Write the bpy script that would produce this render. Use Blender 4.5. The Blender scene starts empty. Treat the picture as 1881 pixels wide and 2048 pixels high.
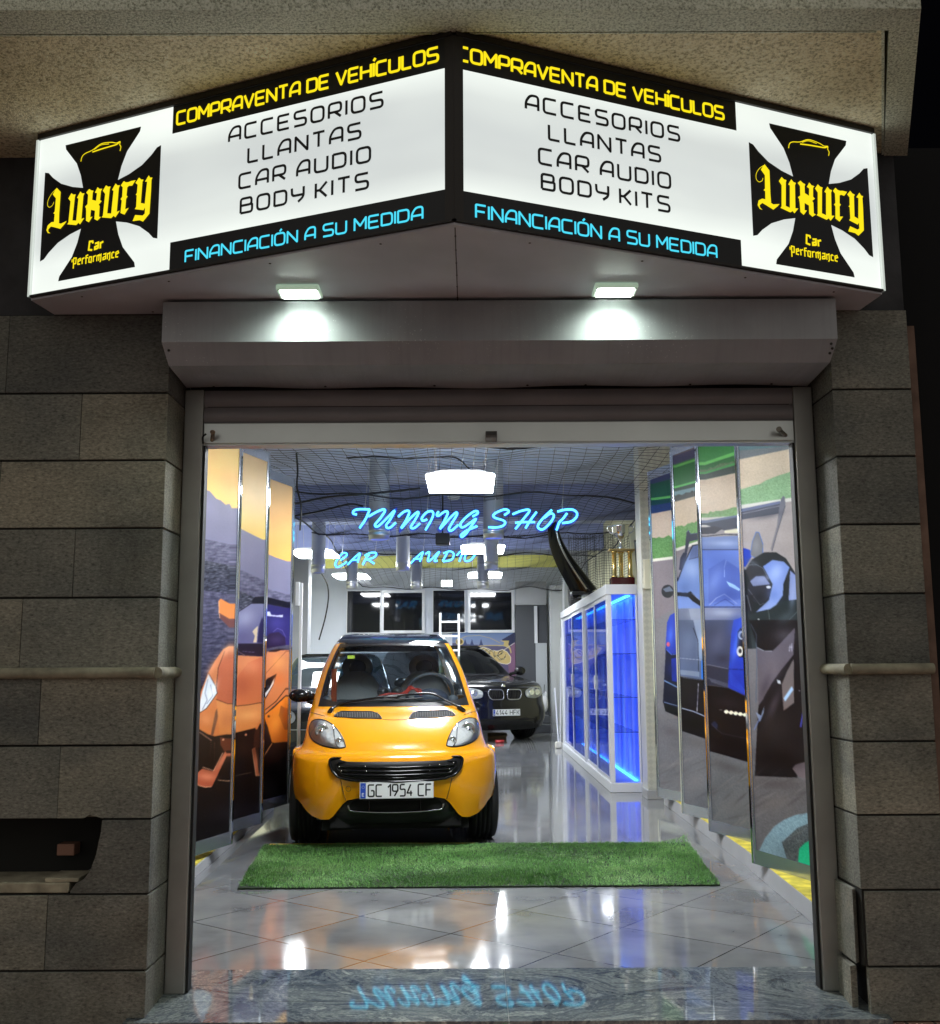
import bpy, bmesh, math, random
import numpy as np
from math import sin, cos, pi, radians, sqrt, atan2, hypot
from mathutils import Vector, Matrix
from mathutils.geometry import delaunay_2d_cdt
random.seed(7); RNG = np.random.default_rng(11)
SC = bpy.context.scene
COL = SC.collection

# ------------------------------------------------------------------ camera
CAM = np.array([0.0, -4.45, 1.265])
PITCH, ROLL, FPX = radians(8.43), radians(0.3), 2100.0
_fw = np.array([0, cos(PITCH), sin(PITCH)]); _u0 = np.array([0, -sin(PITCH), cos(PITCH)]); _r0 = np.array([1.0, 0, 0])
_rt = _r0*cos(ROLL) - _u0*sin(ROLL); _up = _r0*sin(ROLL) + _u0*cos(ROLL)
cd = bpy.data.cameras.new('camera'); co = bpy.data.objects.new('camera', cd); COL.objects.link(co)
cd.sensor_fit = 'VERTICAL'; cd.sensor_height = 36.0; cd.lens = FPX/2048*36.0
cd.clip_start = 0.05; cd.clip_end = 300
M = Matrix(((_rt[0], _up[0], -_fw[0], CAM[0]), (_rt[1], _up[1], -_fw[1], CAM[1]), (_rt[2], _up[2], -_fw[2], CAM[2]), (0, 0, 0, 1)))
co.matrix_world = M
SC.camera = co

# ------------------------------------------------------------------ world: night, faint glow of the street behind the camera
w = bpy.data.worlds.new('World'); SC.world = w; w.use_nodes = True
nt = w.node_tree; nt.nodes.clear()
out = nt.nodes.new('ShaderNodeOutputWorld'); bg = nt.nodes.new('ShaderNodeBackground')
tc = nt.nodes.new('ShaderNodeTexCoord'); sx = nt.nodes.new('ShaderNodeSeparateXYZ'); mr = nt.nodes.new('ShaderNodeMapRange')
mr.inputs['From Min'].default_value = 0.05; mr.inputs['From Max'].default_value = -0.6
mr.inputs['To Min'].default_value = 0.0; mr.inputs['To Max'].default_value = 1.0
mx = nt.nodes.new('ShaderNodeMix'); mx.data_type = 'RGBA'
mx.inputs['A'].default_value = (0.0006, 0.0006, 0.0009, 1); mx.inputs['B'].default_value = (1.0, 0.93, 0.80, 1)
nt.links.new(tc.outputs['Generated'], sx.inputs[0]); nt.links.new(sx.outputs['Y'], mr.inputs['Value'])
nt.links.new(mr.outputs[0], mx.inputs['Factor']); nt.links.new(mx.outputs['Result'], bg.inputs[0]); nt.links.new(bg.outputs[0], out.inputs[0])
WORLD_STRENGTH = 0.26
bg.inputs[1].default_value = 1.0
mx.inputs['B'].default_value = (WORLD_STRENGTH, 0.96*WORLD_STRENGTH, 0.88*WORLD_STRENGTH, 1)
SC.view_settings.view_transform = 'Standard'; SC.view_settings.look = 'None'
SC.view_settings.exposure = 0.58; SC.view_settings.gamma = 1.0
SC.render.engine = 'CYCLES'
SC.cycles.use_denoising = True
SC.cycles.max_bounces = 8; SC.cycles.diffuse_bounces = 4; SC.cycles.glossy_bounces = 4
SC.cycles.transmission_bounces = 6; SC.cycles.transparent_max_bounces = 16
SC.cycles.sample_clamp_indirect = 6.0
SC.cycles.caustics_reflective = False; SC.cycles.caustics_refractive = False
L_SIGN, L_SPOT, L_ROOM, L_NEON, L_BLUE = 0.68, 120.0, 46.0, 2.0, 3.6

# ------------------------------------------------------------------ measuring helpers (photo pixel -> point on a known plane)
def ray(px, py): return _fw + _rt*(px-940.5)/FPX - _up*(py-1024)/FPX
def aty(px, py, y): d = ray(px, py); return CAM + d*(y-CAM[1])/d[1]
def atz(px, py, z): d = ray(px, py); return CAM + d*(z-CAM[2])/d[2]
def proj(P):
    v = np.asarray(P, float) - CAM; z = v@_fw
    return np.stack([940.5 + FPX*(v@_rt)/z, 1024 - FPX*(v@_up)/z], -1)

# ------------------------------------------------------------------ materials
def srgb(*c):
    return tuple(((v/255)/12.92 if v/255 <= 0.04045 else ((v/255+0.055)/1.055)**2.4) for v in c)
MATS = {}
def mat(name, col=(0.5,0.5,0.5), rough=0.5, metal=0.0, emit=None, estr=0.0, noise=None, bump=None, spec=0.5, coat=0.0, trans=0.0, ior=1.45, alpha=1.0):
    """noise=(scale, amount, detail): value variation; bump=(scale, strength, distance)"""
    if name in MATS: return MATS[name]
    m = bpy.data.materials.new(name); m.use_nodes = True; MATS[name] = m
    n = m.node_tree; b = n.nodes['Principled BSDF']
    b.inputs['Base Color'].default_value = (*col, 1); b.inputs['Roughness'].default_value = rough
    b.inputs['Metallic'].default_value = metal; b.inputs['Specular IOR Level'].default_value = spec
    b.inputs['Coat Weight'].default_value = coat; b.inputs['Coat Roughness'].default_value = 0.03
    b.inputs['Transmission Weight'].default_value = trans; b.inputs['IOR'].default_value = ior; b.inputs['Alpha'].default_value = alpha
    if emit is not None:
        b.inputs['Emission Color'].default_value = (*emit, 1); b.inputs['Emission Strength'].default_value = estr
    if noise or bump:
        t = n.nodes.new('ShaderNodeTexCoord')
    if noise:
        ns = n.nodes.new('ShaderNodeTexNoise'); ns.inputs['Scale'].default_value = noise[0]; ns.inputs['Detail'].default_value = noise[2] if len(noise) > 2 else 4
        n.links.new(t.outputs['Object'], ns.inputs['Vector'])
        r = n.nodes.new('ShaderNodeMapRange'); r.inputs['From Min'].default_value = 0.3; r.inputs['From Max'].default_value = 0.7
        r.inputs['To Min'].default_value = 1-noise[1]; r.inputs['To Max'].default_value = 1+noise[1]
        n.links.new(ns.outputs[0], r.inputs['Value'])
        mm = n.nodes.new('ShaderNodeMix'); mm.data_type = 'RGBA'; mm.blend_type = 'MULTIPLY'; mm.inputs['Factor'].default_value = 1
        mm.inputs['A'].default_value = (*col, 1); n.links.new(r.outputs[0], mm.inputs['B']); n.links.new(mm.outputs['Result'], b.inputs['Base Color'])
    if bump:
        nb = n.nodes.new('ShaderNodeTexNoise'); nb.inputs['Scale'].default_value = bump[0]; nb.inputs['Detail'].default_value = 5
        n.links.new(t.outputs['Object'], nb.inputs['Vector'])
        bp = n.nodes.new('ShaderNodeBump'); bp.inputs['Strength'].default_value = bump[1]; bp.inputs['Distance'].default_value = bump[2] if len(bump) > 2 else 0.01
        n.links.new(nb.outputs[0], bp.inputs['Height']); n.links.new(bp.outputs[0], b.inputs['Normal'])
    return m
def emat(name, col, strength):
    if name in MATS: return MATS[name]
    m = bpy.data.materials.new(name); m.use_nodes = True; MATS[name] = m
    n = m.node_tree; n.nodes.clear()
    o = n.nodes.new('ShaderNodeOutputMaterial'); e = n.nodes.new('ShaderNodeEmission')
    e.inputs[0].default_value = (*col, 1); e.inputs[1].default_value = strength; n.links.new(e.outputs[0], o.inputs[0])
    return m
def clear_glass(name, tint=(0.9,0.95,1.0), refl=1.0, rough=0.0, dark=1.0):
    """thin pane: transparent tint + mirror by Fresnel"""
    if name in MATS: return MATS[name]
    m = bpy.data.materials.new(name); m.use_nodes = True; MATS[name] = m
    n = m.node_tree; n.nodes.clear()
    o = n.nodes.new('ShaderNodeOutputMaterial'); t = n.nodes.new('ShaderNodeBsdfTransparent'); g = n.nodes.new('ShaderNodeBsdfGlossy')
    t.inputs[0].default_value = (*[c*dark for c in tint], 1); g.inputs['Roughness'].default_value = rough
    f = n.nodes.new('ShaderNodeFresnel'); f.inputs[0].default_value = 1.5
    k = n.nodes.new('ShaderNodeMath'); k.operation = 'MULTIPLY'; k.inputs[1].default_value = refl; k.use_clamp = True
    mi = n.nodes.new('ShaderNodeMixShader')
    n.links.new(f.outputs[0], k.inputs[0]); n.links.new(k.outputs[0], mi.inputs[0]); n.links.new(t.outputs[0], mi.inputs[1]); n.links.new(g.outputs[0], mi.inputs[2]); n.links.new(mi.outputs[0], o.inputs[0])
    return m
def N(m): return m.node_tree.nodes, m.node_tree.links, m.node_tree.nodes['Principled BSDF']
def ramp(nodes, stops):
    r = nodes.new('ShaderNodeValToRGB'); e = r.color_ramp.elements
    while len(e) < len(stops): e.new(0.5)
    for el, (p, c) in zip(e, stops): el.position = p; el.color = (*c, 1)
    return r

# ------------------------------------------------------------------ objects
def thing(name, label, cat, loc=(0,0,0), group=None, rotz=0.0):
    o = bpy.data.objects.new(name, None); COL.objects.link(o)
    o.empty_display_size = 0.1
    o.location = loc; o.rotation_euler = (0, 0, rotz); o['label'] = label; o['category'] = cat
    if group: o['group'] = group
    return o
def tag(o, label, cat, group=None, kind=None):
    if label: o['label'] = label
    if cat: o['category'] = cat
    if group: o['group'] = group
    if kind: o['kind'] = kind
    return o
def dup(root, loc=None, label=None, rotz=None):
    r = root.copy(); COL.objects.link(r)
    if loc is not None: r.location = loc
    if rotz is not None: r.rotation_euler = (0, 0, rotz)
    if label: r['label'] = label
    def kids(o, p):
        for ch in list(o.children):
            c = ch.copy(); COL.objects.link(c); c.parent = p; kids(ch, c)
    src = list(root.children)
    for ch in src:
        c = ch.copy(); COL.objects.link(c); c.parent = r
        for g in list(ch.children):
            d = g.copy(); COL.objects.link(d); d.parent = c
    return r
def wofs(p):
    """world location of an (unrotated) parent chain"""
    v = Vector((0,0,0))
    while p is not None: v += Vector(p.location); p = p.parent
    return v
class MB:
    def __init__(s): s.v = []; s.f = []; s.m = []; s.cm = 0; s.sm = []; s.cs = False
    def add(s, vs, fs):
        o = len(s.v); s.v += [tuple(map(float, p)) for p in vs]
        for f in fs: s.f.append(tuple(i+o for i in f)); s.m.append(s.cm); s.sm.append(s.cs)
        return s
    def box(s, x0, y0, z0, x1, y1, z1):
        return s.add([(x0,y0,z0),(x1,y0,z0),(x1,y1,z0),(x0,y1,z0),(x0,y0,z1),(x1,y0,z1),(x1,y1,z1),(x0,y1,z1)],
                     [(0,3,2,1),(4,5,6,7),(0,1,5,4),(1,2,6,5),(2,3,7,6),(3,0,4,7)])
    def bbox(s, x0, y0, z0, x1, y1, z1, b=0.004):
        """bevelled box"""
        bm = bmesh.new(); r = bmesh.ops.create_cube(bm, size=1)
        for v in bm.verts: v.co = ((x0+x1)/2 + v.co.x*abs(x1-x0), (y0+y1)/2 + v.co.y*abs(y1-y0), (z0+z1)/2 + v.co.z*abs(z1-z0))
        bmesh.ops.bevel(bm, geom=bm.edges[:], offset=b, segments=2, profile=0.5, affect='EDGES', clamp_overlap=True)
        bm.verts.index_update()
        s.add([v.co[:] for v in bm.verts], [[v.index for v in f.verts] for f in bm.faces]); bm.free(); return s
    def prism(s, pts, axis, a, b):
        """polygon extruded along axis ('x','y','z') from a to b; pts are the other two coordinates in order"""
        n = len(pts)
        def P(p, t):
            return {'x': (t, p[0], p[1]), 'y': (p[0], t, p[1]), 'z': (p[0], p[1], t)}[axis]
        vs = [P(p, a) for p in pts] + [P(p, b) for p in pts]
        fs = [tuple(range(n))[::-1], tuple(range(n, 2*n))] + [(i, (i+1) % n, n+(i+1) % n, n+i) for i in range(n)]
        return s.add(vs, fs)
    def cyl(s, p0, p1, r0, r1=None, n=16, caps=True):
        r1 = r0 if r1 is None else r1
        p0, p1 = Vector(p0), Vector(p1); d = (p1-p0).normalized()
        a = d.orthogonal().normalized(); b = d.cross(a)
        vs = []
        for p, r in ((p0, r0), (p1, r1)):
            for k in range(n):
                t = 2*pi*k/n; vs.append(p + (a*cos(t)+b*sin(t))*r)
        fs = [(k, (k+1) % n, n+(k+1) % n, n+k) for k in range(n)]
        old = s.cs; s.cs = True; s.add(vs, fs); s.cs = old
        if caps: s.add(vs, [tuple(range(n))[::-1], tuple(range(n, 2*n))])
        return s
    def tube(s, path, r, n=8, closed=False, caps=True):
        P = [Vector(p) for p in path]; m = len(P)
        if m < 2: return s
        rs = r if hasattr(r, '__len__') else [r]*m
        vs = []; a = None
        for i in range(m):
            t = (P[min(i+1, m-1)] - P[max(i-1, 0)])
            if closed: t = P[(i+1) % m] - P[(i-1) % m]
            if t.length < 1e-9: t = Vector((0,0,1))
            t.normalize()
            if a is None: a = t.orthogonal().normalized()
            else:
                a = a - t*a.dot(t)
                a = a.normalized() if a.length > 1e-6 else t.orthogonal().normalized()
            b = t.cross(a)
            for k in range(n):
                q = 2*pi*k/n; vs.append(P[i] + (a*cos(q)+b*sin(q))*rs[i])
        fs = []
        for i in range(m if closed else m-1):
            j = (i+1) % m
            for k in range(n): fs.append((i*n+k, i*n+(k+1) % n, j*n+(k+1) % n, j*n+k))
        old = s.cs; s.cs = True; s.add(vs, fs); s.cs = old
        if caps and not closed: s.add([vs[k] for k in range(n)], [tuple(range(n))[::-1]]); s.add([vs[(m-1)*n+k] for k in range(n)], [tuple(range(n))])
        return s
    def lathe(s, prof, c=(0,0,0), axis='z', n=24):
        """prof: list of (r, h)"""
        vs = []
        for r, h in prof:
            for k in range(n):
                t = 2*pi*k/n; x, y = r*cos(t), r*sin(t)
                p = {'z': (x, y, h), 'y': (x, h, y), 'x': (h, x, y)}[axis]
                vs.append((c[0]+p[0], c[1]+p[1], c[2]+p[2]))
        fs = []
        for i in range(len(prof)-1):
            for k in range(n): fs.append((i*n+k, i*n+(k+1) % n, (i+1)*n+(k+1) % n, (i+1)*n+k))
        old = s.cs; s.cs = True; s.add(vs, fs); s.cs = old
        return s
    def quad(s, a, b, c, d): return s.add([a, b, c, d], [(0,1,2,3)])
    def ell(s, c, r, n=16, m=10):
        vs = []; 
        for i in range(m+1):
            f = pi*i/m
            for k in range(n):
                t = 2*pi*k/n; vs.append((c[0]+r[0]*sin(f)*cos(t), c[1]+r[1]*sin(f)*sin(t), c[2]+r[2]*cos(f)))
        fs = [(i*n+k, (i+1)*n+k, (i+1)*n+(k+1) % n, i*n+(k+1) % n) for i in range(m) for k in range(n)]
        old = s.cs; s.cs = True; s.add(vs, fs); s.cs = old
        return s
    def build(s, name, mats, parent=None, world=True, fixn=True):
        me = bpy.data.meshes.new(name); me.from_pydata(s.v, [], s.f)
        for m in (mats if isinstance(mats, (list, tuple)) else [mats]): me.materials.append(m)
        me.polygons.foreach_set('material_index', s.m); me.polygons.foreach_set('use_smooth', s.sm)
        if fixn:
            bm = bmesh.new(); bm.from_mesh(me); bmesh.ops.recalc_face_normals(bm, faces=bm.faces[:]); bm.to_mesh(me); bm.free()
        me.update()
        o = bpy.data.objects.new(name, me); COL.objects.link(o)
        if parent is not None:
            o.parent = parent
            if world: o.location = -wofs(parent)
        return o
def smooth_path(pts, n=6, closed=False):
    P = [np.array(p, float) for p in pts]; m = len(P); out = []
    R = range(m) if closed else range(m-1)
    for i in R:
        p0 = P[(i-1) % m] if closed or i > 0 else 2*P[0]-P[1]
        p1, p2 = P[i], P[(i+1) % m]
        p3 = P[(i+2) % m] if closed or i+2 < m else 2*P[m-1]-P[m-2]
        for k in range(n):
            t = k/n
            out.append(0.5*((2*p1)+(-p0+p2)*t+(2*p0-5*p1+4*p2-p3)*t*t+(-p0+3*p1-3*p2+p3)*t**3))
    if not closed: out.append(P[-1])
    return out
def round_path(pts, r, n=5, closed=False):
    P = [np.array(p, float) for p in pts]; m = len(P); out = []
    for i in range(m):
        if not closed and i in (0, m-1): out.append(P[i]); continue
        a, b, c = P[(i-1) % m], P[i], P[(i+1) % m]
        la, lc = np.linalg.norm(a-b), np.linalg.norm(c-b)
        rr = min(r, la*0.48, lc*0.48)
        if rr < 1e-6: out.append(b); continue
        s, e = b+(a-b)/la*rr, b+(c-b)/lc*rr
        for k in range(n+1):
            t = k/n; out.append((1-t)**2*s + 2*t*(1-t)*b + t*t*e)
    return out
def ribbon2d(path, w, closed=False):
    """list of quads (2d) along a polyline, mitred"""
    P = [np.array(p[:2], float) for p in path]
    Q = [P[0]]
    for p in P[1:]:
        if np.linalg.norm(p-Q[-1]) > 1e-6: Q.append(p)
    P = Q; m = len(P); L = []; R = []
    for i in range(m):
        def nrm(a, b):
            d = b-a; d = d/np.linalg.norm(d); return np.array([-d[1], d[0]])
        if closed: n1, n2 = nrm(P[i-1], P[i]), nrm(P[i], P[(i+1) % m])
        else:
            n1 = nrm(P[i-1], P[i]) if i > 0 else nrm(P[0], P[1]); n2 = nrm(P[i], P[i+1]) if i < m-1 else n1
        b = n1+n2; lb = np.linalg.norm(b); b = b/lb if lb > 1e-6 else n1
        k = min(1/max(0.3, b@n1), 2.2)
        L.append(P[i]+b*w/2*k); R.append(P[i]-b*w/2*k)
    return [(L[i], R[i], R[(i+1) % m], L[(i+1) % m]) for i in range(m if closed else m-1)]
# ================================================================== STROKE LETTERS
def glyph(ch):
    """techno capitals on a cell of height 1: width, [(points, closed, corner radius)]"""
    W = 0.92; r = 0.24
    G = {
     'A': (W, [([(0,0),(0,0.52),(0.34,1),(W,1),(W,0)], 0, r), ([(0,0.33),(W,0.33)], 0, 0)]),
     'B': (W, [([(0,0),(0,1),(0.86,1),(0.86,0.52),(0,0.52)], 0, 0.2), ([(0.8,0.52),(W,0.52),(W,0),(0,0)], 0, 0.2)]),
     'C': (W, [([(W,1),(0,1),(0,0),(W,0)], 0, r)]),
     'c': (W, [([(W,1),(0.36,1)], 0, 0), ([(0.36,0),(W,0)], 0, 0)]),
     'D': (W, [([(0,0),(0,1)], 0, 0), ([(0,0.97),(W,0.97),(W,0.03),(0,0.03)], 0, 0.3)]),
     'E': (W*0.95, [([(W*0.95,1),(0,1),(0,0),(W*0.95,0)], 0, 0.14), ([(0,0.5),(W*0.86,0.5)], 0, 0)]),
     'F': (W*0.9, [([(W*0.9,1),(0,1),(0,0)], 0, 0.1), ([(0,0.5),(W*0.8,0.5)], 0, 0)]),
     'G': (W, [([(W,1),(0,1),(0,0),(W,0),(W,0.5),(0.45,0.5)], 0, r)]),
     'H': (W, [([(0,0),(0,1)], 0, 0), ([(W,0),(W,1)], 0, 0), ([(0,0.5),(W,0.5)], 0, 0)]),
     'I': (0.0, [([(0,0),(0,1)], 0, 0)]),
     'K': (W*0.9, [([(0,0),(0,1)], 0, 0), ([(0,0.5),(0.3,0.5),(W*0.9,1)], 0, 0.1), ([(0.3,0.5),(W*0.9,0)], 0, 0)]),
     'L': (W*0.85, [([(0,1),(0,0),(W*0.85,0)], 0, 0.12)]),
     'M': (W*1.1, [([(0,0),(0,1),(W*0.55,0.35),(W*1.1,1),(W*1.1,0)], 0, 0.04)]),
     'N': (W, [([(0,0),(0,1),(W,0),(W,1)], 0, 0.04)]),
     'O': (W*1.02, [([(0,0),(0,1),(W*1.02,1),(W*1.02,0)], 1, 0.3)]),
     'P': (W*0.95, [([(0,0),(0,1),(W*0.95,1),(W*0.95,0.38),(0,0.38)], 0, r)]),
     'R': (W, [([(0,0),(0,1),(W,1),(W,0.38),(0.02,0.38)], 0, r), ([(0.45,0.38),(W,0)], 0, 0)]),
     'S': (W, [([(W,1),(0.02,1),(0.02,0.52),(W,0.48),(W,0),(0,0)], 0, 0.22)]),
     'T': (W*0.95, [([(0,1),(W*0.95,1)], 0, 0), ([(W*0.475,1),(W*0.475,0)], 0, 0)]),
     'U': (W, [([(0,1),(0,0),(W,0),(W,1)], 0, r)]),
     'V': (W, [([(0,1),(W/2,0),(W,1)], 0, 0.04)]),
     'X': (W, [([(0,0),(W,1)], 0, 0), ([(0,1),(W,0)], 0, 0)]),
     'Y': (W, [([(0,1),(0.03,0.46),(W,0.46)], 0, 0.22), ([(W,1),(W,0.3),(0.5,0)], 0, 0.22)]),
     '1': (0.42, [([(0,0.76),(0.42,1),(0.42,0)], 0, 0.02)]),
     '4': (W*0.9, [([(W*0.62,1),(0,0.25),(W*0.9,0.25)], 0, 0.03), ([(W*0.66,0.45),(W*0.66,0)], 0, 0)]),
     '5': (W*0.9, [([(W*0.85,1),(0.08,1),(0.05,0.56),(W*0.9,0.6),(W*0.9,0),(0,0)], 0, 0.25)]),
     '9': (W*0.92, [([(W*0.92,0.62),(W*0.92,0.42),(0,0.42),(0,1),(W*0.92,1),(W*0.92,0.5),(0.3,0)], 0, 0.3)]),
    }
    base = {'Í': 'I', 'Ó': 'O'}.get(ch)
    if base:
        w_, st = G[base]; return (w_, st + [([(w_/2-0.02,1.16),(w_/2+0.16,1.36)], 0, 0)])
    return G[ch]
def text_quads(s, x0, x1, z0, z1, sw, gap=0.3, space=0.55):
    """list (per stroke) of lists of 2d quads fitted to the box"""
    pen = 0; items = []
    for ch in s:
        if ch == ' ': pen += space; continue
        w_, st = glyph(ch); items.append((pen, st)); pen += w_+gap
    tot = pen-gap; H = z1-z0; kx = (x1-x0)/tot; out = []
    for p, st in items:
        for pts, closed, r in st:
            q = [(x0+(p+a)*kx, z0+b*H) for a, b in pts]
            q = round_path(q, r*min(H, kx), 5, bool(closed))
            out.append(ribbon2d(q, sw, bool(closed)))
    return out

# ================================================================== MATERIALS OF THE FRONT
def make_stone():
    m = mat('stone_cladding', (0.2,0.19,0.15), 0.85); n, l, b = N(m)
    t = n.new('ShaderNodeTexCoord'); mp = n.new('ShaderNodeMapping'); mp.inputs['Scale'].default_value = (1.0,1.0,2.2)
    l.new(t.outputs['Object'], mp.inputs[0])
    a = n.new('ShaderNodeTexNoise'); a.inputs['Scale'].default_value = 2.3; a.inputs['Detail'].default_value = 3
    c = n.new('ShaderNodeTexNoise'); c.inputs['Scale'].default_value = 60; c.inputs['Detail'].default_value = 6; c.inputs['Roughness'].default_value = 0.75
    l.new(mp.outputs[0], a.inputs['Vector']); l.new(mp.outputs[0], c.inputs['Vector'])
    r1 = ramp(n, [(0.3,(0.15,0.155,0.145)), (0.5,(0.205,0.205,0.18)), (0.72,(0.26,0.25,0.215))])
    r2 = ramp(n, [(0.30,(0.16,0.16,0.15)), (0.44,(0.75,0.75,0.75)), (0.56,(1.05,1.05,1.05)), (0.72,(1.75,1.75,1.7))])
    l.new(a.outputs[0], r1.inputs[0]); l.new(c.outputs[0], r2.inputs[0])
    mu = n.new('ShaderNodeMix'); mu.data_type = 'RGBA'; mu.blend_type = 'MULTIPLY'; mu.inputs['Factor'].default_value = 0.9
    l.new(r1.outputs[0], mu.inputs['A']); l.new(r2.outputs[0], mu.inputs['B'])
    ge = n.new('ShaderNodeNewGeometry'); ri = ramp(n, [(0.0,(0.60,0.61,0.63)), (0.3,(0.88,0.89,0.88)), (0.65,(1.05,1.05,1.02)), (1.0,(1.35,1.28,1.15))]); l.new(ge.outputs['Random Per Island'], ri.inputs[0])
    m3 = n.new('ShaderNodeMix'); m3.data_type = 'RGBA'; m3.blend_type = 'MULTIPLY'; m3.inputs['Factor'].default_value = 1
    l.new(mu.outputs['Result'], m3.inputs['A']); l.new(ri.outputs[0], m3.inputs['B'])
    st = n.new('ShaderNodeTexNoise'); st.inputs['Scale'].default_value = 1.1; st.inputs['Detail'].default_value = 8; st.inputs['Roughness'].default_value = 0.7; l.new(t.outputs['Object'], st.inputs['Vector'])
    rs = ramp(n, [(0.36,(0.55,0.52,0.48)), (0.5,(1,1,1)), (0.66,(1.0,0.98,0.94)), (0.74,(1.25,1.22,1.15))]); l.new(st.outputs[0], rs.inputs[0])
    m4 = n.new('ShaderNodeMix'); m4.data_type = 'RGBA'; m4.blend_type = 'MULTIPLY'; m4.inputs['Factor'].default_value = 0.8
    l.new(m3.outputs['Result'], m4.inputs['A']); l.new(rs.outputs[0], m4.inputs['B']); l.new(m4.outputs['Result'], b.inputs['Base Color'])
    bp = n.new('ShaderNodeBump'); bp.inputs['Strength'].default_value = 0.5; bp.inputs['Distance'].default_value = 0.004
    l.new(c.outputs[0], bp.inputs['Height']); l.new(bp.outputs[0], b.inputs['Normal'])
    return m
def make_stucco(name, c0, c1, c2, sc=70, bumpd=0.02):
    m = mat(name, c1, 0.95); n, l, b = N(m)
    t = n.new('ShaderNodeTexCoord'); a = n.new('ShaderNodeTexNoise'); a.inputs['Scale'].default_value = sc; a.inputs['Detail'].default_value = 4; a.inputs['Roughness'].default_value = 0.65
    g = n.new('ShaderNodeTexNoise'); g.inputs['Scale'].default_value = 2.0; g.inputs['Detail'].default_value = 3
    l.new(t.outputs['Object'], a.inputs['Vector']); l.new(t.outputs['Object'], g.inputs['Vector'])
    r = ramp(n, [(0.34,c0), (0.52,c1), (0.72,c2)]); l.new(a.outputs[0], r.inputs[0])
    r2 = ramp(n, [(0.3,(0.8,0.8,0.8)), (0.7,(1.1,1.1,1.08))]); l.new(g.outputs[0], r2.inputs[0])
    mu = n.new('ShaderNodeMix'); mu.data_type = 'RGBA'; mu.blend_type = 'MULTIPLY'; mu.inputs['Factor'].default_value = 1
    l.new(r.outputs[0], mu.inputs['A']); l.new(r2.outputs[0], mu.inputs['B']); l.new(mu.outputs['Result'], b.inputs['Base Color'])
    bp = n.new('ShaderNodeBump'); bp.inputs['Strength'].default_value = 0.8; bp.inputs['Distance'].default_value = bumpd
    l.new(a.outputs[0], bp.inputs['Height']); l.new(bp.outputs[0], b.inputs['Normal'])
    return m
STONE = make_stone()
STUCCO = make_stucco('stucco', (0.40,0.34,0.20), (0.95,0.84,0.57), (1.0,0.97,0.80), 80, 0.012)
STUCCO2 = make_stucco('stucco_border', (0.32,0.33,0.24), (0.80,0.82,0.66), (1.0,1.0,0.88), 110, 0.012)
DARKPL = mat('dark_plaster', (0.055,0.055,0.06), 0.9, noise=(6,0.3,5), bump=(40,0.3,0.01))
TRIMPL = mat('brown_plaster', (0.16,0.10,0.075), 0.9, noise=(8,0.35,5), bump=(50,0.4,0.01))
MORTAR = mat('mortar', (0.02,0.02,0.018), 0.95)
ALU = mat('aluminium', (0.60,0.63,0.62), 0.38, 0.9, noise=(3,0.07,3))
ALUD = mat('guide_metal', (0.36,0.36,0.34), 0.45, 0.7, noise=(5,0.10,4))
BOXP = mat('shutter_paint', (0.34,0.35,0.37), 0.5, 0.0, noise=(5,0.10,6), bump=(9,0.06,0.02))
def _specks(m):
    n, l, b = N(m); t = n.new('ShaderNodeTexCoord')
    v = n.new('ShaderNodeTexVoronoi'); v.inputs['Scale'].default_value = 70; l.new(t.outputs['Object'], v.inputs['Vector'])
    r = ramp(n, [(0.0,(1,1,1)), (0.13,(1,1,1)), (0.17,(0,0,0)), (1.0,(0,0,0))]); l.new(v.outputs['Distance'], r.inputs[0])
    k = n.new('ShaderNodeTexNoise'); k.inputs['Scale'].default_value = 2.6; k.inputs['Detail'].default_value = 2; l.new(t.outputs['Object'], k.inputs['Vector'])
    r2 = ramp(n, [(0.52,(0,0,0)), (0.66,(1,1,1))]); l.new(k.outputs[0], r2.inputs[0])
    mp = n.new('ShaderNodeMapping'); mp.inputs['Scale'].default_value = (30,1.2,1.2); l.new(t.outputs['Object'], mp.inputs[0])
    s_ = n.new('ShaderNodeTexNoise'); s_.inputs['Scale'].default_value = 1.6; s_.inputs['Detail'].default_value = 5; l.new(mp.outputs[0], s_.inputs['Vector'])
    r3 = ramp(n, [(0.30,(0.72,0.70,0.69)), (0.5,(1,1,1)), (0.68,(1.0,1.0,1.0)), (0.78,(1.22,1.22,1.24))]); l.new(s_.outputs[0], r3.inputs[0])
    old = b.inputs['Base Color'].links[0].from_socket
    m1 = n.new('ShaderNodeMix'); m1.data_type = 'RGBA'; m1.blend_type = 'MULTIPLY'; m1.inputs['Factor'].default_value = 0.22; l.new(old, m1.inputs['A']); l.new(r3.outputs[0], m1.inputs['B'])
    q = n.new('ShaderNodeMath'); q.operation = 'MULTIPLY'; l.new(r.outputs[0], q.inputs[0]); l.new(r2.outputs[0], q.inputs[1])
    m2 = n.new('ShaderNodeMix'); m2.data_type = 'RGBA'; l.new(q.outputs[0], m2.inputs['Factor']); l.new(m1.outputs['Result'], m2.inputs['A']); m2.inputs['B'].default_value = (0.62,0.62,0.62,1)
    l.new(m2.outputs['Result'], b.inputs['Base Color'])
_specks(BOXP)
SLATP = mat('slat_paint', (0.25,0.235,0.245), 0.45, 0.1, noise=(6,0.08,5))
BLACKRUB = mat('black_rubber', (0.01,0.01,0.01), 0.6)
CONC = mat('old_concrete', (0.33,0.30,0.22), 0.95, noise=(14,0.35,6), bump=(30,0.5,0.01))

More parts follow.
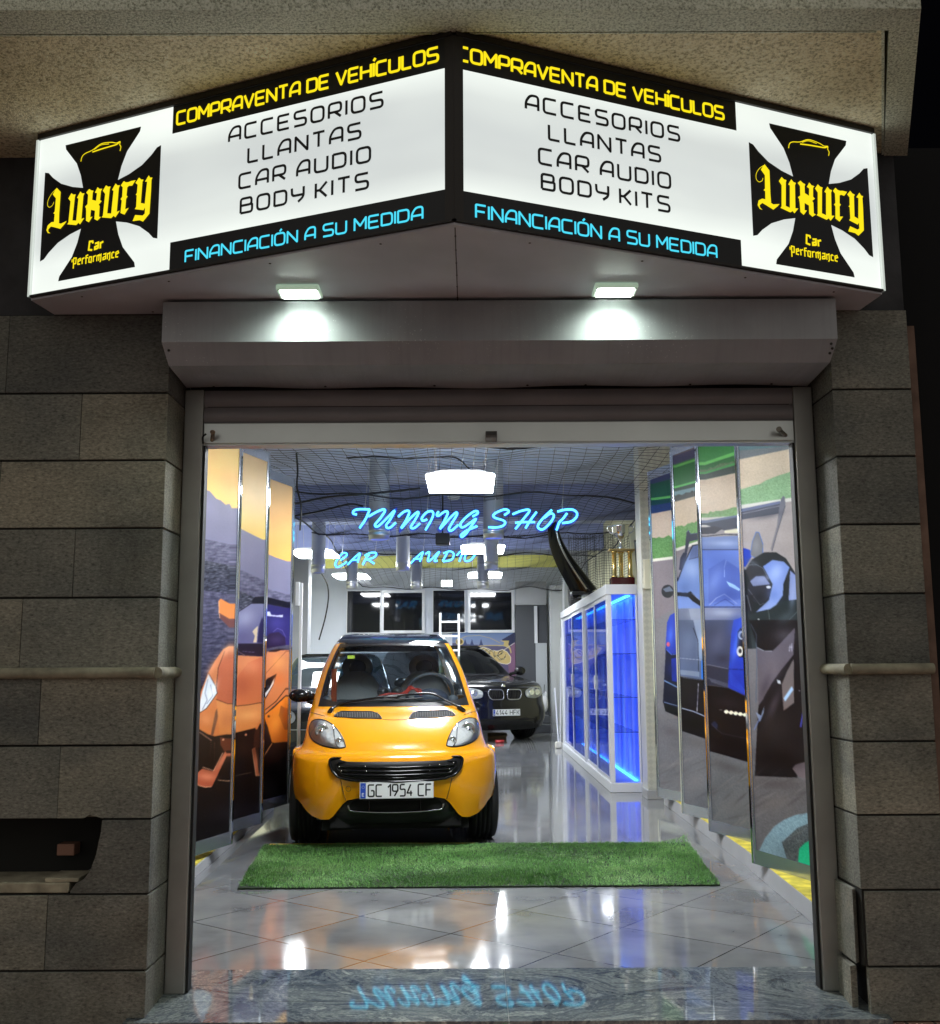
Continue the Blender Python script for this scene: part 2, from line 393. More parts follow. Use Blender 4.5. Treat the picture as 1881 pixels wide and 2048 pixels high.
# ================================================================== GROUND
def make_paving():
    m = mat('brick_paving', (0.42,0.26,0.21), 0.85); n, l, b = N(m)
    t = n.new('ShaderNodeTexCoord'); br = n.new('ShaderNodeTexBrick'); br.inputs['Scale'].default_value = 1.0
    br.inputs['Brick Width'].default_value = 0.105; br.inputs['Row Height'].default_value = 0.21; br.inputs['Mortar Size'].default_value = 0.006
    br.inputs['Color1'].default_value = (0.50,0.29,0.23,1); br.inputs['Color2'].default_value = (0.38,0.22,0.18,1); br.inputs['Mortar'].default_value = (0.12,0.1,0.09,1)
    l.new(t.outputs['Object'], br.inputs['Vector']); l.new(br.outputs[0], b.inputs['Base Color'])
    bp = n.new('ShaderNodeBump'); bp.inputs['Strength'].default_value = 0.6; bp.inputs['Distance'].default_value = 0.006; bp.invert = True
    l.new(br.outputs['Fac'], bp.inputs['Height']); l.new(bp.outputs[0], b.inputs['Normal'])
    return m
o = MB().quad((-12,-9,-0.062),(12,-9,-0.062),(12,-0.2,-0.062),(-12,-0.2,-0.062)).build('pavement', make_paving()); o['kind'] = 'structure'
o = MB().quad((-60,-60,-0.09),(60,-60,-0.09),(60,60,-0.09),(-60,60,-0.09)).build('ground', mat('pale_bounce_ground', (0.38,0.36,0.32), 0.9, noise=(20,0.2,5))); o['kind'] = 'structure'  # unseen ground, made pale to bounce light up to the soffit
def make_granite():
    m = mat('wavy_granite', (0.1,0.11,0.12), 0.035, spec=0.55); n, l, b = N(m)
    t = n.new('ShaderNodeTexCoord'); mp = n.new('ShaderNodeMapping'); mp.inputs['Scale'].default_value = (1.0,1.5,1.0); mp.inputs['Rotation'].default_value = (0,0,0.7)
    l.new(t.outputs['Object'], mp.inputs[0])
    a = n.new('ShaderNodeTexNoise'); a.inputs['Scale'].default_value = 1.8; a.inputs['Detail'].default_value = 4; a.inputs['Distortion'].default_value = 1.2
    l.new(mp.outputs[0], a.inputs['Vector'])
    wv = n.new('ShaderNodeTexNoise'); wv.inputs['Scale'].default_value = 2.1; wv.inputs['Detail'].default_value = 12; wv.inputs['Roughness'].default_value = 0.70; wv.inputs['Distortion'].default_value = 2.6
    l.new(mp.outputs[0], wv.inputs['Vector'])
    f = n.new('ShaderNodeTexNoise'); f.inputs['Scale'].default_value = 70; f.inputs['Detail'].default_value = 5; l.new(mp.outputs[0], f.inputs['Vector'])
    r1 = ramp(n, [(0.30,(0.045,0.055,0.07)), (0.42,(0.09,0.108,0.128)), (0.475,(0.22,0.245,0.245)), (0.52,(0.10,0.12,0.14)), (0.565,(0.15,0.17,0.185)), (0.61,(0.33,0.36,0.345)), (0.67,(0.15,0.17,0.185)), (0.78,(0.06,0.072,0.09))])
    l.new(wv.outputs[0], r1.inputs[0])
    r2 = ramp(n, [(0.3,(0.62,0.64,0.67)), (0.7,(1.25,1.25,1.2))]); l.new(f.outputs[0], r2.inputs[0])
    mu = n.new('ShaderNodeMix'); mu.data_type = 'RGBA'; mu.blend_type = 'MULTIPLY'; mu.inputs['Factor'].default_value = 0.8
    l.new(r1.outputs[0], mu.inputs['A']); l.new(r2.outputs[0], mu.inputs['B'])
    r3 = ramp(n, [(0.35,(0.62,0.64,0.7)), (0.62,(1.15,1.12,1.05))]); l.new(a.outputs[0], r3.inputs[0])
    m2 = n.new('ShaderNodeMix'); m2.data_type = 'RGBA'; m2.blend_type = 'MULTIPLY'; m2.inputs['Factor'].default_value = 1
    l.new(mu.outputs['Result'], m2.inputs['A']); l.new(r3.outputs[0], m2.inputs['B'])
    l.new(m2.outputs['Result'], b.inputs['Base Color'])
    return m
GRAN = make_granite()
# the sloping granite threshold: three slabs deep, one cross joint
mb = MB(); ys = [0.25, 0.062, -0.115, -0.322]; zr = lambda y: -0.0577*(0.25-y)
xs = [-1.30, 0.135, 1.56]
for i in range(3):
    for j in range(2):
        y1, y0 = ys[i]-(0.0016 if i else 0), ys[i+1]+0.0016; x0, x1 = xs[j]+0.0012, xs[j+1]-0.0012
        mb.add([(x0,y0,zr(y0)),(x1,y0,zr(y0)),(x1,y1,zr(y1)),(x0,y1,zr(y1)),(x0,y0,-0.06),(x1,y0,-0.06),(x1,y1,-0.06),(x0,y1,-0.06)],
               [(0,1,2,3),(0,4,5,1),(1,5,6,2),(2,6,7,3),(3,7,4,0)])
o = mb.build('threshold_ramp', GRAN); o['kind'] = 'structure'
o = MB().quad((-1.3,-0.322,-0.0585),(1.56,-0.322,-0.0585),(1.56,0.25,-0.02),(-1.3,0.25,-0.02)).build('threshold_bed', mat('joint_filler', (0.5,0.5,0.48), 0.9)); o['kind'] = 'structure'
def make_floor():
    m = mat('polished_tiles', (0.3,0.31,0.32), 0.07, spec=0.7); n, l, b = N(m)
    t = n.new('ShaderNodeTexCoord'); mp = n.new('ShaderNodeMapping'); mp.inputs['Rotation'].default_value = (0,0,radians(38))
    l.new(t.outputs['Object'], mp.inputs[0])
    br = n.new('ShaderNodeTexBrick'); br.offset = 0.0; br.inputs['Scale'].default_value = 1.0
    br.inputs['Brick Width'].default_value = 0.6; br.inputs['Row Height'].default_value = 0.6; br.inputs['Mortar Size'].default_value = 0.0035; br.inputs['Mortar Smooth'].default_value = 0.0
    br.inputs['Color1'].default_value = (0.185,0.193,0.20,1); br.inputs['Color2'].default_value = (0.225,0.23,0.235,1); br.inputs['Mortar'].default_value = (0.025,0.025,0.028,1)
    l.new(mp.outputs[0], br.inputs['Vector'])
    a = n.new('ShaderNodeTexNoise'); a.inputs['Scale'].default_value = 3; a.inputs['Detail'].default_value = 8; l.new(t.outputs['Object'], a.inputs['Vector'])
    r2 = ramp(n, [(0.30,(0.62,0.62,0.64)), (0.48,(0.92,0.92,0.93)), (0.65,(1.10,1.10,1.08))]); l.new(a.outputs[0], r2.inputs[0])
    mu = n.new('ShaderNodeMix'); mu.data_type = 'RGBA'; mu.blend_type = 'MULTIPLY'; mu.inputs['Factor'].default_value = 1
    l.new(br.outputs[0], mu.inputs['A']); l.new(r2.outputs[0], mu.inputs['B']); l.new(mu.outputs['Result'], b.inputs['Base Color'])
    rr = ramp(n, [(0.4,(0.05,)*3), (0.7,(0.14,)*3)])
    a2 = n.new('ShaderNodeTexNoise'); a2.inputs['Scale'].default_value = 1.3; a2.inputs['Detail'].default_value = 9; a2.inputs['Roughness'].default_value = 0.7; l.new(t.outputs['Object'], a2.inputs['Vector'])
    l.new(a2.outputs[0], rr.inputs[0]); l.new(rr.outputs[0], b.inputs['Roughness'])
    return m
FLOOR = make_floor()
o = MB().quad((-3.8,0.25,0),(2.3,0.25,0),(2.3,17.6,0),(-3.8,17.6,0)).build('shop_floor', FLOOR); o['kind'] = 'structure'

# ================================================================== THE BUILDING
B = thing('shop_building', 'corner shop building with stone cladded front and stucco balcony underside', 'building', (0,0,0))
Z = [-0.06, 0.138, 0.416, 0.694, 0.972, 1.250, 1.548, 1.826, 2.104, 2.384, 2.72]
mb = MB(); g = 0.004
joints = [[-1.90], [-1.62,-2.26], [-1.885], [-1.60,-2.25], [-1.69,-2.3], [-1.78,-2.35], [-1.585,-2.2], [-1.90], [-1.585,-2.2], [-1.9]]
for i in range(10):
    cuts = [-1.232]+joints[i]+[-2.75]
    for a, c in zip(cuts[:-1], cuts[1:]):
        if i == 2 and a == -1.232:           # broken slab: jagged edge
            jag = [(-1.236,Z[2]+g),(-1.236,Z[3]-g),(-1.425,Z[3]-g),(-1.428,Z[3]-0.05),(-1.436,Z[3]-0.09),(-1.442,Z[3]-0.13),(-1.462,Z[3]-0.19),(-1.485,Z[3]-0.222),(-1.515,Z[3]-0.238),(-1.535,Z[2]+0.012),(-1.535,Z[2]+g)]
            mb.prism(jag, 'y', -0.27, -0.235); mb.bbox(-1.40,-0.2345,Z[2]+g,-1.236,0.06,Z[3]-g,0.002); continue
        if i == 2: continue
        if i == 3 and a == -1.232:
            mb.prism([(a-g,Z[3]+g),(a-g,Z[4]-g),(c+g/4,Z[4]-g),(c+g/4,Z[3]+g),(-1.497,Z[3]+g),(-1.475,Z[3]+0.017),(-1.455,Z[3]+0.012),(-1.43,Z[3]+g)], 'y', -0.27, -0.235); mb.bbox(c+g,-0.2345,Z[3]+g,a-g,0.06,Z[4]-g,0.002); continue
        mb.bbox(c+g/4, -0.27+random.uniform(-0.001,0.001), Z[i]+g, a-g/4, 0.06, Z[i+1]-g, 0.0025)
wl = mb.build('stone_wall', STONE, B); wl['label'] = 'grey stone slab wall with a broken slab near the ground'
mb = MB(); mb.box(-2.75,-0.262,Z[4],-1.244,0.2,2.72); mb.box(-2.75,-0.262,-0.06,-1.244,0.2,Z[2]); mb.box(-2.75,-0.225,Z[3],-1.244,0.2,Z[4]); mb.box(-1.41,-0.225,Z[2],-1.244,0.2,Z[3]); mb.box(-2.75,-0.02,Z[2],-1.41,0.2,Z[3])
mb.build('mortar_bed', MORTAR, B)
mb = MB(); mb.bbox(-1.66,-0.10,0.53,-1.59,-0.03,0.575,0.004)
mb.build('junction_box', mat('terracotta_box', (0.32,0.17,0.12), 0.7), B)
mb = MB(); mb.cyl((-1.535,-0.14,0.462),(-1.535,-0.05,0.462),0.009); mb.build('pipe_stub', mat('grey_plastic', (0.3,0.3,0.3), 0.5), B)
mb = MB(); mb.bbox(-2.74,-0.262,Z[2]+0.003,-1.545,-0.03,Z[2]+0.042,0.006); mb.bbox(-1.64,-0.258,Z[2]+0.0425,-1.51,-0.10,Z[2]+0.058,0.003)
mb.build('mortar_ledge', CONC, B)
# right pilaster
mb = MB(); mb2 = MB()
for i in range(9):
    z0, z1 = Z[i]+g, Z[i+1]-g
    x0 = 1.486
    if i in (0,1):
        mb.bbox(x0+0.012,-0.272,z0,1.81,-0.24,z1,0.003)
        # loose reveal slabs, standing off the corner
        if i == 1: mb2.prism([(x0-0.002,0.05),(x0-0.002,-0.215),(x0-0.022,-0.235),(x0-0.022,0.05)], 'z', z0, z1)
        else: mb2.prism([(x0-0.01,0.05),(x0-0.01,-0.20),(x0-0.035,-0.205),(x0-0.022,0.05)], 'z', z0, z1-0.01)
    else: mb.bbox(x0,-0.27+random.uniform(-0.001,0.001),z0,1.81,0.06,z1,0.003)
mb.bbox(1.486,-0.27,Z[9]+g,1.81,0.06,2.72,0.003)
wr = mb.build('stone_wall', STONE, B); wr['label'] = 'narrow stone pilaster with loose slabs at its foot'
mb2.build('loose_slab', STONE, B)
MB().box(1.49,-0.262,0.138,1.806,0.2,2.72).box(1.52,-0.232,-0.06,1.806,0.2,0.138).build('mortar_bed', MORTAR, B)
MB().prism([(1.8105,-0.262),(1.842,-0.262),(1.842,0.3),(1.8105,0.3)], 'z', -0.06, 2.655).build('corner_trim', TRIMPL, B)
MB().box(1.8425,0.05,-0.06,6.0,0.12,2.64).box(1.8675,0.05,2.64,6.0,0.12,3.6).build('night_sheet', mat('night_black', (0.006,0.006,0.007), 0.95), B)  # near-black sheet added to hide the room, standing in for the night
# rounded ledges
def ledge(pts, parent):
    m2 = MB()
    for p, q in zip(pts[:-1], pts[1:]): m2.cyl((*p,1.252),(*q,1.252),0.0215,n=18)
    return m2.build('stone_ledge', mat('ledge_stone', (0.27,0.25,0.18), 0.8, noise=(18,0.3,6), bump=(60,0.35,0.005)), parent)
ledge([(-2.75,-0.281),(-1.239,-0.281)], B); ledge([(-1.233,-0.279),(-1.222,-0.01)], B)
ledge([(1.815,-0.281),(1.49,-0.281)], B); ledge([(1.484,-0.281),(1.470,-0.01)], B)
# walls over the opening and the dark plaster above the cladding
MB().box(-2.75,-0.25,2.72,1.81,0.2,3.425).build('wall', DARKPL, B)
MB().box(-1.23,0.06,2.32,1.486,0.2,2.72).build('lintel', DARKPL, B)
# balcony underside with its raised border
S0 = 3.42
MB().prism([(-3.4,-1.145),(1.4245,-1.137),(1.64,-0.572),(1.757,-0.255),(-3.4,-0.255)], 'z', S0, S0+0.3).build('soffit', STUCCO, B)
mb = MB(); bz = S0-0.012
mb.prism([(-3.4,-1.292),(1.496,-1.267),(1.437,-1.146),(-3.4,-1.154)], 'z', bz, S0+0.34)
mb.prism([(1.4965,-1.267),(1.867,-0.255),(1.768,-0.255),(1.4375,-1.146)], 'z', bz, S0+0.34)
mb.build('soffit_border', STUCCO2, B)
mb = MB(); mb.box(-3.4,-1.1535,S0-0.006,1.43,-1.1455,S0+0.1); mb.build('drip_groove', mat('groove_dark', (0.03,0.03,0.025), 0.9), B)
mb = MB(); mb.prism([(-3.4,-1.143),(1.40,-1.136),(1.402,-1.129),(-3.4,-1.136)], 'z', S0-0.009, S0+0.02); mb.prism([(1.417,-1.136),(1.426,-1.139),(1.7655,-0.262),(1.757,-0.259)], 'z', S0-0.009, S0+0.02)
mb.build('drip_edge', STUCCO2, B)

# ================================================================== ROLLER SHUTTER
RS = thing('roller_shutter', 'grey metal roller shutter housing and side guides above the shop entrance', 'roller shutter', (0.125,0,2.4))
prof = [(-0.02,2.470),(-0.385,2.464),(-0.452,2.541),(-0.452,2.706),(-0.02,2.706)]
mb = MB(); x0, x1 = -1.213, 1.454; nx = 64
ins = lambda t: 0.0
for (a, b_) in zip(prof[:-1], prof[1:]):
    vs = []; 
    for i in range(nx+1):
        t = i/nx; x = x0+(x1-x0)*t
        for (y, z) in (a, b_):
            dz = 0.004*sin(t*23)+0.003*sin(t*9+1) if (y > -0.1 and z < 2.5) else 0.0
            x_ = x+(-0.012*(1-2*t) if (y > -0.1 and z < 2.5) else 0.012*(1-2*t) if z < 2.5 else 0)
            vs.append((x_, y, z+dz))
    mb.add(vs, [(2*i, 2*i+2, 2*i+3, 2*i+1) for i in range(nx)])
for xx, k in ((x0,1), (x1,-1)):
    mb.add([(xx+(-0.012*k if (y > -0.1 and z < 2.5) else 0.012*k if z < 2.5 else 0), y, z) for y, z in prof], [tuple(range(len(prof)))])
BOXP_o = mb.build('housing', BOXP, RS)
mb = MB()
for xx, yy in [(-1.1,-0.06),(-0.62,-0.06),(-0.15,-0.06),(0.25,-0.06),(0.5,-0.06),(0.95,-0.06),(1.3,-0.06)]: mb.ell((xx,yy,2.4655),(0.006,0.006,0.003),8,6)
for xx, zz in [(-1.19,2.515),(1.432,2.525),(1.440,2.51),(1.434,2.495)]: mb.ell((xx,-0.452+(2.541-zz)*0.87,zz),(0.006,0.005,0.006),8,6)
mb.build('rivet', mat('rivet_dark', (0.05,0.045,0.04), 0.5, 0.6), RS)
for sgn, xi, xo in ((1,-1.148,-1.229), (-1,1.399,1.480)):
    mb = MB(); lo, hi = min(xi,xo), max(xi,xo)
    mb.bbox(lo,-0.035,-0.016,hi,0.035,2.46,0.004)
    gd = mb.build('guide', ALUD, RS)
    xa = xi+(0.010 if sgn > 0 else -0.010)
    MB().box(min(xi,xa)+0.0005*sgn,-0.020,-0.012,max(xi,xa)+0.0005*sgn,0.03,2.315).build('brush_seal', BLACKRUB, gd)
mb = MB()
for z0, z1 in ((2.316,2.385),(2.388,2.46)):
    vs = []; k = 8
    for i in range(k+1):
        t = i/k; vs += [(-1.147,-0.018-0.010*sin(pi*t),z0+(z1-z0)*t),(1.398,-0.018-0.010*sin(pi*t),z0+(z1-z0)*t)]
    mb.cs = True; mb.add(vs, [(2*i,2*i+1,2*i+3,2*i+2) for i in range(k)]); mb.cs = False
mb.build('slats', SLATP, RS)
mb = MB(); mb.bbox(-1.146,-0.03,2.222,1.397,0.055,2.314,0.004); mb.box(-1.146,-0.022,2.2165,1.397,0.05,2.2215)
hd = mb.build('bottom_rail', ALU, RS)
# little latch pins and the sensor on the rail
mb = MB(); mb.cyl((-1.093,-0.075,2.262),(-1.108,-0.028,2.238),0.0085); mb.cyl((-1.094,-0.078,2.264),(-1.095,-0.075,2.262),0.011); mb.build('latch_pin', mat('rusty_steel', (0.28,0.2,0.14), 0.6, 0.5, noise=(60,0.4)), hd)
MB().tube(smooth_path([(-1.143,-0.04,2.222),(-1.14,-0.06,2.245),(-1.125,-0.065,2.258)],5),0.004).build('wire_hook', BLACKRUB, hd)
mb = MB(); mb.cyl((1.318,-0.075,2.262),(1.36,-0.028,2.246),0.0085); mb.cyl((1.317,-0.078,2.263),(1.32,-0.073,2.262),0.012); mb.build('latch_pin', mat('dull_steel', (0.33,0.31,0.27), 0.5, 0.7), hd)
mb = MB(); mb.prism([(-0.031,2.263),(-0.09,2.258),(-0.105,2.236),(-0.100,2.2285),(-0.031,2.223)], 'x', 0.068, 0.116); mb.build('door_sensor', mat('sensor_grey', (0.10,0.10,0.095), 0.45), hd)
# shutter box clamp shadows come from the light itself
# ================================================================== ILLUMINATED SIGN
SA = np.array([-0.047,-1.147]); SL = np.array([-1.744,-0.445]); SR = np.array([1.639,-0.462])
SG = thing('illuminated_sign', 'V shaped backlit shop sign with black crosses and yellow lettering over the entrance', 'sign', (-0.047,-0.6,2.72))
BODYP = mat('sign_body_paint', (0.62,0.63,0.69), 0.5, noise=(4,0.08,5), bump=(6,0.05,0.02))
SFRAME = mat('sign_frame_dark', (0.022,0.018,0.016), 0.5)
VINYL = mat('black_vinyl', (0.011,0.012,0.015), 0.45)
YEL = emat('yellow_backlit', (1.0,0.80,0.012), 0.70)
CYA = emat('cyan_backlit', (0.08,0.75,0.98), 0.70)
FACE_Z0 = 0.0
def make_face():
    m = mat('lit_acrylic', (0.8,0.8,0.8), 0.3); n, l, b = N(m); b.inputs['Base Color'].default_value = (0.25,0.25,0.25,1)
    t = n.new('ShaderNodeTexCoord'); a = n.new('ShaderNodeTexNoise'); a.inputs['Scale'].default_value = 2.2; a.inputs['Detail'].default_value = 2
    mp = n.new('ShaderNodeMapping'); mp.inputs['Scale'].default_value = (0.7,0.7,1.8); l.new(t.outputs['Object'], mp.inputs[0]); l.new(mp.outputs[0], a.inputs['Vector'])
    r = ramp(n, [(0.3,(0.65,0.695,0.69)), (0.7,(0.77,0.825,0.80))]); l.new(a.outputs[0], r.inputs[0])
    sz = n.new('ShaderNodeSeparateXYZ'); l.new(t.outputs['Object'], sz.inputs[0])
    ab = n.new('ShaderNodeMath'); ab.operation = 'ADD'; ab.inputs[1].default_value = -3.062+FACE_Z0; l.new(sz.outputs['Z'], ab.inputs[0])
    aa = n.new('ShaderNodeMath'); aa.operation = 'ABSOLUTE'; l.new(ab.outputs[0], aa.inputs[0])
    rz = ramp(n, [(0.0,(0.88,0.88,0.88)), (0.13,(0.92,0.92,0.91)), (0.22,(1.18,1.18,1.14)), (0.33,(1.22,1.22,1.16))]); l.new(aa.outputs[0], rz.inputs[0])
    mu = n.new('ShaderNodeMix'); mu.data_type = 'RGBA'; mu.blend_type = 'MULTIPLY'; mu.inputs['Factor'].default_value = 1
    l.new(r.outputs[0], mu.inputs['A']); l.new(rz.outputs[0], mu.inputs['B']); l.new(mu.outputs['Result'], b.inputs['Emission Color']); b.inputs['Emission Strength'].default_value = L_SIGN
    return m
FACE = make_face()
def sgeo(side):
    Bp = SL if side == 'L' else SR
    t = (Bp-SA)/np.linalg.norm(Bp-SA); nn = np.array([t[1],-t[0]])
    if nn[1] > 0: nn = -nn
    return t, nn, float(np.linalg.norm(Bp-SA))
def FP(side, s, z, off):
    t, nn, _ = sgeo(side); p = SA + t*s + nn*off
    return (p[0], p[1], z)
def spoly(mb, side, pts, off):
    """flat polygon (s,z) on a face"""
    vs = [FP(side, s, z, off) for s, z in pts]
    mb.add(vs, [tuple(range(len(vs)))])
def to_face(px, py, side):
    t, nn, _ = sgeo(side); d = ray(px, py); k = (nn@(SA-CAM[:2]))/(nn@d[:2]); p = CAM+k*d
    return float((p[:2]-SA)@t), float(p[2])
# housing: back box, underside panel and dark frame rails
pl = [(-0.047,-1.140),(-1.738,-0.441),(-1.716,-0.272),(1.616,-0.272),(1.633,-0.458)]
BOT = [(-0.047,-1.143),(-1.742,-0.443),(-1.716,-0.272),(1.616,-0.272),(1.637,-0.460)]
MB().prism(pl, 'z', 2.728, 3.417).build('housing', SFRAME, SG)
und = MB().prism(BOT, 'z', 2.7195, 2.7275).build('underside_panel', BODYP, SG)
mb = MB()
for k in range(7): mb.ell((-0.045,-1.05+0.12*k,2.7192),(0.004,0.004,0.002),8,6)
for s in (0.3,0.75,1.2,1.62):
    for sd in 'LR':
        p = FP(sd, s, 0, -0.05); mb.ell((p[0],p[1],2.7192),(0.005,0.005,0.002),8,6)
for x in (-1.3,-0.75,-0.2,0.35,0.9,1.4): mb.ell((x,-0.30,2.7192),(0.005,0.005,0.002),8,6)
mb.build('rivet', MATS['rivet_dark'], und)
MB().tube([(-0.045,-1.12,2.7193),(-0.045,-0.29,2.7193)],0.0022,6).build('panel_seam', mat('seam_dark',(0.08,0.08,0.08),0.7), und)
for sd in 'LR':
    _, _, LN = sgeo(sd)
    mb = MB()
    def bar(s0, s1, z0, z1, o0, o1):
        q = [FP(sd,s0,z0,o0),FP(sd,s1,z0,o0),FP(sd,s1,z0,o1),FP(sd,s0,z0,o1)]; q2 = [(p[0],p[1],z1) for p in q]
        mb.add(q+q2, [(0,3,2,1),(4,5,6,7),(0,1,5,4),(1,2,6,5),(2,3,7,6),(3,0,4,7)])
    bar(0.004,LN,2.7285,2.7355,-0.01,0.012); bar(0.004,LN,3.395,3.4165,-0.01,0.012); bar(-0.004,0.0305,2.736,3.3945,-0.01,0.008)
    mb.build('frame_rail', SFRAME, SG)
    mb = MB(); bar(LN-0.006,LN+0.004,2.730,3.392,-0.012,0.013); mb.build('end_cap', mat('white_cap',(0.6,0.62,0.6),0.4,emit=(0.85,0.95,0.88),estr=0.35), SG)
    mb = MB(); mb.quad(FP(sd,0.031,2.736,0.002),FP(sd,LN-0.007,2.736,0.002),FP(sd,LN-0.007,3.3945,0.002),FP(sd,0.031,3.3945,0.002))
    fc = mb.build('sign_face', FACE, SG); fc['label'] = 'white backlit panel listing services'
    # black bands
    mb = MB(); top, bot, e1, e2 = ((3.283,2.846,1.167,1.157) if sd == 'L' else (3.277,2.840,1.150,1.147))
    spoly(mb, sd, [(0.031,top),(e1,top),(e1,3.3948),(0.031,3.3948)], 0.0035); spoly(mb, sd, [(0.031,2.7362),(e2,2.7362),(e2,bot),(0.031,bot)], 0.0035)
    mb.build('black_band', VINYL, fc)
    rows = ([('COMPRAVENTA DE VEHÍCULOS',1.146,0.057,3.315,3.365,0.0098,YEL),('ACCESORIOS',0.905,0.268,3.195,3.249,0.0098,VINYL),('LLANTAS',0.818,0.354,3.097,3.152,0.0098,VINYL),('CAR AUDIO',0.854,0.315,3.002,3.056,0.0098,VINYL),('BODY KITS',0.845,0.322,2.905,2.960,0.0098,VINYL),('FINANCIACIÓN A SU MEDIDA',1.084,0.114,2.757,2.800,0.0072,CYA)]
        if sd == 'L' else
        [('cOMPRAVENTA DE VEHÍCULOS',0.012,1.092,3.309,3.358,0.0098,YEL),('ACCESORIOS',0.266,0.890,3.183,3.236,0.0098,VINYL),('LLANTAS',0.354,0.805,3.086,3.140,0.0098,VINYL),('CAR AUDIO',0.314,0.844,2.990,3.045,0.0098,VINYL),('BODY KITS',0.323,0.837,2.898,2.953,0.0098,VINYL),('FINANCIACIÓN A SU MEDIDA',0.076,1.035,2.753,2.799,0.0072,CYA)])
    for txt, a, b_, z0, z1, sw, mt in rows:
        sgn = -1 if sd == 'L' else 1
        gap = {'A': 0.42, 'L': 0.42, 'C': 0.42, 'B': 0.42}.get(txt[0], 0.26) if mt is VINYL else 0.26
        owner = [w_i for w_i, wd_ in enumerate(txt.split(' ')) for ch in wd_ for _ in glyph(ch)[1]]
        allq = text_quads(txt, sgn*a, sgn*b_, z0, z1, sw, gap, 0.5)
        for w_i in range(len(txt.split(' '))):
            mb = MB()
            for k, quads in enumerate(allq):
                if owner[k] != w_i: continue
                off = 0.005+0.00012*(k % 7)
                for q in quads: spoly(mb, sd, [(sgn*p[0], p[1]) for p in q], off)
            mb.build('lettering', mt, fc, fixn=False)
    # ---------------- emblem
    cs, cz = (1.506,3.060) if sd == 'L' else (1.492,3.053)
    sg = -1 if sd == 'L' else 1
    q4 = [(0.188,0.285),(0.184,0.266),(0.165,0.243),(0.125,0.195),(0.101,0.14),(0.0865,0.085),(0.14,0.099),(0.2,0.124),(0.245,0.158),(0.268,0.182),(0.288,0.188)]
    ring = q4 + [(x,-z) for x, z in q4[::-1]] + [(-x,-z) for x, z in q4] + [(-x,z) for x, z in q4[::-1]]
    mb = MB(); spoly(mb, sd, [(cs+sg*x, cz+z) for x, z in ring], 0.0035)
    em = mb.build('cross_emblem', VINYL, fc)
    def E(px, py):                                  # traced on the right-hand emblem -> offset from its centre
        s, z = to_face(1470+px/5.4375, 230+py/5.4375, 'R'); return (s-1.492, z-3.053)
    polys = [
      [(300,560),(315,542),(368,610),(372,700),(378,860),(386,958),(345,950),(324,945),(322,835),(304,822),(320,806),(318,660),(275,600)],
      [(330,925),(390,965),(410,978),(478,974),(455,1000),(410,1035),(330,985),(290,962),(262,985),(265,1010),(292,1038),(262,1025),(240,985),(250,935),(290,915)],
      [(1058,830),(1085,797),(1108,820),(1135,830),(1165,830),(1212,842),(1180,885),(1145,872),(1130,882),(1130,965),(1144,982),(1130,1000),(1132,1110),(1168,1110),(1130,1165),(1085,1130),(1085,1000),(1070,978),(1085,962),(1080,860)],
      [(1213,870),(1245,830),(1270,860),(1295,872),(1286,890),(1292,1110),(1334,1135),(1335,910),(1312,900),(1345,850),(1362,880),(1386,890),(1378,910),(1385,1020),(1394,1260),(1335,1318),(1300,1290),(1225,1270),(1245,1215),(1325,1252),(1345,1240),(1341,1175),(1328,1198),(1235,1150),(1247,1130),(1240,1010),(1228,1000),(1240,985),(1238,900)],
      [(675,745),(705,720),(730,745),(757,760),(750,780),(752,855),(798,885),(800,805),(775,788),(800,740),(825,770),(855,780),(842,800),(842,895),(862,915),(832,940),(845,960),(850,1075),(872,1088),(835,1112),(800,1080),(797,990),(750,962),(750,1040),(775,1045),(740,1092),(705,1060),(697,960),(690,918),(678,900),(703,882),(700,780)],
    ]
    u = [(470,725),(500,680),(525,705),(553,715),(546,740),(545,995),(590,1015),(590,775),(572,760),(605,705),(628,735),(655,745),(645,770),(650,1020),(682,1022),(640,1075),(620,1050),(595,1065),(488,1015),(500,1000),(500,770),(482,742)]
    polys += [u, [(x+393, y+80) for x, y in u]]
    mb = MB()
    for pg in polys:
        e = [E(*p) for p in pg]; spoly(mb, sd, [(cs+sg*x, cz+z) for x, z in e], 0.0052)
    for q in ribbon2d([E(*p) for p in smooth_path([(312,552),(262,585),(226,640),(224,700),(252,733),(286,722),(297,692)],6)], 0.0022): spoly(mb, sd, [(cs+sg*x, cz+z) for x, z in q], 0.0055)
    mb.build('emblem_lettering', YEL, fc, fixn=False); mb = MB()
    for k, (path, wd) in enumerate([([(575,368),(585,320),(620,300),(700,300),(790,275),(900,310),(960,345),(1000,348),(1000,380),(1015,410),(1010,450)],0.0034),([(700,322),(800,335),(900,352),(965,362),(1000,350)],0.0052),([(720,305),(790,288),(880,318)],0.003)]):
        for q in ribbon2d([E(*p) for p in smooth_path(path,4)], wd): spoly(mb, sd, [(cs+sg*x, cz+z) for x, z in q], 0.0058+0.0002*k)
    mb.build('car_outline', YEL, fc, fixn=False)
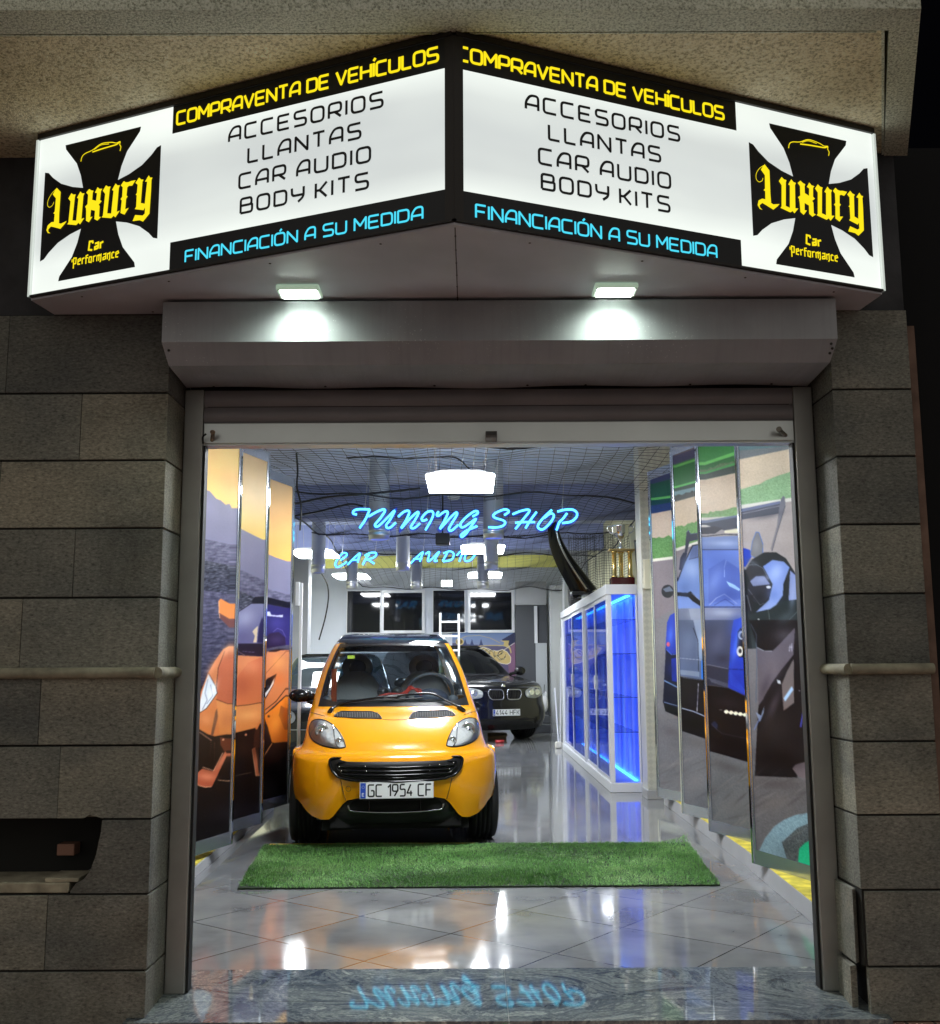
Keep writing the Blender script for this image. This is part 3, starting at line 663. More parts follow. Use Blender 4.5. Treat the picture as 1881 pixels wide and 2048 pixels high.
    # small blackletter words: thick upright strokes with diamond feet
    low = {'a': (0.62,[[(0.1,0.92),(0.55,1),(0.55,0.05)],[(0.55,0.55),(0.1,0.4),(0.1,0.05),(0.5,0.12)]]), 'r': (0.5,[[(0.1,1),(0.12,0.0)],[(0.12,0.8),(0.5,1.0)]]),
           'e': (0.6,[[(0.1,0.5),(0.55,0.7),(0.45,1),(0.1,0.85),(0.1,0.1),(0.5,0.05)]]), 'f': (0.45,[[(0.5,1.35),(0.15,1.25),(0.15,-0.1)],[(0,0.85),(0.5,0.9)]]),
           'o': (0.62,[[(0.1,0.9),(0.1,0.1),(0.5,0.0),(0.52,0.9),(0.1,0.95)]]), 'm': (0.95,[[(0.1,1),(0.1,0)],[(0.1,0.8),(0.45,1),(0.45,0)],[(0.45,0.8),(0.8,1),(0.8,0.0),(0.65,-0.25)]]),
           'n': (0.62,[[(0.1,1),(0.1,0)],[(0.1,0.8),(0.5,1),(0.5,0),(0.35,-0.25)]]), 'c': (0.55,[[(0.5,0.85),(0.3,1),(0.1,0.85),(0.1,0.1),(0.5,0.05)]]),
           'C': (0.75,[[(0.68,1.02),(0.62,1.36),(0.2,1.4),(0.12,0.15),(0.62,0.0)]]), 'P': (0.8,[[(0.25,1.35),(0.25,-0.5)],[(0.25,1.25),(0.68,1.2),(0.65,0.3),(0.25,0.25)],[(0.0,1.1),(0.0,0.6)]])}
    for txt, a, b_, z0, H, wd in (('Car',(755,1290),(925,1320),0,0,0.0078), ('Performance',(590,1420),(1110,1520),0,0,0.0052)):
        mb = MB(); ax, az = E(*a); bx, _ = E(*b_); zb = E(800,1415)[1] if txt == 'Car' else E(850,1555)[1]; zt = E(800,1345)[1] if txt == 'Car' else E(850,1490)[1]
        tot = sum(low[c][0] for c in txt)+0.12*(len(txt)-1); kx = (bx-ax)/tot; pen = 0
        for ch in txt:
            for k, st in enumerate(low[ch][1]):
                pth = [(ax+(pen+p[0])*kx, zb+p[1]*(zt-zb)) for p in st]
                for q in ribbon2d(pth, wd): spoly(mb, sd, [(cs+sg*x, cz+z) for x, z in q], 0.0052+0.0002*k)
            pen += low[ch][0]+0.12
        mb.build('emblem_lettering', YEL, fc, fixn=False)
# ================================================================== LED FLOOD LIGHTS under the sign
def beam_mat(name, col, strength, power):
    m = emat(name, col, strength); n, l = m.node_tree.nodes, m.node_tree.links; e = [q for q in n if q.type == 'EMISSION'][0]
    g = n.new('ShaderNodeNewGeometry'); d = n.new('ShaderNodeVectorMath'); d.operation = 'DOT_PRODUCT'; l.new(g.outputs['Incoming'], d.inputs[0]); l.new(g.outputs['Normal'], d.inputs[1])
    p = n.new('ShaderNodeMath'); p.operation = 'POWER'; p.inputs[1].default_value = power; l.new(d.outputs['Value'], p.inputs[0])
    k = n.new('ShaderNodeMath'); k.operation = 'MULTIPLY'; k.inputs[1].default_value = strength; l.new(p.outputs[0], k.inputs[0]); l.new(k.outputs[0], e.inputs[1])
    return m
FLENS = beam_mat('flood_lens', (0.84,1.0,0.86), L_SPOT, 2.0)     # LED optics: a beam, stronger straight down
def flood(x, y, label):
    t = thing('flood_light', label, 'light', (x,y,2.719), 'flood lights under the sign')
    mb = MB(); b = 0.083
    mb.bbox(-b,-0.056,-0.022,b,0.056,-0.0012,0.006)
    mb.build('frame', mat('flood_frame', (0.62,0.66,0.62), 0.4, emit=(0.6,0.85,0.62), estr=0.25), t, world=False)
    MB().bbox(-0.068,-0.044,-0.0245,0.068,0.044,-0.0225,0.0008).build('lens', FLENS, t, world=False)
    mb = MB()
    for sx_ in (-1,1):
        for sy_ in (-1,1): mb.ell((sx_*0.074,sy_*0.048,-0.0222),(0.004,0.004,0.002),8,6)
    mb.build('screw', MATS['rivet_dark'], t, world=False)
    return t
flood(-0.655,-0.556,'small white LED flood light under the left wing of the sign')
flood(0.565,-0.556,'small white LED flood light under the right wing of the sign')
# ================================================================== INSIDE: ROOM
YEP = mat('pale_yellow_paint', (0.66,0.64,0.42), 0.7, noise=(1.5,0.06,3))
WHP = mat('white_paint', (0.72,0.74,0.77), 0.6, noise=(1.5,0.06,3))
GRP = mat('grey_paint', (0.36,0.37,0.39), 0.6, noise=(2,0.08,3))
CEIL = mat('ceiling_paint', (0.74,0.79,0.97), 0.8, noise=(1.2,0.12,4))
DARKW = mat('dark_glass', (0.012,0.013,0.016), 0.04, spec=0.7)
WALU = mat('white_aluminium', (0.74,0.76,0.80), 0.3, 0.15)
CHROME = mat('mirror_trim', (0.82,0.84,0.86), 0.06, 1.0)
STEEL = mat('duct_steel', (0.62,0.63,0.65), 0.36, 1.0, bump=(3,0.05,0.02))
BLACKP = mat('black_plastic', (0.015,0.015,0.016), 0.35)
def make_diamond():
    m = mat('tread_plate', (0.62,0.63,0.58), 0.38, 0.35); n, l, b = N(m)
    t = n.new('ShaderNodeTexCoord'); mp = n.new('ShaderNodeMapping'); mp.inputs['Rotation'].default_value = (0,radians(45),radians(0)); mp.inputs['Scale'].default_value = (22,22,22)
    l.new(t.outputs['Object'], mp.inputs[0]); ck = n.new('ShaderNodeTexChecker'); ck.inputs['Scale'].default_value = 1.0; l.new(mp.outputs[0], ck.inputs['Vector'])
    ck.inputs['Color1'].default_value = (0.66,0.66,0.60,1); ck.inputs['Color2'].default_value = (0.58,0.585,0.535,1); l.new(ck.outputs[0], b.inputs['Base Color'])
    bp = n.new('ShaderNodeBump'); bp.inputs['Strength'].default_value = 0.4; bp.inputs['Distance'].default_value = 0.01; l.new(ck.outputs[1], bp.inputs['Height']); l.new(bp.outputs[0], b.inputs['Normal'])
    return m
TREAD = make_diamond()
CZ = 3.55
MB().box(-2.35,0.2,0,-2.15,5.55,CZ).box(-3.85,5.45,0,-2.15,5.56,CZ).box(-3.95,5.5,0,-3.8,17.6,CZ).build('wall', YEP, B)
MB().box(2.15,0.2,0,2.35,17.6,CZ).build('wall', YEP, B)
MB().box(-2.75,0.06,0,-2.15,0.2,CZ).box(2.15,0.06,0,2.35,0.2,CZ).box(-2.15,0.2,2.73,2.15,0.3,CZ).box(-2.15,0.06,0,-1.235,0.2,2.73).box(1.49,0.201,0,2.15,0.26,2.73).build('wall', GRP, B)
MB().box(-3.95,0.2,CZ,2.35,17.7,CZ+0.1).build('ceiling', CEIL, B)
# concrete beams under the ceiling
for i, (y, dz) in enumerate(((8.6,0.42),(12.3,0.40))):
    MB().bbox(-3.79,y,CZ-dz,2.145,y+0.35,CZ-0.001,0.01).build('ceiling_beam', mat('beam_blue', (0.36,0.41,0.68), 0.7, noise=(2,0.1,3)), B)
MB().box(-3.79,15.9,3.19,2.145,15.96,3.43).build('yellow_band', mat('yellow_band_paint', (0.62,0.60,0.16), 0.6), B)
# back wall with office windows
YB = 17.5
MB().box(-3.85,YB,0,2.2,YB+0.2,CZ).build('wall', mat('back_wall_paint', (0.60,0.64,0.72), 0.6, noise=(1.2,0.07,3)), B)
def window(xa, xb, za, zb, t=0.055):
    fr = MB(); y0, y1 = YB-0.05, YB-0.001
    fr.box(xa,y0,zb-t,xb,y1,zb).box(xa,y0,za,xb,y1,za+t).box(xa,y0,za+t,xa+t,y1,zb-t).box(xb-t,y0,za+t,xb,y1,zb-t)
    f = fr.build('window', WALU, B)
    MB().box(xa+t,YB-0.02,za+t,xb-t,YB-0.012,zb-t).build('pane', DARKW, f)
    return f
def bx(px): return float(aty(px, 1230, YB)[0])
za, zb = 2.0, 2.87
window(bx(694), bx(762), za-0.02, zb, 0.012); window(bx(762)+0.01, bx(850), za-0.02, zb); window(bx(866), bx(931), za-0.02, zb, 0.012); window(bx(936), bx(1029), za-0.02, zb)
# steel pillar and door leaf at the far right, raised step
MB().box(bx(1030),YB-0.45,0.3,bx(1092),YB-0.001,2.55).build('doorway', mat('dark_doorway', (0.06,0.065,0.075), 0.5), B)
MB().bbox(bx(1068),YB-0.50,0.45,bx(1090),YB-0.451,1.75,0.004).build('door_leaf', mat('grey_door', (0.42,0.45,0.47), 0.5), B)
MB().bbox(bx(1066),YB-0.52,1.75,bx(1072),YB-0.451,2.5,0.003).build('door_post', WALU, B)
MB().bbox(bx(1030),YB-0.5,2.52,bx(1090),YB-0.45,3.0,0.004).build('door_header', GRP, B)
MB().bbox(0.85,16.4,0.001,2.14,YB-0.5,0.16,0.008).bbox(1.1,16.75,0.161,2.14,YB-0.5,0.32,0.008).build('step', mat('step_dark', (0.09,0.095,0.10), 0.35), B)
# tread plate clad pillars
MB().bbox(1.70,14.6,0.0,2.14,15.0,CZ-0.01,0.004).build('pillar', mat('tread_grey', (0.46,0.48,0.50), 0.35, 0.5, bump=(40,0.6,0.02)), B)
MB().bbox(1.55,16.1,0.0,2.14,16.38,2.85,0.004).build('pillar', MATS['tread_grey'], B)
MB().bbox(1.70,5.95,0.09,2.145,6.25,CZ-0.01,0.004).build('pillar', TREAD, B)
MB().bbox(1.69,5.935,0.001,2.145,6.26,0.089,0.004).build('pillar_base', GRP, B)
MB().bbox(1.715,5.925,2.02,1.79,5.949,2.32,0.01).build('wall_switch', mat('ivory_plastic', (0.7,0.68,0.55), 0.5), B)
# grey pillar on the left, with conduit
MB().bbox(-3.35,14.0,0.0,-2.85,14.4,CZ-0.01,0.006).build('pillar', GRP, B)
# plinths along the side walls, yellow painted top
YPL = mat('yellow_paint_worn', (0.66,0.55,0.06), 0.6, noise=(9,0.5,6))
for nm, pts in (('R',[(1.66,0.30),(1.755,2.55),(1.79,5.6),(2.14,5.6),(2.14,0.30)]),):
    MB().prism(pts, 'z', 0.001, 0.10).build('plinth', GRP, B)
    MB().prism([(1.665,0.30),(1.76,2.55),(1.795,5.6),(1.93,5.6),(1.90,2.55),(1.83,0.30)], 'z', 0.1005, 0.104).build('plinth_edge', YPL, B)
MB().prism([(-1.62,0.30),(-1.70,2.3),(-1.80,5.4),(-2.14,5.4),(-2.14,0.30)], 'z', 0.001, 0.06).build('plinth', GRP, B)
MB().prism([(-1.63,0.30),(-1.71,2.3),(-1.81,5.4),(-1.94,5.4),(-1.86,2.3),(-1.80,0.30)], 'z', 0.0605, 0.064).build('plinth_edge', YPL, B)

# ================================================================== PAINTED PICTURES (flat prints, colour per vertex)
class Canvas:
    def __init__(s, x0, y0, x1, y1, k=1.0, bgc=(100,100,100)):
        s.x0, s.y0, s.k = x0, y0, k; s.w, s.h = int((x1-x0)*k), int((y1-y0)*k)
        s.a = np.empty((s.h, s.w, 3)); s.a[:] = bgc
        s.X, s.Y = np.meshgrid(x0+(np.arange(s.w)+0.5)/k, y0+(np.arange(s.h)+0.5)/k)
        s.clip = np.ones((s.h, s.w), bool); s.T = (0, 0, 1.0)
    def use(s, ox, oy, sc): s.T = (ox, oy, sc)
    def P(s, pts): ox, oy, sc = s.T; return np.array([(ox+x/sc, oy+y/sc) for x, y in pts])
    def mask(s, pts):
        P = s.P(pts); m = np.zeros_like(s.X, bool); n = len(P)
        for i in range(n):
            (xa, ya), (xb, yb) = P[i], P[(i+1) % n]
            if ya == yb: continue
            c = ((ya > s.Y) != (yb > s.Y)) & (s.X < (xb-xa)*(s.Y-ya)/(yb-ya)+xa); m ^= c
        return m & s.clip
    def poly(s, pts, c0, c1=None, ang=None, noise=0, streak=None):
        m = s.mask(pts)
        if not m.any(): return
        s.fill(m, c0, c1, ang, noise, streak)
    def fill(s, m, c0, c1=None, ang=None, noise=0, streak=None):
        c0 = np.array(c0, float)
        if c1 is None: col = np.broadcast_to(c0, s.a.shape).copy()
        else:
            d = (0,1) if ang is None else (cos(ang), sin(ang))
            t = s.X*d[0]+s.Y*d[1]; lo, hi = t[m].min(), t[m].max(); t = np.clip((t-lo)/max(hi-lo,1e-6),0,1)[...,None]
            col = c0*(1-t)+np.array(c1, float)*t
        if noise: 
            g = RNG.normal(0,1,(s.h,s.w)); g = (g+np.roll(g,1,1))*0.7 if streak is None else s.blur(g, *streak)
            col = col+g[...,None]*noise
        s.a[m] = col[m]
    def blur(s, g, bx_, by_):
        for ax, n in ((1,bx_),(0,by_)):
            acc = np.zeros_like(g)
            for k in range(-n, n+1): acc += np.roll(g, k, ax)
            g = acc/sqrt(2*n+1)
        return g
    def line(s, pts, wd, c):
        for q in ribbon2d(s.P(pts), wd):
            o = s.T; s.T = (0,0,1.0); s.poly([tuple(p) for p in q], c); s.T = o
    def disc(s, c, r, col, ry=None):
        s.poly([(c[0]+r*cos(t*pi/10), c[1]+(ry or r)*sin(t*pi/10)) for t in range(20)], col)
    def soft(s, c, rx, ry, col, a=0.5, ang=0.0):
        (cx, cy), = s.P([c]); k = s.T[2]; dx, dy = s.X-cx, s.Y-cy; u = dx*cos(ang)+dy*sin(ang); v = -dx*sin(ang)+dy*cos(ang)
        w_ = a*np.exp(-((u*k/rx)**2+(v*k/ry)**2))*s.clip; s.a = s.a*(1-w_[...,None])+np.array(col, float)*w_[...,None]
    def sample(s, px, py):
        fx = np.clip((px-s.x0)*s.k-0.5, 0, s.w-1.001); fy = np.clip((py-s.y0)*s.k-0.5, 0, s.h-1.001)
        i, j = fx.astype(int), fy.astype(int); u, v = (fx-i)[...,None], (fy-j)[...,None]; a = s.a
        c = (a[j,i]*(1-u)+a[j,i+1]*u)*(1-v)+(a[j+1,i]*(1-u)+a[j+1,i+1]*u)*v
        c = np.clip(c,0,255)/255
        return np.where(c <= 0.04045, c/12.92, ((c+0.055)/1.055)**2.4)
def print_mat(name, gain, rough=0.3, glow=0.0):
    m = mat(name, (0.5,)*3, 0.40, spec=0.14); n, l, b = N(m)
    a = n.new('ShaderNodeVertexColor'); a.layer_name = 'print'
    g = n.new('ShaderNodeMix'); g.data_type = 'RGBA'; g.blend_type = 'MULTIPLY'; g.inputs['Factor'].default_value = 1; g.inputs['B'].default_value = (gain,gain,gain,1)
    l.new(a.outputs[0], g.inputs['A']); l.new(g.outputs['Result'], b.inputs['Base Color'])
    return m
def print_mesh(name, cv, P00, P10, P01, P11, nx, ny, m, parent, clampx=None):
    """grid between four corner points; colours looked up on the canvas where each vertex lies"""
    u, v = np.meshgrid(np.linspace(0,1,nx+1), np.linspace(0,1,ny+1))
    u_, v_ = u[...,None], v[...,None]
    P = (np.array(P00)*(1-u_)+np.array(P10)*u_)*(1-v_)+(np.array(P01)*(1-u_)+np.array(P11)*u_)*v_
    q = proj(P.reshape(-1,3)); px, py = q[:,0], q[:,1]
    if clampx:
        (xa_, xb_), (ya_, yb_), (xc_, xd_) = clampx; kk = (py-ya_)/(yb_-ya_); px = np.clip(px, xa_+(xc_-xa_)*kk, xb_+(xd_-xb_)*kk)
    c = cv.sample(px, py)
    idx = np.arange((nx+1)*(ny+1)).reshape(ny+1, nx+1)
    F = np.stack([idx[:-1,:-1], idx[:-1,1:], idx[1:,1:], idx[1:,:-1]], -1).reshape(-1,4)
    me = bpy.data.meshes.new(name); me.from_pydata(P.reshape(-1,3).tolist(), [], F.tolist())
    ca = me.color_attributes.new('print', 'FLOAT_COLOR', 'POINT')
    ca.data.foreach_set('color', np.concatenate([c, np.ones((len(c),1))],1).ravel()); me.materials.append(m); me.update()
    o = bpy.data.objects.new(name, me); COL.objects.link(o)
    if parent is not None: o.parent = parent; o.location = -wofs(parent)
    return o

# ---------------------------------------------------------- left print: sports car before a sunset
cl = Canvas(380, 880, 600, 1750, 1.6, (40,34,40))
c5 = (380,880,5.295); c6 = (380,1180,3.591)
cl.use(*c5)
def lean(cv, x, k): return x + k*(cv.Y-930)
def colband(xa, xb): cl.clip = (cl.X >= lean(cl, cl.x0+xa/c5[2], -0.022)) & (cl.X < lean(cl, cl.x0+xb/c5[2], -0.022))
for xa, xb, ridge, s0, s1 in ((-200,490,[(-200,470),(160,525),(210,540),(280,620),(330,640),(380,685),(420,675),(445,720),(490,760)],(250,208,152),(255,205,125)),
                              (490,812,[(490,905),(510,912),(560,950),(700,1020),(790,1062),(812,1075)],(218,196,168),(250,208,118)),
                              (812,1300,[(812,1200),(820,1205),(900,1240),(1050,1290),(1300,1370)],(205,194,172),(250,186,112))):
    colband(xa, xb); y0 = ridge[0][1]
    cl.poly([(xa,-100),(xb,-100),(xb,2200),(xa,2200)], s0, s0)
    cl.poly([(xa,-20)]+[(xb,-20)]+[p for p in ridge[::-1]], s0, s1)
    lowp = ridge+[(xb,2600),(xa,2600)]
    cl.poly(lowp, (138,136,158), (98,100,124))
    a0 = ridge[len(ridge)//2][1]
    cl.poly([(xa,a0+330),(xb,a0+480),(xb,2600),(xa,2600)], (108,107,128), (60,61,80), None, 12, (7,2))
    cl.poly([(xa,a0+560),(xb,a0+700),(xb,a0+1000),(xa,a0+900)], (78,80,92), (62,64,80), None, 20, (4,1))
cl.clip[:] = True
cl.use(*c6)
BLK = (30,25,24)
cl.poly([(-200,1000),(55,990),(130,1035),(180,1050),(310,1030),(470,990),(540,900),(700,800),(1000,800),(1000,2300),(-200,2300)], (40,31,28), (26,25,28), None, 4)
cl.poly([(-150,900),(60,960),(60,1010),(-150,1060)], (190,122,86))
cl.poly([(208,78),(222,62),(300,105),(300,285),(216,200)], (214,140,88)); cl.poly([(212,165),(300,215),(300,285),(216,202)], (112,76,74)); cl.line([(208,78),(211,165),(217,205)],1.0,(245,210,170))
cl.poly([(445,92),(450,70),(470,50),(530,45),(700,85),(703,130),(540,98)], (24,22,36))
cl.poly([(335,165),(440,98),(545,100),(545,420),(330,385)], (128,130,160), (108,106,146))
cl.poly([(540,100),(703,130),(700,395),(540,420)], (50,46,96), (58,52,112)); cl.line([(330,170),(440,97),(545,97)],1.4,(20,18,28))
cl.poly([(485,378),(500,250),(528,170),(548,170),(548,380)], (46,42,84))
cl.poly([(450,298),(490,255),(480,378),(456,376),(468,330)], (222,206,178))
cl.poly([(550,155),(575,155),(585,178),(625,182),(670,178),(668,196),(555,186)], (215,220,240)); cl.line([(600,300),(630,275),(665,290),(690,340)],1.0,(140,130,180))
cl.poly([(545,352),(572,312),(640,300),(684,340),(690,395),(550,420)], (46,36,66))
hood = [(298,395),(240,425),(180,510),(130,600),(75,740),(55,870),(52,990),(130,1035),(180,1050),(310,1030),(470,990),(480,1012),(530,900),(700,745),(705,430),(560,440),(540,480),(330,470)]
cl.poly(hood, (203,138,106), (196,124,76))
cl.poly([(330,640),(420,520),(520,480),(528,805),(320,835)], (192,114,88), (196,122,84)); cl.poly([(200,560),(250,440),(300,400),(330,470),(330,640),(290,830),(195,785)], (186,116,92), (178,106,80))
cl.poly([(150,1045),(185,870),(230,800),(272,822),(205,900),(168,1050)], (118,84,68)); cl.poly([(190,785),(320,835),(530,805),(520,900),(470,990),(310,1030),(215,1035)], (206,144,98), (200,132,80))
cl.line([(250,440),(205,560),(192,690),(195,740)],1.1,(52,34,34)); cl.line([(190,785),(320,835),(420,825),(530,805)],1.2,(52,32,28)); cl.line([(545,600),(700,432)],0.9,(120,70,50))
cl.poly([(330,383),(520,383),(548,415),(520,475),(400,470),(330,465)], (38,30,48)); cl.line([(380,440),(470,448)],1.0,(110,106,140)); cl.line([(330,430),(395,470)],0.9,(170,150,150))
cl.poly([(560,445),(585,432),(690,420),(620,445)], (36,24,28))
cl.poly([(135,598),(185,690),(198,740),(120,850),(75,880),(58,865),(90,730)], (208,218,230), (232,236,240)); cl.line([(135,598),(185,690),(198,740),(120,850),(75,880),(58,865)],1.2,(40,36,44)); cl.line([(130,640),(110,740),(125,790),(90,860)],1.4,(128,140,164)); cl.line([(150,680),(165,760),(120,820)],1.0,(110,120,150))
cl.poly([(535,660),(560,635),(625,600),(600,680),(535,800)], (28,24,28)); cl.poly([(538,745),(575,700),(612,622),(602,672),(560,745),(540,775)], (222,224,226)); cl.disc((565,695),12,(60,60,70))
cl.poly([(530,905),(600,850),(704,750),(705,1090),(640,1100),(590,1095),(560,980)], (226,142,62), (206,124,58)); cl.line([(530,870),(620,800),(704,690)],1.5,(40,24,20)); cl.disc((567,907),9,(70,40,30)); cl.poly([(655,830),(690,850),(700,1010),(680,1000),(640,900)], (150,90,50))
cl.poly([(528,925),(590,1095),(560,1110),(528,1050)], (40,30,34)); cl.line([(522,1212),(560,1150),(592,1100)],1.6,(226,160,112)); cl.poly([(530,1200),(600,1098),(705,1088),(700,1180),(620,1240),(530,1300)], (64,44,38), (40,30,30))
cl.poly([(218,1055),(275,1068),(272,1150),(250,1160),(220,1110)], (98,58,44)); cl.disc((240,1075),7,(220,170,140)); cl.poly([(470,1000),(500,1000),(500,1130),(455,1140)], (70,46,38))
cl.poly([(40,1372),(52,1318),(90,1282),(165,1302),(255,1158),(270,1180),(160,1412),(110,1416),(60,1400)], (196,118,90), (170,92,70)); cl.line([(38,1375),(62,1402),(110,1416),(158,1412)],1.4,(236,180,150)); cl.line([(92,1272),(172,1298),(238,1168)],1.3,(240,190,160)); cl.line([(70,1020),(158,1082)],1.2,(190,150,130))
for k in range(9): cl.disc((150+3*sin(k), 1095+16*k),3,(140,110,95)); cl.disc((178, 1100+15*k),3,(140,110,95))
cl.poly([(448,1140),(470,1130),(498,1335),(476,1332)], (176,106,76)); cl.line([(448,1142),(476,1334),(496,1330)],1.2,(238,186,150)); cl.line([(310,1340),(445,1308)],0.9,(120,100,90)); cl.line([(205,1365),(270,1372)],1.1,(200,160,130))
cl.disc((403,1040),8,(196,140,110))
for c_, rx, ry, co_, a_, g_ in (((270,430),60,26,(246,190,150),0.7,-0.9),((160,560),26,70,(236,170,132),0.55,0.5),((430,545),80,60,(226,160,124),0.55,0.2),((380,700),60,90,(150,84,66),0.5,0.1),((300,760),30,70,(150,88,70),0.5,0.1),
    ((420,900),90,36,(232,176,120),0.6,-0.1),((120,930),46,40,(226,160,116),0.6,0.3),((260,930),40,60,(160,100,70),0.5,0.2),((640,520),60,60,(236,170,110),0.6,-0.6),((640,640),50,50,(214,120,66),0.5,0.4),((620,960),44,80,(250,176,90),0.6,0.3),((690,900),26,120,(176,96,40),0.6,0.1),
    ((400,200),70,60,(176,180,206),0.6,-0.5),((370,330),50,50,(96,94,130),0.6,0.0),((620,240),60,50,(88,84,150),0.6,0.1),((620,360),50,30,(84,72,110),0.6,0.0),((120,1340),60,26,(232,160,130),0.6,0.1),((220,1240),20,60,(226,150,118),0.6,0.6),((480,1240),14,80,(210,140,110),0.6,0.0),
    ((150,1200),60,70,(20,16,16),0.7,0.0),((400,1150),90,60,(56,40,34),0.6,0.0),((600,1320),70,60,(20,16,20),0.7,0.0),((300,1600),200,60,(46,42,46),0.6,-0.1),((600,1400),90,40,(44,40,46),0.5,-0.2),((170,720),20,60,(250,252,255),0.6,0.4)):
    cl.soft(c_, rx, ry, co_, a_, g_)
for k in range(60): cl.disc((RNG.uniform(30,700), RNG.uniform(1380,1800)),2.2,(90,80,80))

# ---------------------------------------------------------- right print: blue racing coupe on a track
cr = Canvas(1285, 870, 1660, 1770, 1.6, (122,116,119))
c7 = (1290,880,5.029); c8 = (1290,1240,3.869)
cr.use(*c7)
bands = {  # xa, xb, list of ((yl, yr), colour, noise)
 'D': (-50,288,[((385,300),(70,74,110),0),((475,385),(44,84,74),3),((600,555),(96,160,100),3),((622,580),(30,66,70),3),((680,622),(44,60,104),6),((765,700),(186,172,160),7),((1010,960),(96,134,86),16),((1212,1170),(206,206,196),0),((1240,1198),(122,116,122),4)]),
 'C': (288,578,[((165,60),(80,80,110),6),((250,150),(70,120,80),0),((262,165),(112,186,104),4),((285,190),(46,110,60),4),((470,390),(102,184,104),4),((492,412),(40,70,60),3),((522,455),(112,144,152),5),((560,500),(40,48,44),10),((625,545),(202,186,164),8),((890,800),(104,148,88),18),((1100,1000),(216,214,208),0),((1130,1030),(128,122,126),4)]),
 'B': (578,955,[((0,-50),(70,140,80),4),((230,100),(116,196,112),4),((262,138),(52,112,62),5),((300,190),(92,120,84),14),((330,212),(76,150,84),5),((352,240),(40,60,50),6),((405,322),(204,188,168),9),((742,660),(112,150,98),18),((782,762),(196,194,190),0),((870,880),(150,146,148),4)]),
 'A': (955,1900,[((0,-300),(96,120,124),5),((105,20),(112,118,122),6),((195,0),(196,184,166),9),((500,180),(134,166,132),17),((655,520),(206,206,202),0),((700,548),(158,152,152),4)])}
LE = {-50: 0.02, 288: 0.026, 578: 0.026, 955: 0.042, 1900: 0.042}
BD = lambda i: 1290+(288,578,955)[i]/c7[2]+(cr.Y-930)*(0.026,0.026,0.042)[i]
for k, (xa, xb, bs) in bands.items():
    cr.clip = (cr.X >= 1290+xa/c7[2]+(cr.Y-930)*LE[xa]) & (cr.X < 1290+xb/c7[2]+(cr.Y-930)*LE[xb])
    for (yl, yr), c_, nz in bs:
        jag = [(xa+(xb-xa)*t/14, yl+(yr-yl)*t/14+(RNG.uniform(-14,14) if nz > 9 else 0)) for t in range(15)]
        cr.poly([(xa,5000)]+[jag[0]]+jag+[(xb,5000)], c_, None, None, nz)
    cr.poly([(xa,1900),(xb,1700),(xb,6000),(xa,6000)], (118,117,122), (114,115,118), None, 6)
cr.clip[:] = True
sky = lambda *a, **k: None
cr.poly([(605,825),(948,765),(948,885),(800,908),(605,852)], (52,58,76)); cr.poly([(605,810),(948,752),(948,772),(605,838)], (96,108,134)); cr.poly([(985,690),(1362,612),(1362,640),(985,722)], (104,112,138)); cr.poly([(985,722),(1362,640),(1362,738),(985,800)], (76,80,92)); cr.line([(985,742),(1362,660)],1.0,(150,150,160))
cr.poly([(1358,640),(1372,590),(1392,562),(1410,575),(1416,660),(1325,960),(1282,1122),(1266,1095),(1330,860)], (106,108,120), (128,126,132)); cr.line([(1414,660),(1325,955),(1280,1120)],1.2,(64,66,76))
cr.poly([(608,880),(700,866),(785,890),(705,942),(608,946)], (40,42,58)); cr.poly([(800,912),(945,890),(945,938),(800,936)], (222,220,200))
cr.poly([(402,1135),(420,930),(440,908),(457,945),(578,928),(578,992),(450,1022),(420,1150)], (38,42,62)); cr.line([(420,930),(440,908),(460,945),(578,930)],1.1,(80,90,124))
cr.poly([(345,1305),(358,1185),(390,1130),(428,1140),(404,1222),(365,1310)], (28,32,52))
cr.poly([(325,1420),(480,1062),(580,1042),(588,1700),(322,1700)], (104,126,176), (126,150,206)); cr.poly([(480,1062),(580,1042),(582,1170),(445,1200)], (84,98,140))
cr.line([(325,1430),(400,1235),(480,1062),(578,1042)],2.2,(24,26,42)); cr.line([(442,1202),(582,1168)],1.2,(30,34,60))
cr.poly([(605,978),(955,962),(958,1105),(608,1102)], (124,142,186), (110,128,176)); cr.line([(605,970),(800,948),(950,955)],1.6,(40,42,56)); cr.line([(608,1103),(958,1105)],1.4,(36,40,70))
cr.poly([(610,1106),(960,1106),(975,1690),(625,1690)], (96,122,196), (120,142,208), 0.6); cr.poly([(640,1300),(800,1200),(960,1300),(970,1600),(640,1640)], (86,108,184), (96,116,190))
cr.line([(820,1210),(800,1280),(802,1380)],1.0,(180,200,240)); cr.poly([(820,1420),(900,1455),(960,1500),(950,1520),(850,1470)], (176,214,246)); cr.line([(650,1660),(720,1590),(800,1550),(870,1600),(930,1650)],1.2,(176,190,230)); cr.line([(700,1660),(810,1600),(900,1660)],1.0,(60,70,130))
cr.line([(625,1680),(975,1680)],2.2,(36,40,66))
cr.disc((230,1522),62,(34,36,42),66); cr.poly([(180,1500),(250,1470),(290,1520),(210,1530)], (96,104,120)); cr.line([(262,1520),(300,1590),(322,1640)],1.0,(60,60,66))
cr.poly([(328,1530),(430,1536),(460,1520),(590,1650),(592,1692),(480,1620),(440,1580),(328,1566)], (20,20,26)); cr.line([(470,1540),(585,1640)],0.9,(150,160,190))
cr.poly([(322,1696),(592,1694),(604,2100),(330,2100)], (118,126,148), (88,96,118)); cr.poly([(440,1696),(592,1694),(604,2100),(520,2100),(470,1830)], (150,158,178), (132,142,168))
cr.poly([(628,1696),(978,1690),(990,2100),(632,2100)], (132,140,168), (84,92,120), 1.2)
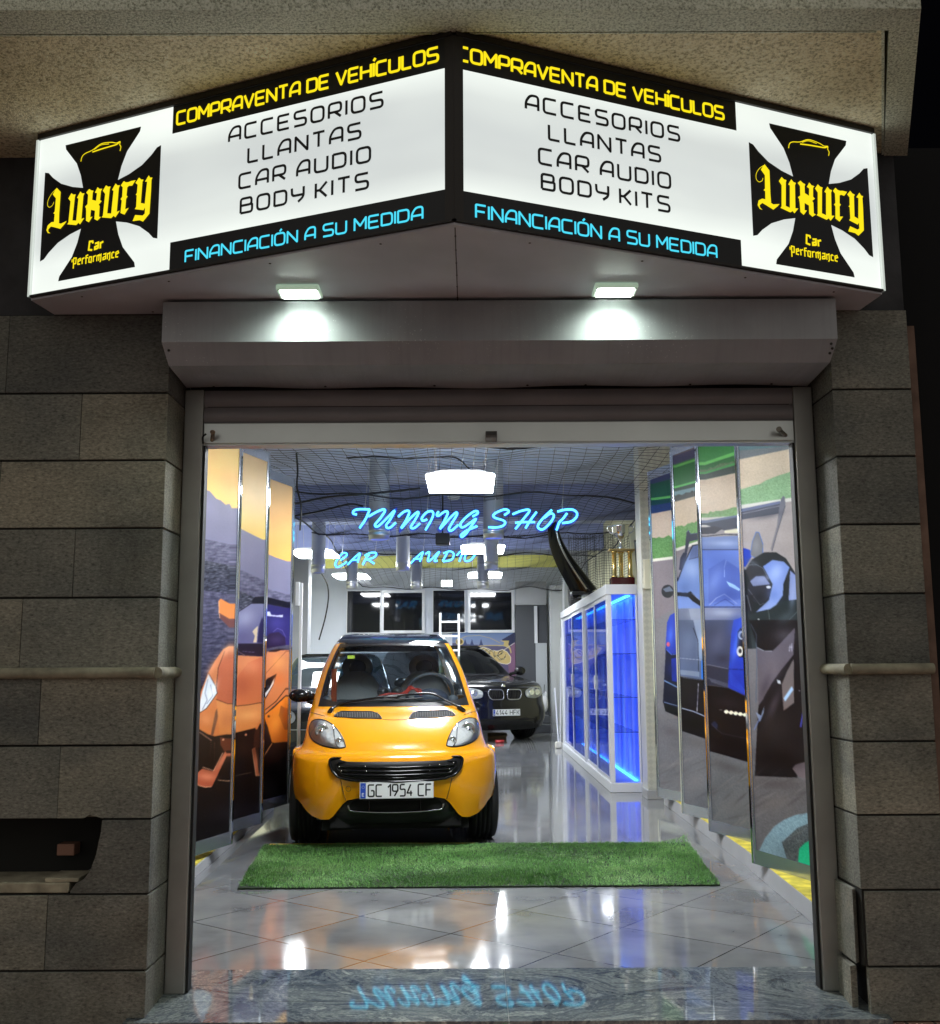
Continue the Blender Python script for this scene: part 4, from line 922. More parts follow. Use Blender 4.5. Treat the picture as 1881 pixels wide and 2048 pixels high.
# flank of the nearest panel
cr.poly([(990,1082),(1060,1106),(1072,1180),(1000,1300)], (46,70,164)); cr.poly([(1062,1150),(1082,1020),(1120,926),(1150,930),(1188,1050),(1186,1165),(1120,1192)], (112,114,120)); cr.line([(1062,1150),(1082,1020),(1120,926),(1150,930),(1190,1050),(1188,1160),(1120,1190),(1060,1160)],1.1,(70,104,180))
cr.poly([(990,1330),(1080,1200),(1200,1130),(1320,1128),(1420,1190),(1535,1370),(1640,2100),(1000,2100),(990,1750)], (34,38,42), (40,46,50))
cr.poly([(1190,1272),(1285,1206),(1400,1225),(1456,1282),(1392,1450),(1390,1560),(1300,1690),(1118,1732),(1250,1610),(1286,1450)], (120,142,202), (142,160,206)); cr.poly([(1462,1310),(1522,1362),(1548,1600),(1490,1775),(1448,1620)], (132,146,190)); cr.line([(1462,1310),(1522,1362),(1548,1600)],1.0,(40,46,70))
cr.poly([(1010,1300),(1050,1260),(1120,1250),(1200,1310),(1240,1400),(1060,1430)], (52,54,60)); cr.line([(1005,1310),(1050,1258),(1120,1250),(1190,1290),(1245,1400)],1.0,(120,126,140))
cr.disc((1150,1500),116,(50,52,62),140); cr.poly([(1060,1420),(1120,1370),(1200,1370),(1260,1450),(1090,1470)], (126,136,170)); cr.disc((1245,1480),22,(214,218,224),14); cr.line([(1040,1500),(1160,1660),(1200,1640)],1.2,(110,112,120)); cr.poly([(1010,1560),(1090,1560),(1090,1720),(1020,1730)], (38,40,46)); cr.line([(1030,1560),(1070,1720)],1.4,(120,124,134))
cr.poly([(1040,1760),(1120,1740),(1260,1700),(1380,1620),(1560,1600),(1620,2100),(1080,2100)], (38,46,48), (58,66,70)); cr.line([(1240,1700),(1270,1900),(1300,2000)],1.0,(110,118,124)); cr.line([(1540,1720),(1400,1860),(1280,1920)],1.0,(120,126,130)); cr.disc((1145,1805),9,(220,220,220)); cr.disc((1210,1822),9,(220,220,220)); cr.disc((1470,1920),8,(190,190,200))
cr.use(*c8)
cr.clip = (cr.X < BD(0))
cr.poly([(172,20),(200,-40),(240,-60),(262,30),(262,410),(165,440),(160,230)], (48,68,158), (36,52,140)); cr.poly([(236,0),(262,0),(262,150),(240,150)], (30,28,40)); cr.disc((182,188),13,(214,84,70),18); cr.poly([(163,218),(205,262),(258,262),(262,720),(140,640),(150,470)], (22,24,46)); cr.line([(165,225),(208,268),(258,262)],1.1,(90,120,200)); cr.line([(150,468),(255,522)],2.6,(104,130,170)); cr.poly([(205,300),(250,290),(250,480),(210,470)], (34,52,140)); cr.poly([(143,640),(265,688),(268,752),(160,706)], (18,18,26)); cr.line([(150,635),(265,668)],1.1,(150,170,200))
cr.poly([(-50,780),(268,760),(268,1500),(-50,1500)], (112,112,118), (116,117,120), None, 7)
cr.clip = (cr.X >= BD(0)) & (cr.X < BD(1))
cr.poly([(262,0),(478,0),(478,470),(262,430)], (86,96,120), (98,112,144)); cr.poly([(375,0),(478,0),(478,310),(422,300),(410,150)], (148,160,184), (130,150,184)); cr.poly([(438,310),(478,310),(478,470),(438,455)], (58,128,222)); cr.line([(375,60),(412,160),(418,430)],1.2,(22,24,34)); cr.line([(270,295),(440,310)],1.0,(180,190,210)); cr.poly([(270,385),(420,400),(420,440),(270,420)], (132,146,170))
cr.poly([(262,436),(478,466),(500,930),(262,850)], (18,14,22)); cr.line([(285,682),(380,708),(480,752)],2.0,(176,190,214)); cr.line([(415,490),(404,712)],1.6,(196,204,220)); cr.line([(285,445),(470,468)],0.9,(110,120,140))
cr.poly([(262,850),(500,930),(500,1600),(262,1600)], (118,119,124), (110,112,117), None, 8)
cr.clip = (cr.X >= BD(1)) & (cr.X < BD(2))
cr.poly([(478,0),(700,0),(650,390),(478,345)], (76,84,108), (66,70,92)); cr.poly([(478,345),(652,380),(652,525),(478,500)], (52,54,70)); cr.line([(490,345),(645,378)],1.3,(120,124,140))
for k in range(16): cr.line([(500+10*k,448+3*k),(520+9*k,482+3*k)],0.8,(130,134,150))
cr.poly([(688,0),(806,-40),(806,600),(645,522),(650,380),(668,110)], (50,82,196), (44,64,170)); cr.line([(650,380),(770,385)],1.1,(24,30,80))
for k in range(12): cr.line([(660+10*k,400+12*k),(670+10*k,500+7*k)],0.6,(84,112,214))
cr.poly([(718,90),(740,60),(778,70),(778,290),(730,290),(712,240)], (26,28,44)); cr.disc((750,118),28,(196,200,204),34); cr.disc((752,120),16,(60,64,76),20); cr.disc((736,242),25,(216,214,206),40); cr.disc((738,240),12,(40,40,46),18)
cr.poly([(490,505),(645,525),(806,600),(850,1180),(490,1015)], (20,16,22), (26,20,26)); 
for k in range(5): cr.disc((632+36*k,710+6*k),15,(255,246,214)); cr.disc((632+36*k,710+6*k),19,(255,250,228),12)
cr.line([(575,695),(600,698)],1.2,(150,150,150)); cr.poly([(515,800),(540,780),(565,810),(560,850)], (44,50,72)); cr.line([(515,805),(560,850),(600,878),(800,920)],1.0,(84,78,90))
cr.poly([(490,1010),(850,1115),(850,1700),(490,1700)], (116,117,121), (108,110,112), None, 8); cr.poly([(560,1680),(700,1620),(850,1640),(850,1800),(560,1800)], (96,118,92))
cr.clip = (cr.X >= BD(2))
cr.poly([(806,0),(870,210),(880,660),(850,1210),(1180,1220),(1180,1130),(1268,1090),(1320,0)], (26,24,28), (34,31,34), 0.2)
cr.poly([(868,212),(920,236),(990,238),(1050,180),(1162,60),(1150,268),(1060,385),(985,490),(920,605),(880,662)], (96,92,104), (104,98,104)); cr.line([(868,212),(920,238),(985,240)],1.2,(150,160,170)); cr.line([(1145,280),(1060,385),(985,490),(920,605)],1.4,(20,16,20)); cr.line([(820,30),(862,110),(868,330),(860,640)],1.3,(90,100,120))
cr.line([(1118,245),(1128,190)],1.2,(200,200,220)); cr.line([(1135,245),(1140,180)],1.2,(200,200,220)); cr.line([(1112,215),(1145,205)],1.0,(200,200,220))
cr.poly([(1060,500),(1100,400),(1152,300),(1155,640),(1075,702)], (116,110,112), (124,114,114)); cr.poly([(1075,605),(1138,512),(1150,540),(1086,632)], (176,206,238)); cr.poly([(1022,462),(1050,470),(1052,496),(1030,490)], (206,214,226)); cr.poly([(858,712),(900,740),(926,664),(918,720),(890,790)], (150,166,196)); cr.line([(845,850),(900,740)],2.0,(130,150,200)); cr.line([(1205,830),(1230,690)],2.6,(90,92,190)); cr.disc((1198,548),5,(200,200,220))
cr.poly([(820,1205),(1180,1222),(1300,1240),(1400,2100),(806,2100)], (110,107,109), (106,105,107), None, 9); cr.poly([(1142,1150),(1165,1120),(1290,1085),(1290,1240),(1190,1215)], (120,110,114))
cr.poly([(880,1795),(930,1690),(1000,1600),(1080,1545),(1170,1508),(1290,1488),(1300,1640),(1190,1740),(1140,1880)], (140,166,178), (126,146,154), None, 20); cr.poly([(1060,1720),(1180,1610),(1300,1560),(1300,1760),(1190,1880),(1100,1850)], (94,100,104), (84,88,90), None, 24)
cr.poly([(1185,1890),(1195,1770),(1240,1725),(1310,1690),(1310,1960),(1200,1910)], (48,168,128), (60,178,140), None, 12)
cr.clip[:] = True

cr.use(*c7)
for c_, rx, ry, co_, a_, g_ in (((470,1290),90,110,(176,196,236),0.6,-0.7),((400,1500),60,80,(84,106,160),0.5,0.0),((790,1040),150,30,(168,184,220),0.7,0.0),((760,1250),110,90,(76,98,176),0.5,0.2),((860,1560),100,70,(64,82,150),0.5,0.0),((700,1420),60,160,(150,172,228),0.45,0.4),
    ((480,1760),70,60,(168,176,196),0.5,0.2),((800,1740),140,40,(176,184,206),0.7,0.05),((720,1950),90,90,(58,62,84),0.6,0.0),((900,1860),60,120,(70,90,180),0.5,0.4),((1240,760),160,30,(60,64,76),0.5,-0.2),((1120,1060),40,70,(140,142,148),0.6,0.0),
    ((1320,1330),60,90,(176,194,232),0.6,0.5),((1300,1560),70,60,(96,118,180),0.5,0.8),((1180,1400),70,30,(150,160,196),0.6,-0.2),((1150,1580),60,70,(28,30,36),0.7,0.0),((1490,1550),30,130,(168,180,214),0.5,0.1),((1150,1900),70,90,(24,28,32),0.6,0.2),((1420,1780),90,50,(92,102,110),0.5,-0.6),((1080,1230),60,26,(100,106,118),0.6,0.4)):
    cr.soft(c_, rx, ry, co_, a_, g_)
cr.use(*c8)
for c_, rx, ry, co_, a_, g_ in (((200,120),26,90,(96,124,214),0.6,0.1),((200,380),40,60,(30,40,96),0.6,0.0),((330,200),50,120,(120,132,160),0.5,0.1),((440,180),24,120,(186,204,230),0.6,0.1),((370,600),80,90,(36,30,44),0.6,0.0),((380,800),90,40,(8,6,10),0.7,0.2),((570,150),60,120,(104,110,136),0.5,0.2),((600,300),60,40,(44,46,64),0.6,0.0),
    ((710,180),22,140,(104,140,240),0.6,0.2),((720,460),50,50,(34,52,150),0.6,0.3),((640,640),110,40,(44,38,48),0.6,0.2),((660,950),130,60,(10,8,12),0.7,0.3),((1000,380),70,140,(128,122,132),0.5,0.5),((930,520),30,110,(74,68,78),0.6,0.3),((1080,120),90,60,(124,120,130),0.4,0.0),
    ((1000,820),120,130,(50,47,49),0.6,0.0),((1050,1080),150,60,(18,12,16),0.7,0.1),((1000,650),30,120,(120,110,120),0.4,0.4),((200,860),60,40,(90,86,90),0.6,0.2),((400,950),90,50,(92,90,92),0.6,0.25),((650,1140),130,40,(88,85,86),0.6,0.25),((1020,1270),160,40,(86,80,80),0.6,0.05),((400,1250),80,90,(132,128,128),0.4,0.4),((700,1420),110,80,(128,124,122),0.4,-0.4),((1000,1420),140,60,(124,116,112),0.4,-0.3)):
    cr.soft(c_, rx, ry, co_, a_, g_)
for k in range(46):                                     # tyre sweeps over the asphalt
    x_ = RNG.uniform(120,1250); y_ = RNG.uniform(1000,1500)+0.16*x_; cr.soft((x_,y_), RNG.uniform(30,110), RNG.uniform(4,11), (82,78,80) if k % 3 else (146,142,140), 0.35, RNG.uniform(-0.9,-0.2))
def finish(cv, amp):
    g = np.zeros((cv.h, cv.w))
    for n_, a_ in ((22,1.0),):
        q = cv.blur(cv.blur(RNG.normal(0,1,(cv.h,cv.w)), n_, n_), n_, n_); q = q/(q.std()+1e-9); g += q*a_
    a = cv.a*(1+amp*g[...,None]*0.5)
    k = (a+np.roll(a,1,0)+np.roll(a,-1,0)+np.roll(a,1,1)+np.roll(a,-1,1))/5; k[0], k[-1], k[:,0], k[:,-1] = a[0], a[-1], a[:,0], a[:,-1]
    for _ in range(1):
        k = (2*k+np.roll(k,1,0)+np.roll(k,-1,0)+np.roll(k,1,1)+np.roll(k,-1,1))/6
        k[0], k[-1], k[:,0], k[:,-1] = a[0], a[-1], a[:,0], a[:,-1]
    k = k+RNG.normal(0,1.5,(cv.h,cv.w,1)); g_ = k.mean(2,keepdims=True); cv.a = np.clip(128+(g_+(k-g_)*1.12-128)*1.10,0,255)
finish(cl, 0.035); finish(cr, 0.04)
PRINT = print_mat('vinyl_print', 0.95)
FRAMEM = mat('panel_frame', (0.50,0.54,0.62), 0.22, 0.85)
PRINTBACK = mat('panel_back', (0.3,0.3,0.3), 0.6)
def panel(side, x_far, y_far, x_near, y_near, z0, z1, cv, clampx, label, grp, frame=0.085):
    """a pivoting display panel: aluminium frame, printed face, mirror edge toward the room"""
    t = thing('display_board', label, 'display panel', ((x_far+x_near)/2,(y_far+y_near)/2,z0), grp)
    F = np.array([x_far,y_far]); Nn = np.array([x_near,y_near]); d = (Nn-F)/np.linalg.norm(Nn-F)
    n = np.array([-d[1],d[0]])
    if n[0]*(1 if side == 'L' else -1) < 0: n = -n            # faces the middle of the room
    th = 0.045; mb = MB()
    def bar(s0, s1, za, zb, o0=-th, o1=0.0):
        q = [F+d*s0+n*o1, F+d*s1+n*o1, F+d*s1+n*o0, F+d*s0+n*o0]; vs = [(*p,za) for p in q]+[(*p,zb) for p in q]
        mb.add(vs, [(0,3,2,1),(4,5,6,7),(0,1,5,4),(1,2,6,5),(2,3,7,6),(3,0,4,7)])
    Ln = np.linalg.norm(Nn-F)
    bar(0.0,Ln,z0,z0+frame); bar(0.0,Ln,z1-frame,z1); bar(Ln-0.03,Ln,z0+frame,z1-frame); bar(0.012,0.036,z0+frame,z1-frame)
    mb.build('frame', FRAMEM, t)
    mb = MB(); bar(0.037,Ln-0.031,z0+frame,z1-frame,-th+0.004,-0.006); mb.build('backing', PRINTBACK, t)
    mb = MB(); bar(-0.008,0.0115,z0+0.002,z1-0.002,-th-0.004,0.004); mb.build('mirror_edge', CHROME, t)
    P = lambda s, z: (*(F+d*s-n*0.004), z)
    nx = 110 if cv is cl else 140
    pm = print_mesh('picture', cv, P(0.037,z1-frame), P(Ln-0.031,z1-frame), P(0.037,z0+frame), P(Ln-0.031,z0+frame), nx, 560, PRINT, t, clampx)
    return t
def xr(v): return v
X6 = lambda x: 380+x/3.591
X5 = lambda x: 380+x/5.295
panel('L',-1.615,2.86,-1.93,1.75,0.10,2.98,cl,((360,467),(900,1653),(350,450.5)),'leftmost picture panel with the orange sports car headlight under a sunset','panels of the orange sports car picture')
panel('L',-1.600,3.80,-1.905,2.78,0.10,2.98,cl,((477.5,530),(915,1632),(462,516)),'picture panel with the orange sports car bonnet, middle of the left three','panels of the orange sports car picture')
panel('L',-1.598,4.98,-1.90,3.95,0.10,2.98,cl,((536.3,577.3),(970,1590),(523.5,569)),'picture panel with the orange sports car steering wheel, beside the yellow car','panels of the orange sports car picture')
C7 = lambda x: 1290+x/5.029
C8 = lambda x: 1290+x/3.869
panel('R',1.687,5.33,2.02,4.30,0.10,3.09,cr,((1306,1345),(970,1510),(1316.5,1359.5)),'picture panel with a round black mirror, next to the tread plate pillar','panels of the blue racing car picture')
panel('R',1.690,4.23,2.03,3.16,0.10,3.10,cr,((1351,1400),(915,1485),(1364.5,1415)),'picture panel with black wiper on blue windscreen, second from the pillar','panels of the blue racing car picture')
panel('R',1.700,3.30,2.06,2.18,0.10,3.11,cr,((1410,1473),(915,1537),(1423,1499)),'picture panel with the row of white lamps on the blue racing car','panels of the blue racing car picture')
panel('R',1.680,2.06,2.05,0.85,0.10,3.11,cr,((1486.5,1660),(1000,1576),(1510,1700)),'rightmost picture panel with dark car flank above a green kerb corner','panels of the blue racing car picture')

# ================================================================== GRASS MAT
G = thing('grass_mat', 'green artificial grass mat with a yellow strip on the floor before the car', 'mat', (0.04,2.64,0.0))
mx0, mx1, my0, my1 = -1.43, 1.50, 1.893, 3.391
def mq(u, v): return (-1.358*(1-v)-1.494*v)*(1-u)+(1.442*(1-v)+1.56*v)*u, (1.88*(1-v)+3.384*v)*(1-u)+(1.909*(1-v)+3.398*v)*u
mb = MB(); mb.prism([mq(0,0),mq(1,0),mq(1,1),mq(0,1)], 'z', 0.001, 0.010); mb.build('backing', mat('mat_backing', (0.015,0.03,0.012), 0.9), G)
nb = 60000
u_, v_ = RNG.uniform(0.0,1.0,nb), RNG.uniform(0.0,1.0,nb); u_ = u_+RNG.normal(0,0.0016,nb); v_ = v_+RNG.normal(0,0.004,nb); bx_, by_ = mq(u_, v_)
an = RNG.uniform(0,2*pi,nb); hh = RNG.uniform(0.010,0.022,nb); ln = RNG.uniform(0.003,0.014,nb); la = RNG.uniform(0,2*pi,nb)*0.6+2.2*np.sin(bx_*2.1+by_)+1.8*np.cos(by_*3.3-bx_*1.4)
flat = 0.5+0.5*np.sin(bx_*3.7+1.3*np.sin(by_*4.1))*np.cos(by_*2.9+bx_); hh = hh*(0.65+0.5*flat); ln = ln*(1.5-0.7*flat)
bx_ = bx_+0.004*np.sin(by_*7); by_ = by_+0.008*np.sin(bx_*3.1+1)*(1-(by_-my0)/(my1-my0))
wv = 0.0022; zl_ = 0.009+0.05*np.clip(1-np.hypot(bx_-1.56,(by_-3.40)*1.2)/0.22,0,1)**1.5+0.012*np.clip(1-np.hypot(bx_+1.36,by_-1.88)/0.3,0,1)
V = np.empty((nb,3,3)); V[:,0] = np.stack([bx_-wv*np.cos(an), by_-wv*np.sin(an), zl_],1); V[:,1] = np.stack([bx_+wv*np.cos(an), by_+wv*np.sin(an), zl_],1); V[:,2] = np.stack([bx_+ln*np.cos(la), by_+ln*np.sin(la), zl_+hh],1)
me = bpy.data.meshes.new('blades'); me.from_pydata(V.reshape(-1,3).tolist(), [], np.arange(nb*3).reshape(-1,3).tolist())
def make_turf():
    m = mat('turf_blades', (0.06,0.17,0.035), 0.6, spec=0.25); n, l, b = N(m)
    t = n.new('ShaderNodeTexCoord'); a = n.new('ShaderNodeTexNoise'); a.inputs['Scale'].default_value = 1.5; a.inputs['Detail'].default_value = 8; a.inputs['Roughness'].default_value = 0.78; l.new(t.outputs['Object'], a.inputs['Vector'])
    r = ramp(n, [(0.3,(0.06,0.17,0.04)), (0.5,(0.17,0.39,0.11)), (0.68,(0.34,0.55,0.23))]); l.new(a.outputs[0], r.inputs[0])
    f = n.new('ShaderNodeTexNoise'); f.inputs['Scale'].default_value = 160; l.new(t.outputs['Object'], f.inputs['Vector']); r2 = ramp(n, [(0.35,(0.5,0.5,0.5)), (0.65,(1.5,1.5,1.4))]); l.new(f.outputs[0], r2.inputs[0])
    mu = n.new('ShaderNodeMix'); mu.data_type = 'RGBA'; mu.blend_type = 'MULTIPLY'; mu.inputs['Factor'].default_value = 1; l.new(r.outputs[0], mu.inputs['A']); l.new(r2.outputs[0], mu.inputs['B']); l.new(mu.outputs['Result'], b.inputs['Base Color'])
    return m
me.materials.append(make_turf()); o = bpy.data.objects.new('blades', me); COL.objects.link(o); o.parent = G; o.location = -wofs(G); o['kind'] = 'stuff'
MB().bbox(-1.46,3.386,0.0015,0.02,3.424,0.012,0.002).build('yellow_strip', mat('yellow_tape', (0.55,0.36,0.02), 0.5, noise=(20,0.3,4)), G)
# ================================================================== LIGHTS UNDER THE CEILING
LAMP = emat('lamp_tubes', (0.93,0.97,1.0), L_ROOM)
LAMPH = mat('lamp_housing', (0.8,0.82,0.84), 0.4)
def ceiling_light(x, y, label, proto=None, zb=2.93):
    if proto is not None: return dup(proto, (x,y,zb), label)
    t = thing('ceiling_light', label, 'ceiling light', (x,y,zb), 'hanging ceiling lights')
    mb = MB(); mb.prism([(-0.292,0.0265),(0.292,0.0265),(0.292,0.034),(0.16,0.07),(-0.16,0.07),(-0.292,0.034)], 'y', -0.425, 0.425); mb.build('housing', LAMPH, t, world=False)
    MB().bbox(-0.305,-0.435,0.0,0.305,0.435,0.026,0.008).build('diffuser', LAMP, t, world=False)
    mb = MB()
    for sx_ in (-0.22,0.22):
        for sy_ in (-0.3,0.3): mb.cyl((sx_,sy_,0.071),(sx_*1.15,sy_,CZ-0.001-zb),0.004,n=6)
    mb.build('hanger_rod', mat('white_rod', (0.7,0.7,0.72), 0.4), t, world=False)
    return t
cl0 = ceiling_light(-0.085, 5.10, 'nearest hanging ceiling light, largest white lamp above the blue neon letters')
for x, y, lb in ((0.18,10.6,'hanging ceiling light overlapping the end of the blue CAR AUDIO letters'),(-2.30,11.1,'hanging ceiling light beside the orange picture panels, left of the blue CAR letters'),
                 (0.27,14.9,'small far ceiling light right of the emergency lamp, before the office windows'),(-2.20,15.0,'small far ceiling light on the left, before the dark office windows'),
                 (-0.08,1.75,'ceiling light just inside the entrance, behind the shutter rail')):
    ceiling_light(x, y, lb, cl0)
t = thing('emergency_lamp', 'small square bright lamp on the far wall above the office windows', 'lamp', (-0.49,YB,2.95))
MB().bbox(-0.62,YB-0.06,2.93,-0.36,YB-0.001,3.08,0.006).build('housing', LAMPH, t); MB().bbox(-0.60,YB-0.068,2.945,-0.38,YB-0.061,3.065,0.002).build('lens', emat('emergency_lens',(0.95,1,0.95),14), t)
# ------------------------------------------------------------------ steel ducts
RING = emat('blue_rim_glow', (0.12,0.2,1.0), 1.6)  # blue reflection on the pipe's underside, put in as a glowing ring
DL = [(-1.0,7.0,2.655,'steel duct pipe under the letter U of the blue TUNING neon'),(0.26,7.1,2.675,'steel duct pipe behind the blue neon letter S of SHOP'),(-0.93,10.0,2.59,'steel duct pipe between the blue neon words CAR and AUDIO'),(-2.07,9.8,2.545,'steel duct pipe nearest the orange picture panels'),
      (0.29,10.0,2.60,'steel duct pipe below the right hanging lamp by AUDIO'),(-1.97,13.0,2.57,'short far steel duct pipe over the left office window'),(-0.90,13.1,2.57,'short far steel duct pipe over the window with CAR reflected'),(0.21,13.0,2.56,'short far steel duct pipe over the window with SHOP reflected')]
def duct():
    t = thing('duct_pipe', DL[0][3], 'duct pipe', (0,0,0), 'steel duct pipes')
    mb = MB(); h = 0.0
    mb.lathe([(0.112,0.96),(0.112,0.115),(0.118,0.11),(0.118,0.095),(0.112,0.09),(0.112,0.065),(0.118,0.06),(0.118,0.045),(0.112,0.04),(0.114,0.0),(0.103,0.0),(0.103,0.2)],n=28); mb.build('pipe', STEEL, t, world=False)
    MB().lathe([(0.1025,0.012),(0.085,0.012)],n=28).build('rim_reflection', RING, t, world=False)
    return t
d0 = duct(); d0.location = DL[0][:3]
for x, y, z, lb in DL[1:]:
    q_ = dup(d0, (x,y,z), lb)
    if y > 9: q_.scale = (0.84,0.84,1.1)
# ------------------------------------------------------------------ neon words
NEON = emat('neon_tube', (0.10,0.72,1.0), L_NEON)
NHALO = emat('neon_halo_glow', (0.01,0.06,0.75), 0.9)  # neon's blue halo, put in as glowing ribbons behind the tubes
_n, _l = NHALO.node_tree.nodes, NHALO.node_tree.links; _t = _n.new('ShaderNodeBsdfTransparent'); _m = _n.new('ShaderNodeMixShader'); _m.inputs[0].default_value = 0.5
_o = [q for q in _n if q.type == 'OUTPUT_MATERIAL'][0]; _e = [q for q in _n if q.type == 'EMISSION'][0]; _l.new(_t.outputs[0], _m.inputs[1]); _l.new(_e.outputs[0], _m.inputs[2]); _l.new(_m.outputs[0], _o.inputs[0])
def neon(name, strokes, org, sc, y, label, rt, wires):
    P = [[aty(org[0]+px/sc, org[1]+py/sc, y) for px, py in s] for s in strokes]
    c = np.mean([p for s in P for p in s], 0)
    t = thing(name, label, 'neon sign', (c[0], y, c[2]))
    mb = MB(); bk = MB()
    for k, s in enumerate(P):
        sp = smooth_path(s, 6); mb.tube([(p[0], y-0.004*(k % 3), p[2]) for p in sp], rt, 8)
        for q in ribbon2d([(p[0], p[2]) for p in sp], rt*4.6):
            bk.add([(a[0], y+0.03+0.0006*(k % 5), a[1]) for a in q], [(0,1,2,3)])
    mb.build('neon_tube', NEON, t); bk.build('backing', NHALO, t)
    wr = MB()
    for px, py in wires:
        p = aty(org[0]+px/sc, org[1]+py/sc, y); wr.cyl((p[0],y+0.02,p[2]),(p[0]+0.05,y+0.02,CZ-0.01),0.004,n=6)
    wr.build('hanger_wire', MATS['white_rod'], t)
    return t
def om(S_, o0, k0): return [[((o0[0]+x/k0-690)*3.771, (o0[1]+y/k0-990)*3.771) for x, y in s_] for s_ in S_]
TS = om([[(130,165),(82,150),(92,112),(160,92),(308,95)],[(308,95),(250,230),(168,352)],
  [(290,195),(400,132),(490,97),(516,120),(455,215),(385,298),(392,330),(435,318),(540,220),(648,112),(590,232),(534,310),(548,348),(592,342),(665,275)],
  [(697,195),(760,138),(825,112),(848,142),(800,250),(738,352),(850,230),(955,134),(972,156),(918,255),(872,328),(890,354),(932,340),(995,285)],
  [(1095,232),(1034,250),(1022,212),(1080,142),(1150,118),(1178,155),(1150,240),(1070,378)],
  [(1252,122),(1226,165),(1248,184),(1320,134),(1366,124),(1372,162),(1320,270),(1270,362),(1400,220),(1486,140),(1502,166),(1440,270),(1392,358),(1412,388),(1452,368),(1520,305)],
  [(1715,192),(1778,155),(1784,124),(1740,122),(1640,190),(1556,280),(1552,328),(1590,338),(1680,280),(1762,222),(1700,320),(1630,420),(1572,472),(1562,440),(1640,382),(1780,322)]],(695,1005),6.844) + om(
 [[(432,225),(508,165),(480,128),(400,132),(272,190),(238,240),(282,275),(400,312),(448,352),(410,408),(300,438),(150,435)],
  [(575,210),(720,152),(848,128),(868,165),(770,290),(626,468)],[(1000,165),(900,300),(805,452)],[(625,360),(760,346),(970,345)],
  [(1268,132),(1120,270),(1024,400),(1042,458),(1110,474),(1220,380),(1298,262),(1290,205),(1230,202),(1135,275)],
  [(1365,160),(1500,128),(1640,128),(1712,190),(1690,270),(1600,338),(1450,364)],[(1535,190),(1460,290),(1400,350),(1350,488)]],(960,1005),8.8)
neon('neon_sign', TS, (690,990), 3.771, 6.7, 'large blue neon script reading TUNING SHOP hanging across the room', 0.0115, [(150,106),(1130,130),(1640,110),(620,124)])
CA = [[(130,190),(204,134),(204,104),(160,102),(92,180),(68,238),(92,272),(150,248),(212,205)],[(220,245),(290,170),(372,102),(356,160),(344,216)],[(265,188),(355,182)],[(405,245),(450,160),(490,112)],[(430,132),(500,97),(566,98),(568,130),(520,164),(452,178),(485,188),(550,230)],
      [(995,230),(1060,160),(1148,88),(1130,140),(1110,206)],[(1030,172),(1138,166)],[(1180,112),(1226,84),(1218,150),(1208,192),(1240,188),(1348,82),(1310,150),(1292,198),(1330,192)],[(1390,200),(1430,130),(1450,92)],[(1400,102),(1480,77),(1528,110),(1500,180),(1395,204)],[(1565,130),(1608,82),(1636,90),(1615,150),(1595,205)],[(1740,72),(1680,110),(1662,178),(1690,200),(1740,180),(1788,120),(1786,86),(1740,72)]]
neon('neon_sign', CA, (660,1090), 6.16, 11.5, 'smaller blue neon script reading CAR AUDIO hanging further back', 0.0125, [(150,100),(560,95),(1150,85),(1740,72)])
# ------------------------------------------------------------------ wire net slung under the ceiling
t = thing('ceiling_net', 'black wire mesh net sagging under the whole ceiling', 'net', (0,10,3.1))
xs_ = np.linspace(-2.10,2.0,37); ys_ = np.linspace(3.9,15.8,104)
def netz(x, y): return 3.16-0.10*abs(sin(y*0.52+0.4))-0.10*(1-(x/2.2)**2)*abs(sin(y*0.9))-0.10*max(0,(x-1.2))*(1+sin(y*1.3)) - 0.02*sin(x*7+y*3) - 0.20*max(0,(y-12.5)/3)
mb = MB()
for x in xs_: mb.tube([(x+0.05*sin(y*0.8+x*3), y, netz(x,y)) for y in ys_], 0.0026, 3, caps=False)
for y in ys_: mb.tube([(x+0.05*sin(y*0.8+x*3), y+0.03*sin(x*5), netz(x,y)) for x in xs_], 0.0026, 3, caps=False)
o = mb.build('mesh', mat('net_black', (0.02,0.02,0.025), 0.6), t, fixn=False)
rp = MB()
for x in (xs_[0], xs_[-1]): rp.tube([(x+0.05*sin(y*0.8+x*3), y, netz(x,y)) for y in ys_], 0.010, 6)
for yy in (3.9,6.4,9.3,12.1,15.8): rp.tube([(x, yy+0.05*sin(x*4+yy), netz(x,yy)-0.01+0.02*sin(x*3+yy)) for x in np.linspace(-2.1,2.0,30)], 0.009, 6)
rp.build('edge_rope', MATS['net_black'], t)
# net curtain in the corner above the showcase
t = thing('net_curtain', 'black netting hanging in folds above the blue showcase', 'net', (1.9,9,3.1))
mb = MB()
for k in range(34):
    x = 1.30+0.8*k/33; y = 9.4+0.10*sin(k*1.3); mb.tube([(x,y+0.05*sin(k+z*6),z) for z in np.linspace(2.12,3.0,9)], 0.0035, 3, caps=False)
for k in range(26):
    z = 2.14+0.86*k/25; mb.tube([(1.30+0.8*j/33,9.4+0.10*sin(j*1.3),z+0.01*sin(j)) for j in range(34)], 0.0028, 3, caps=False)
mb.build('mesh', MATS['net_black'], t, fixn=False)
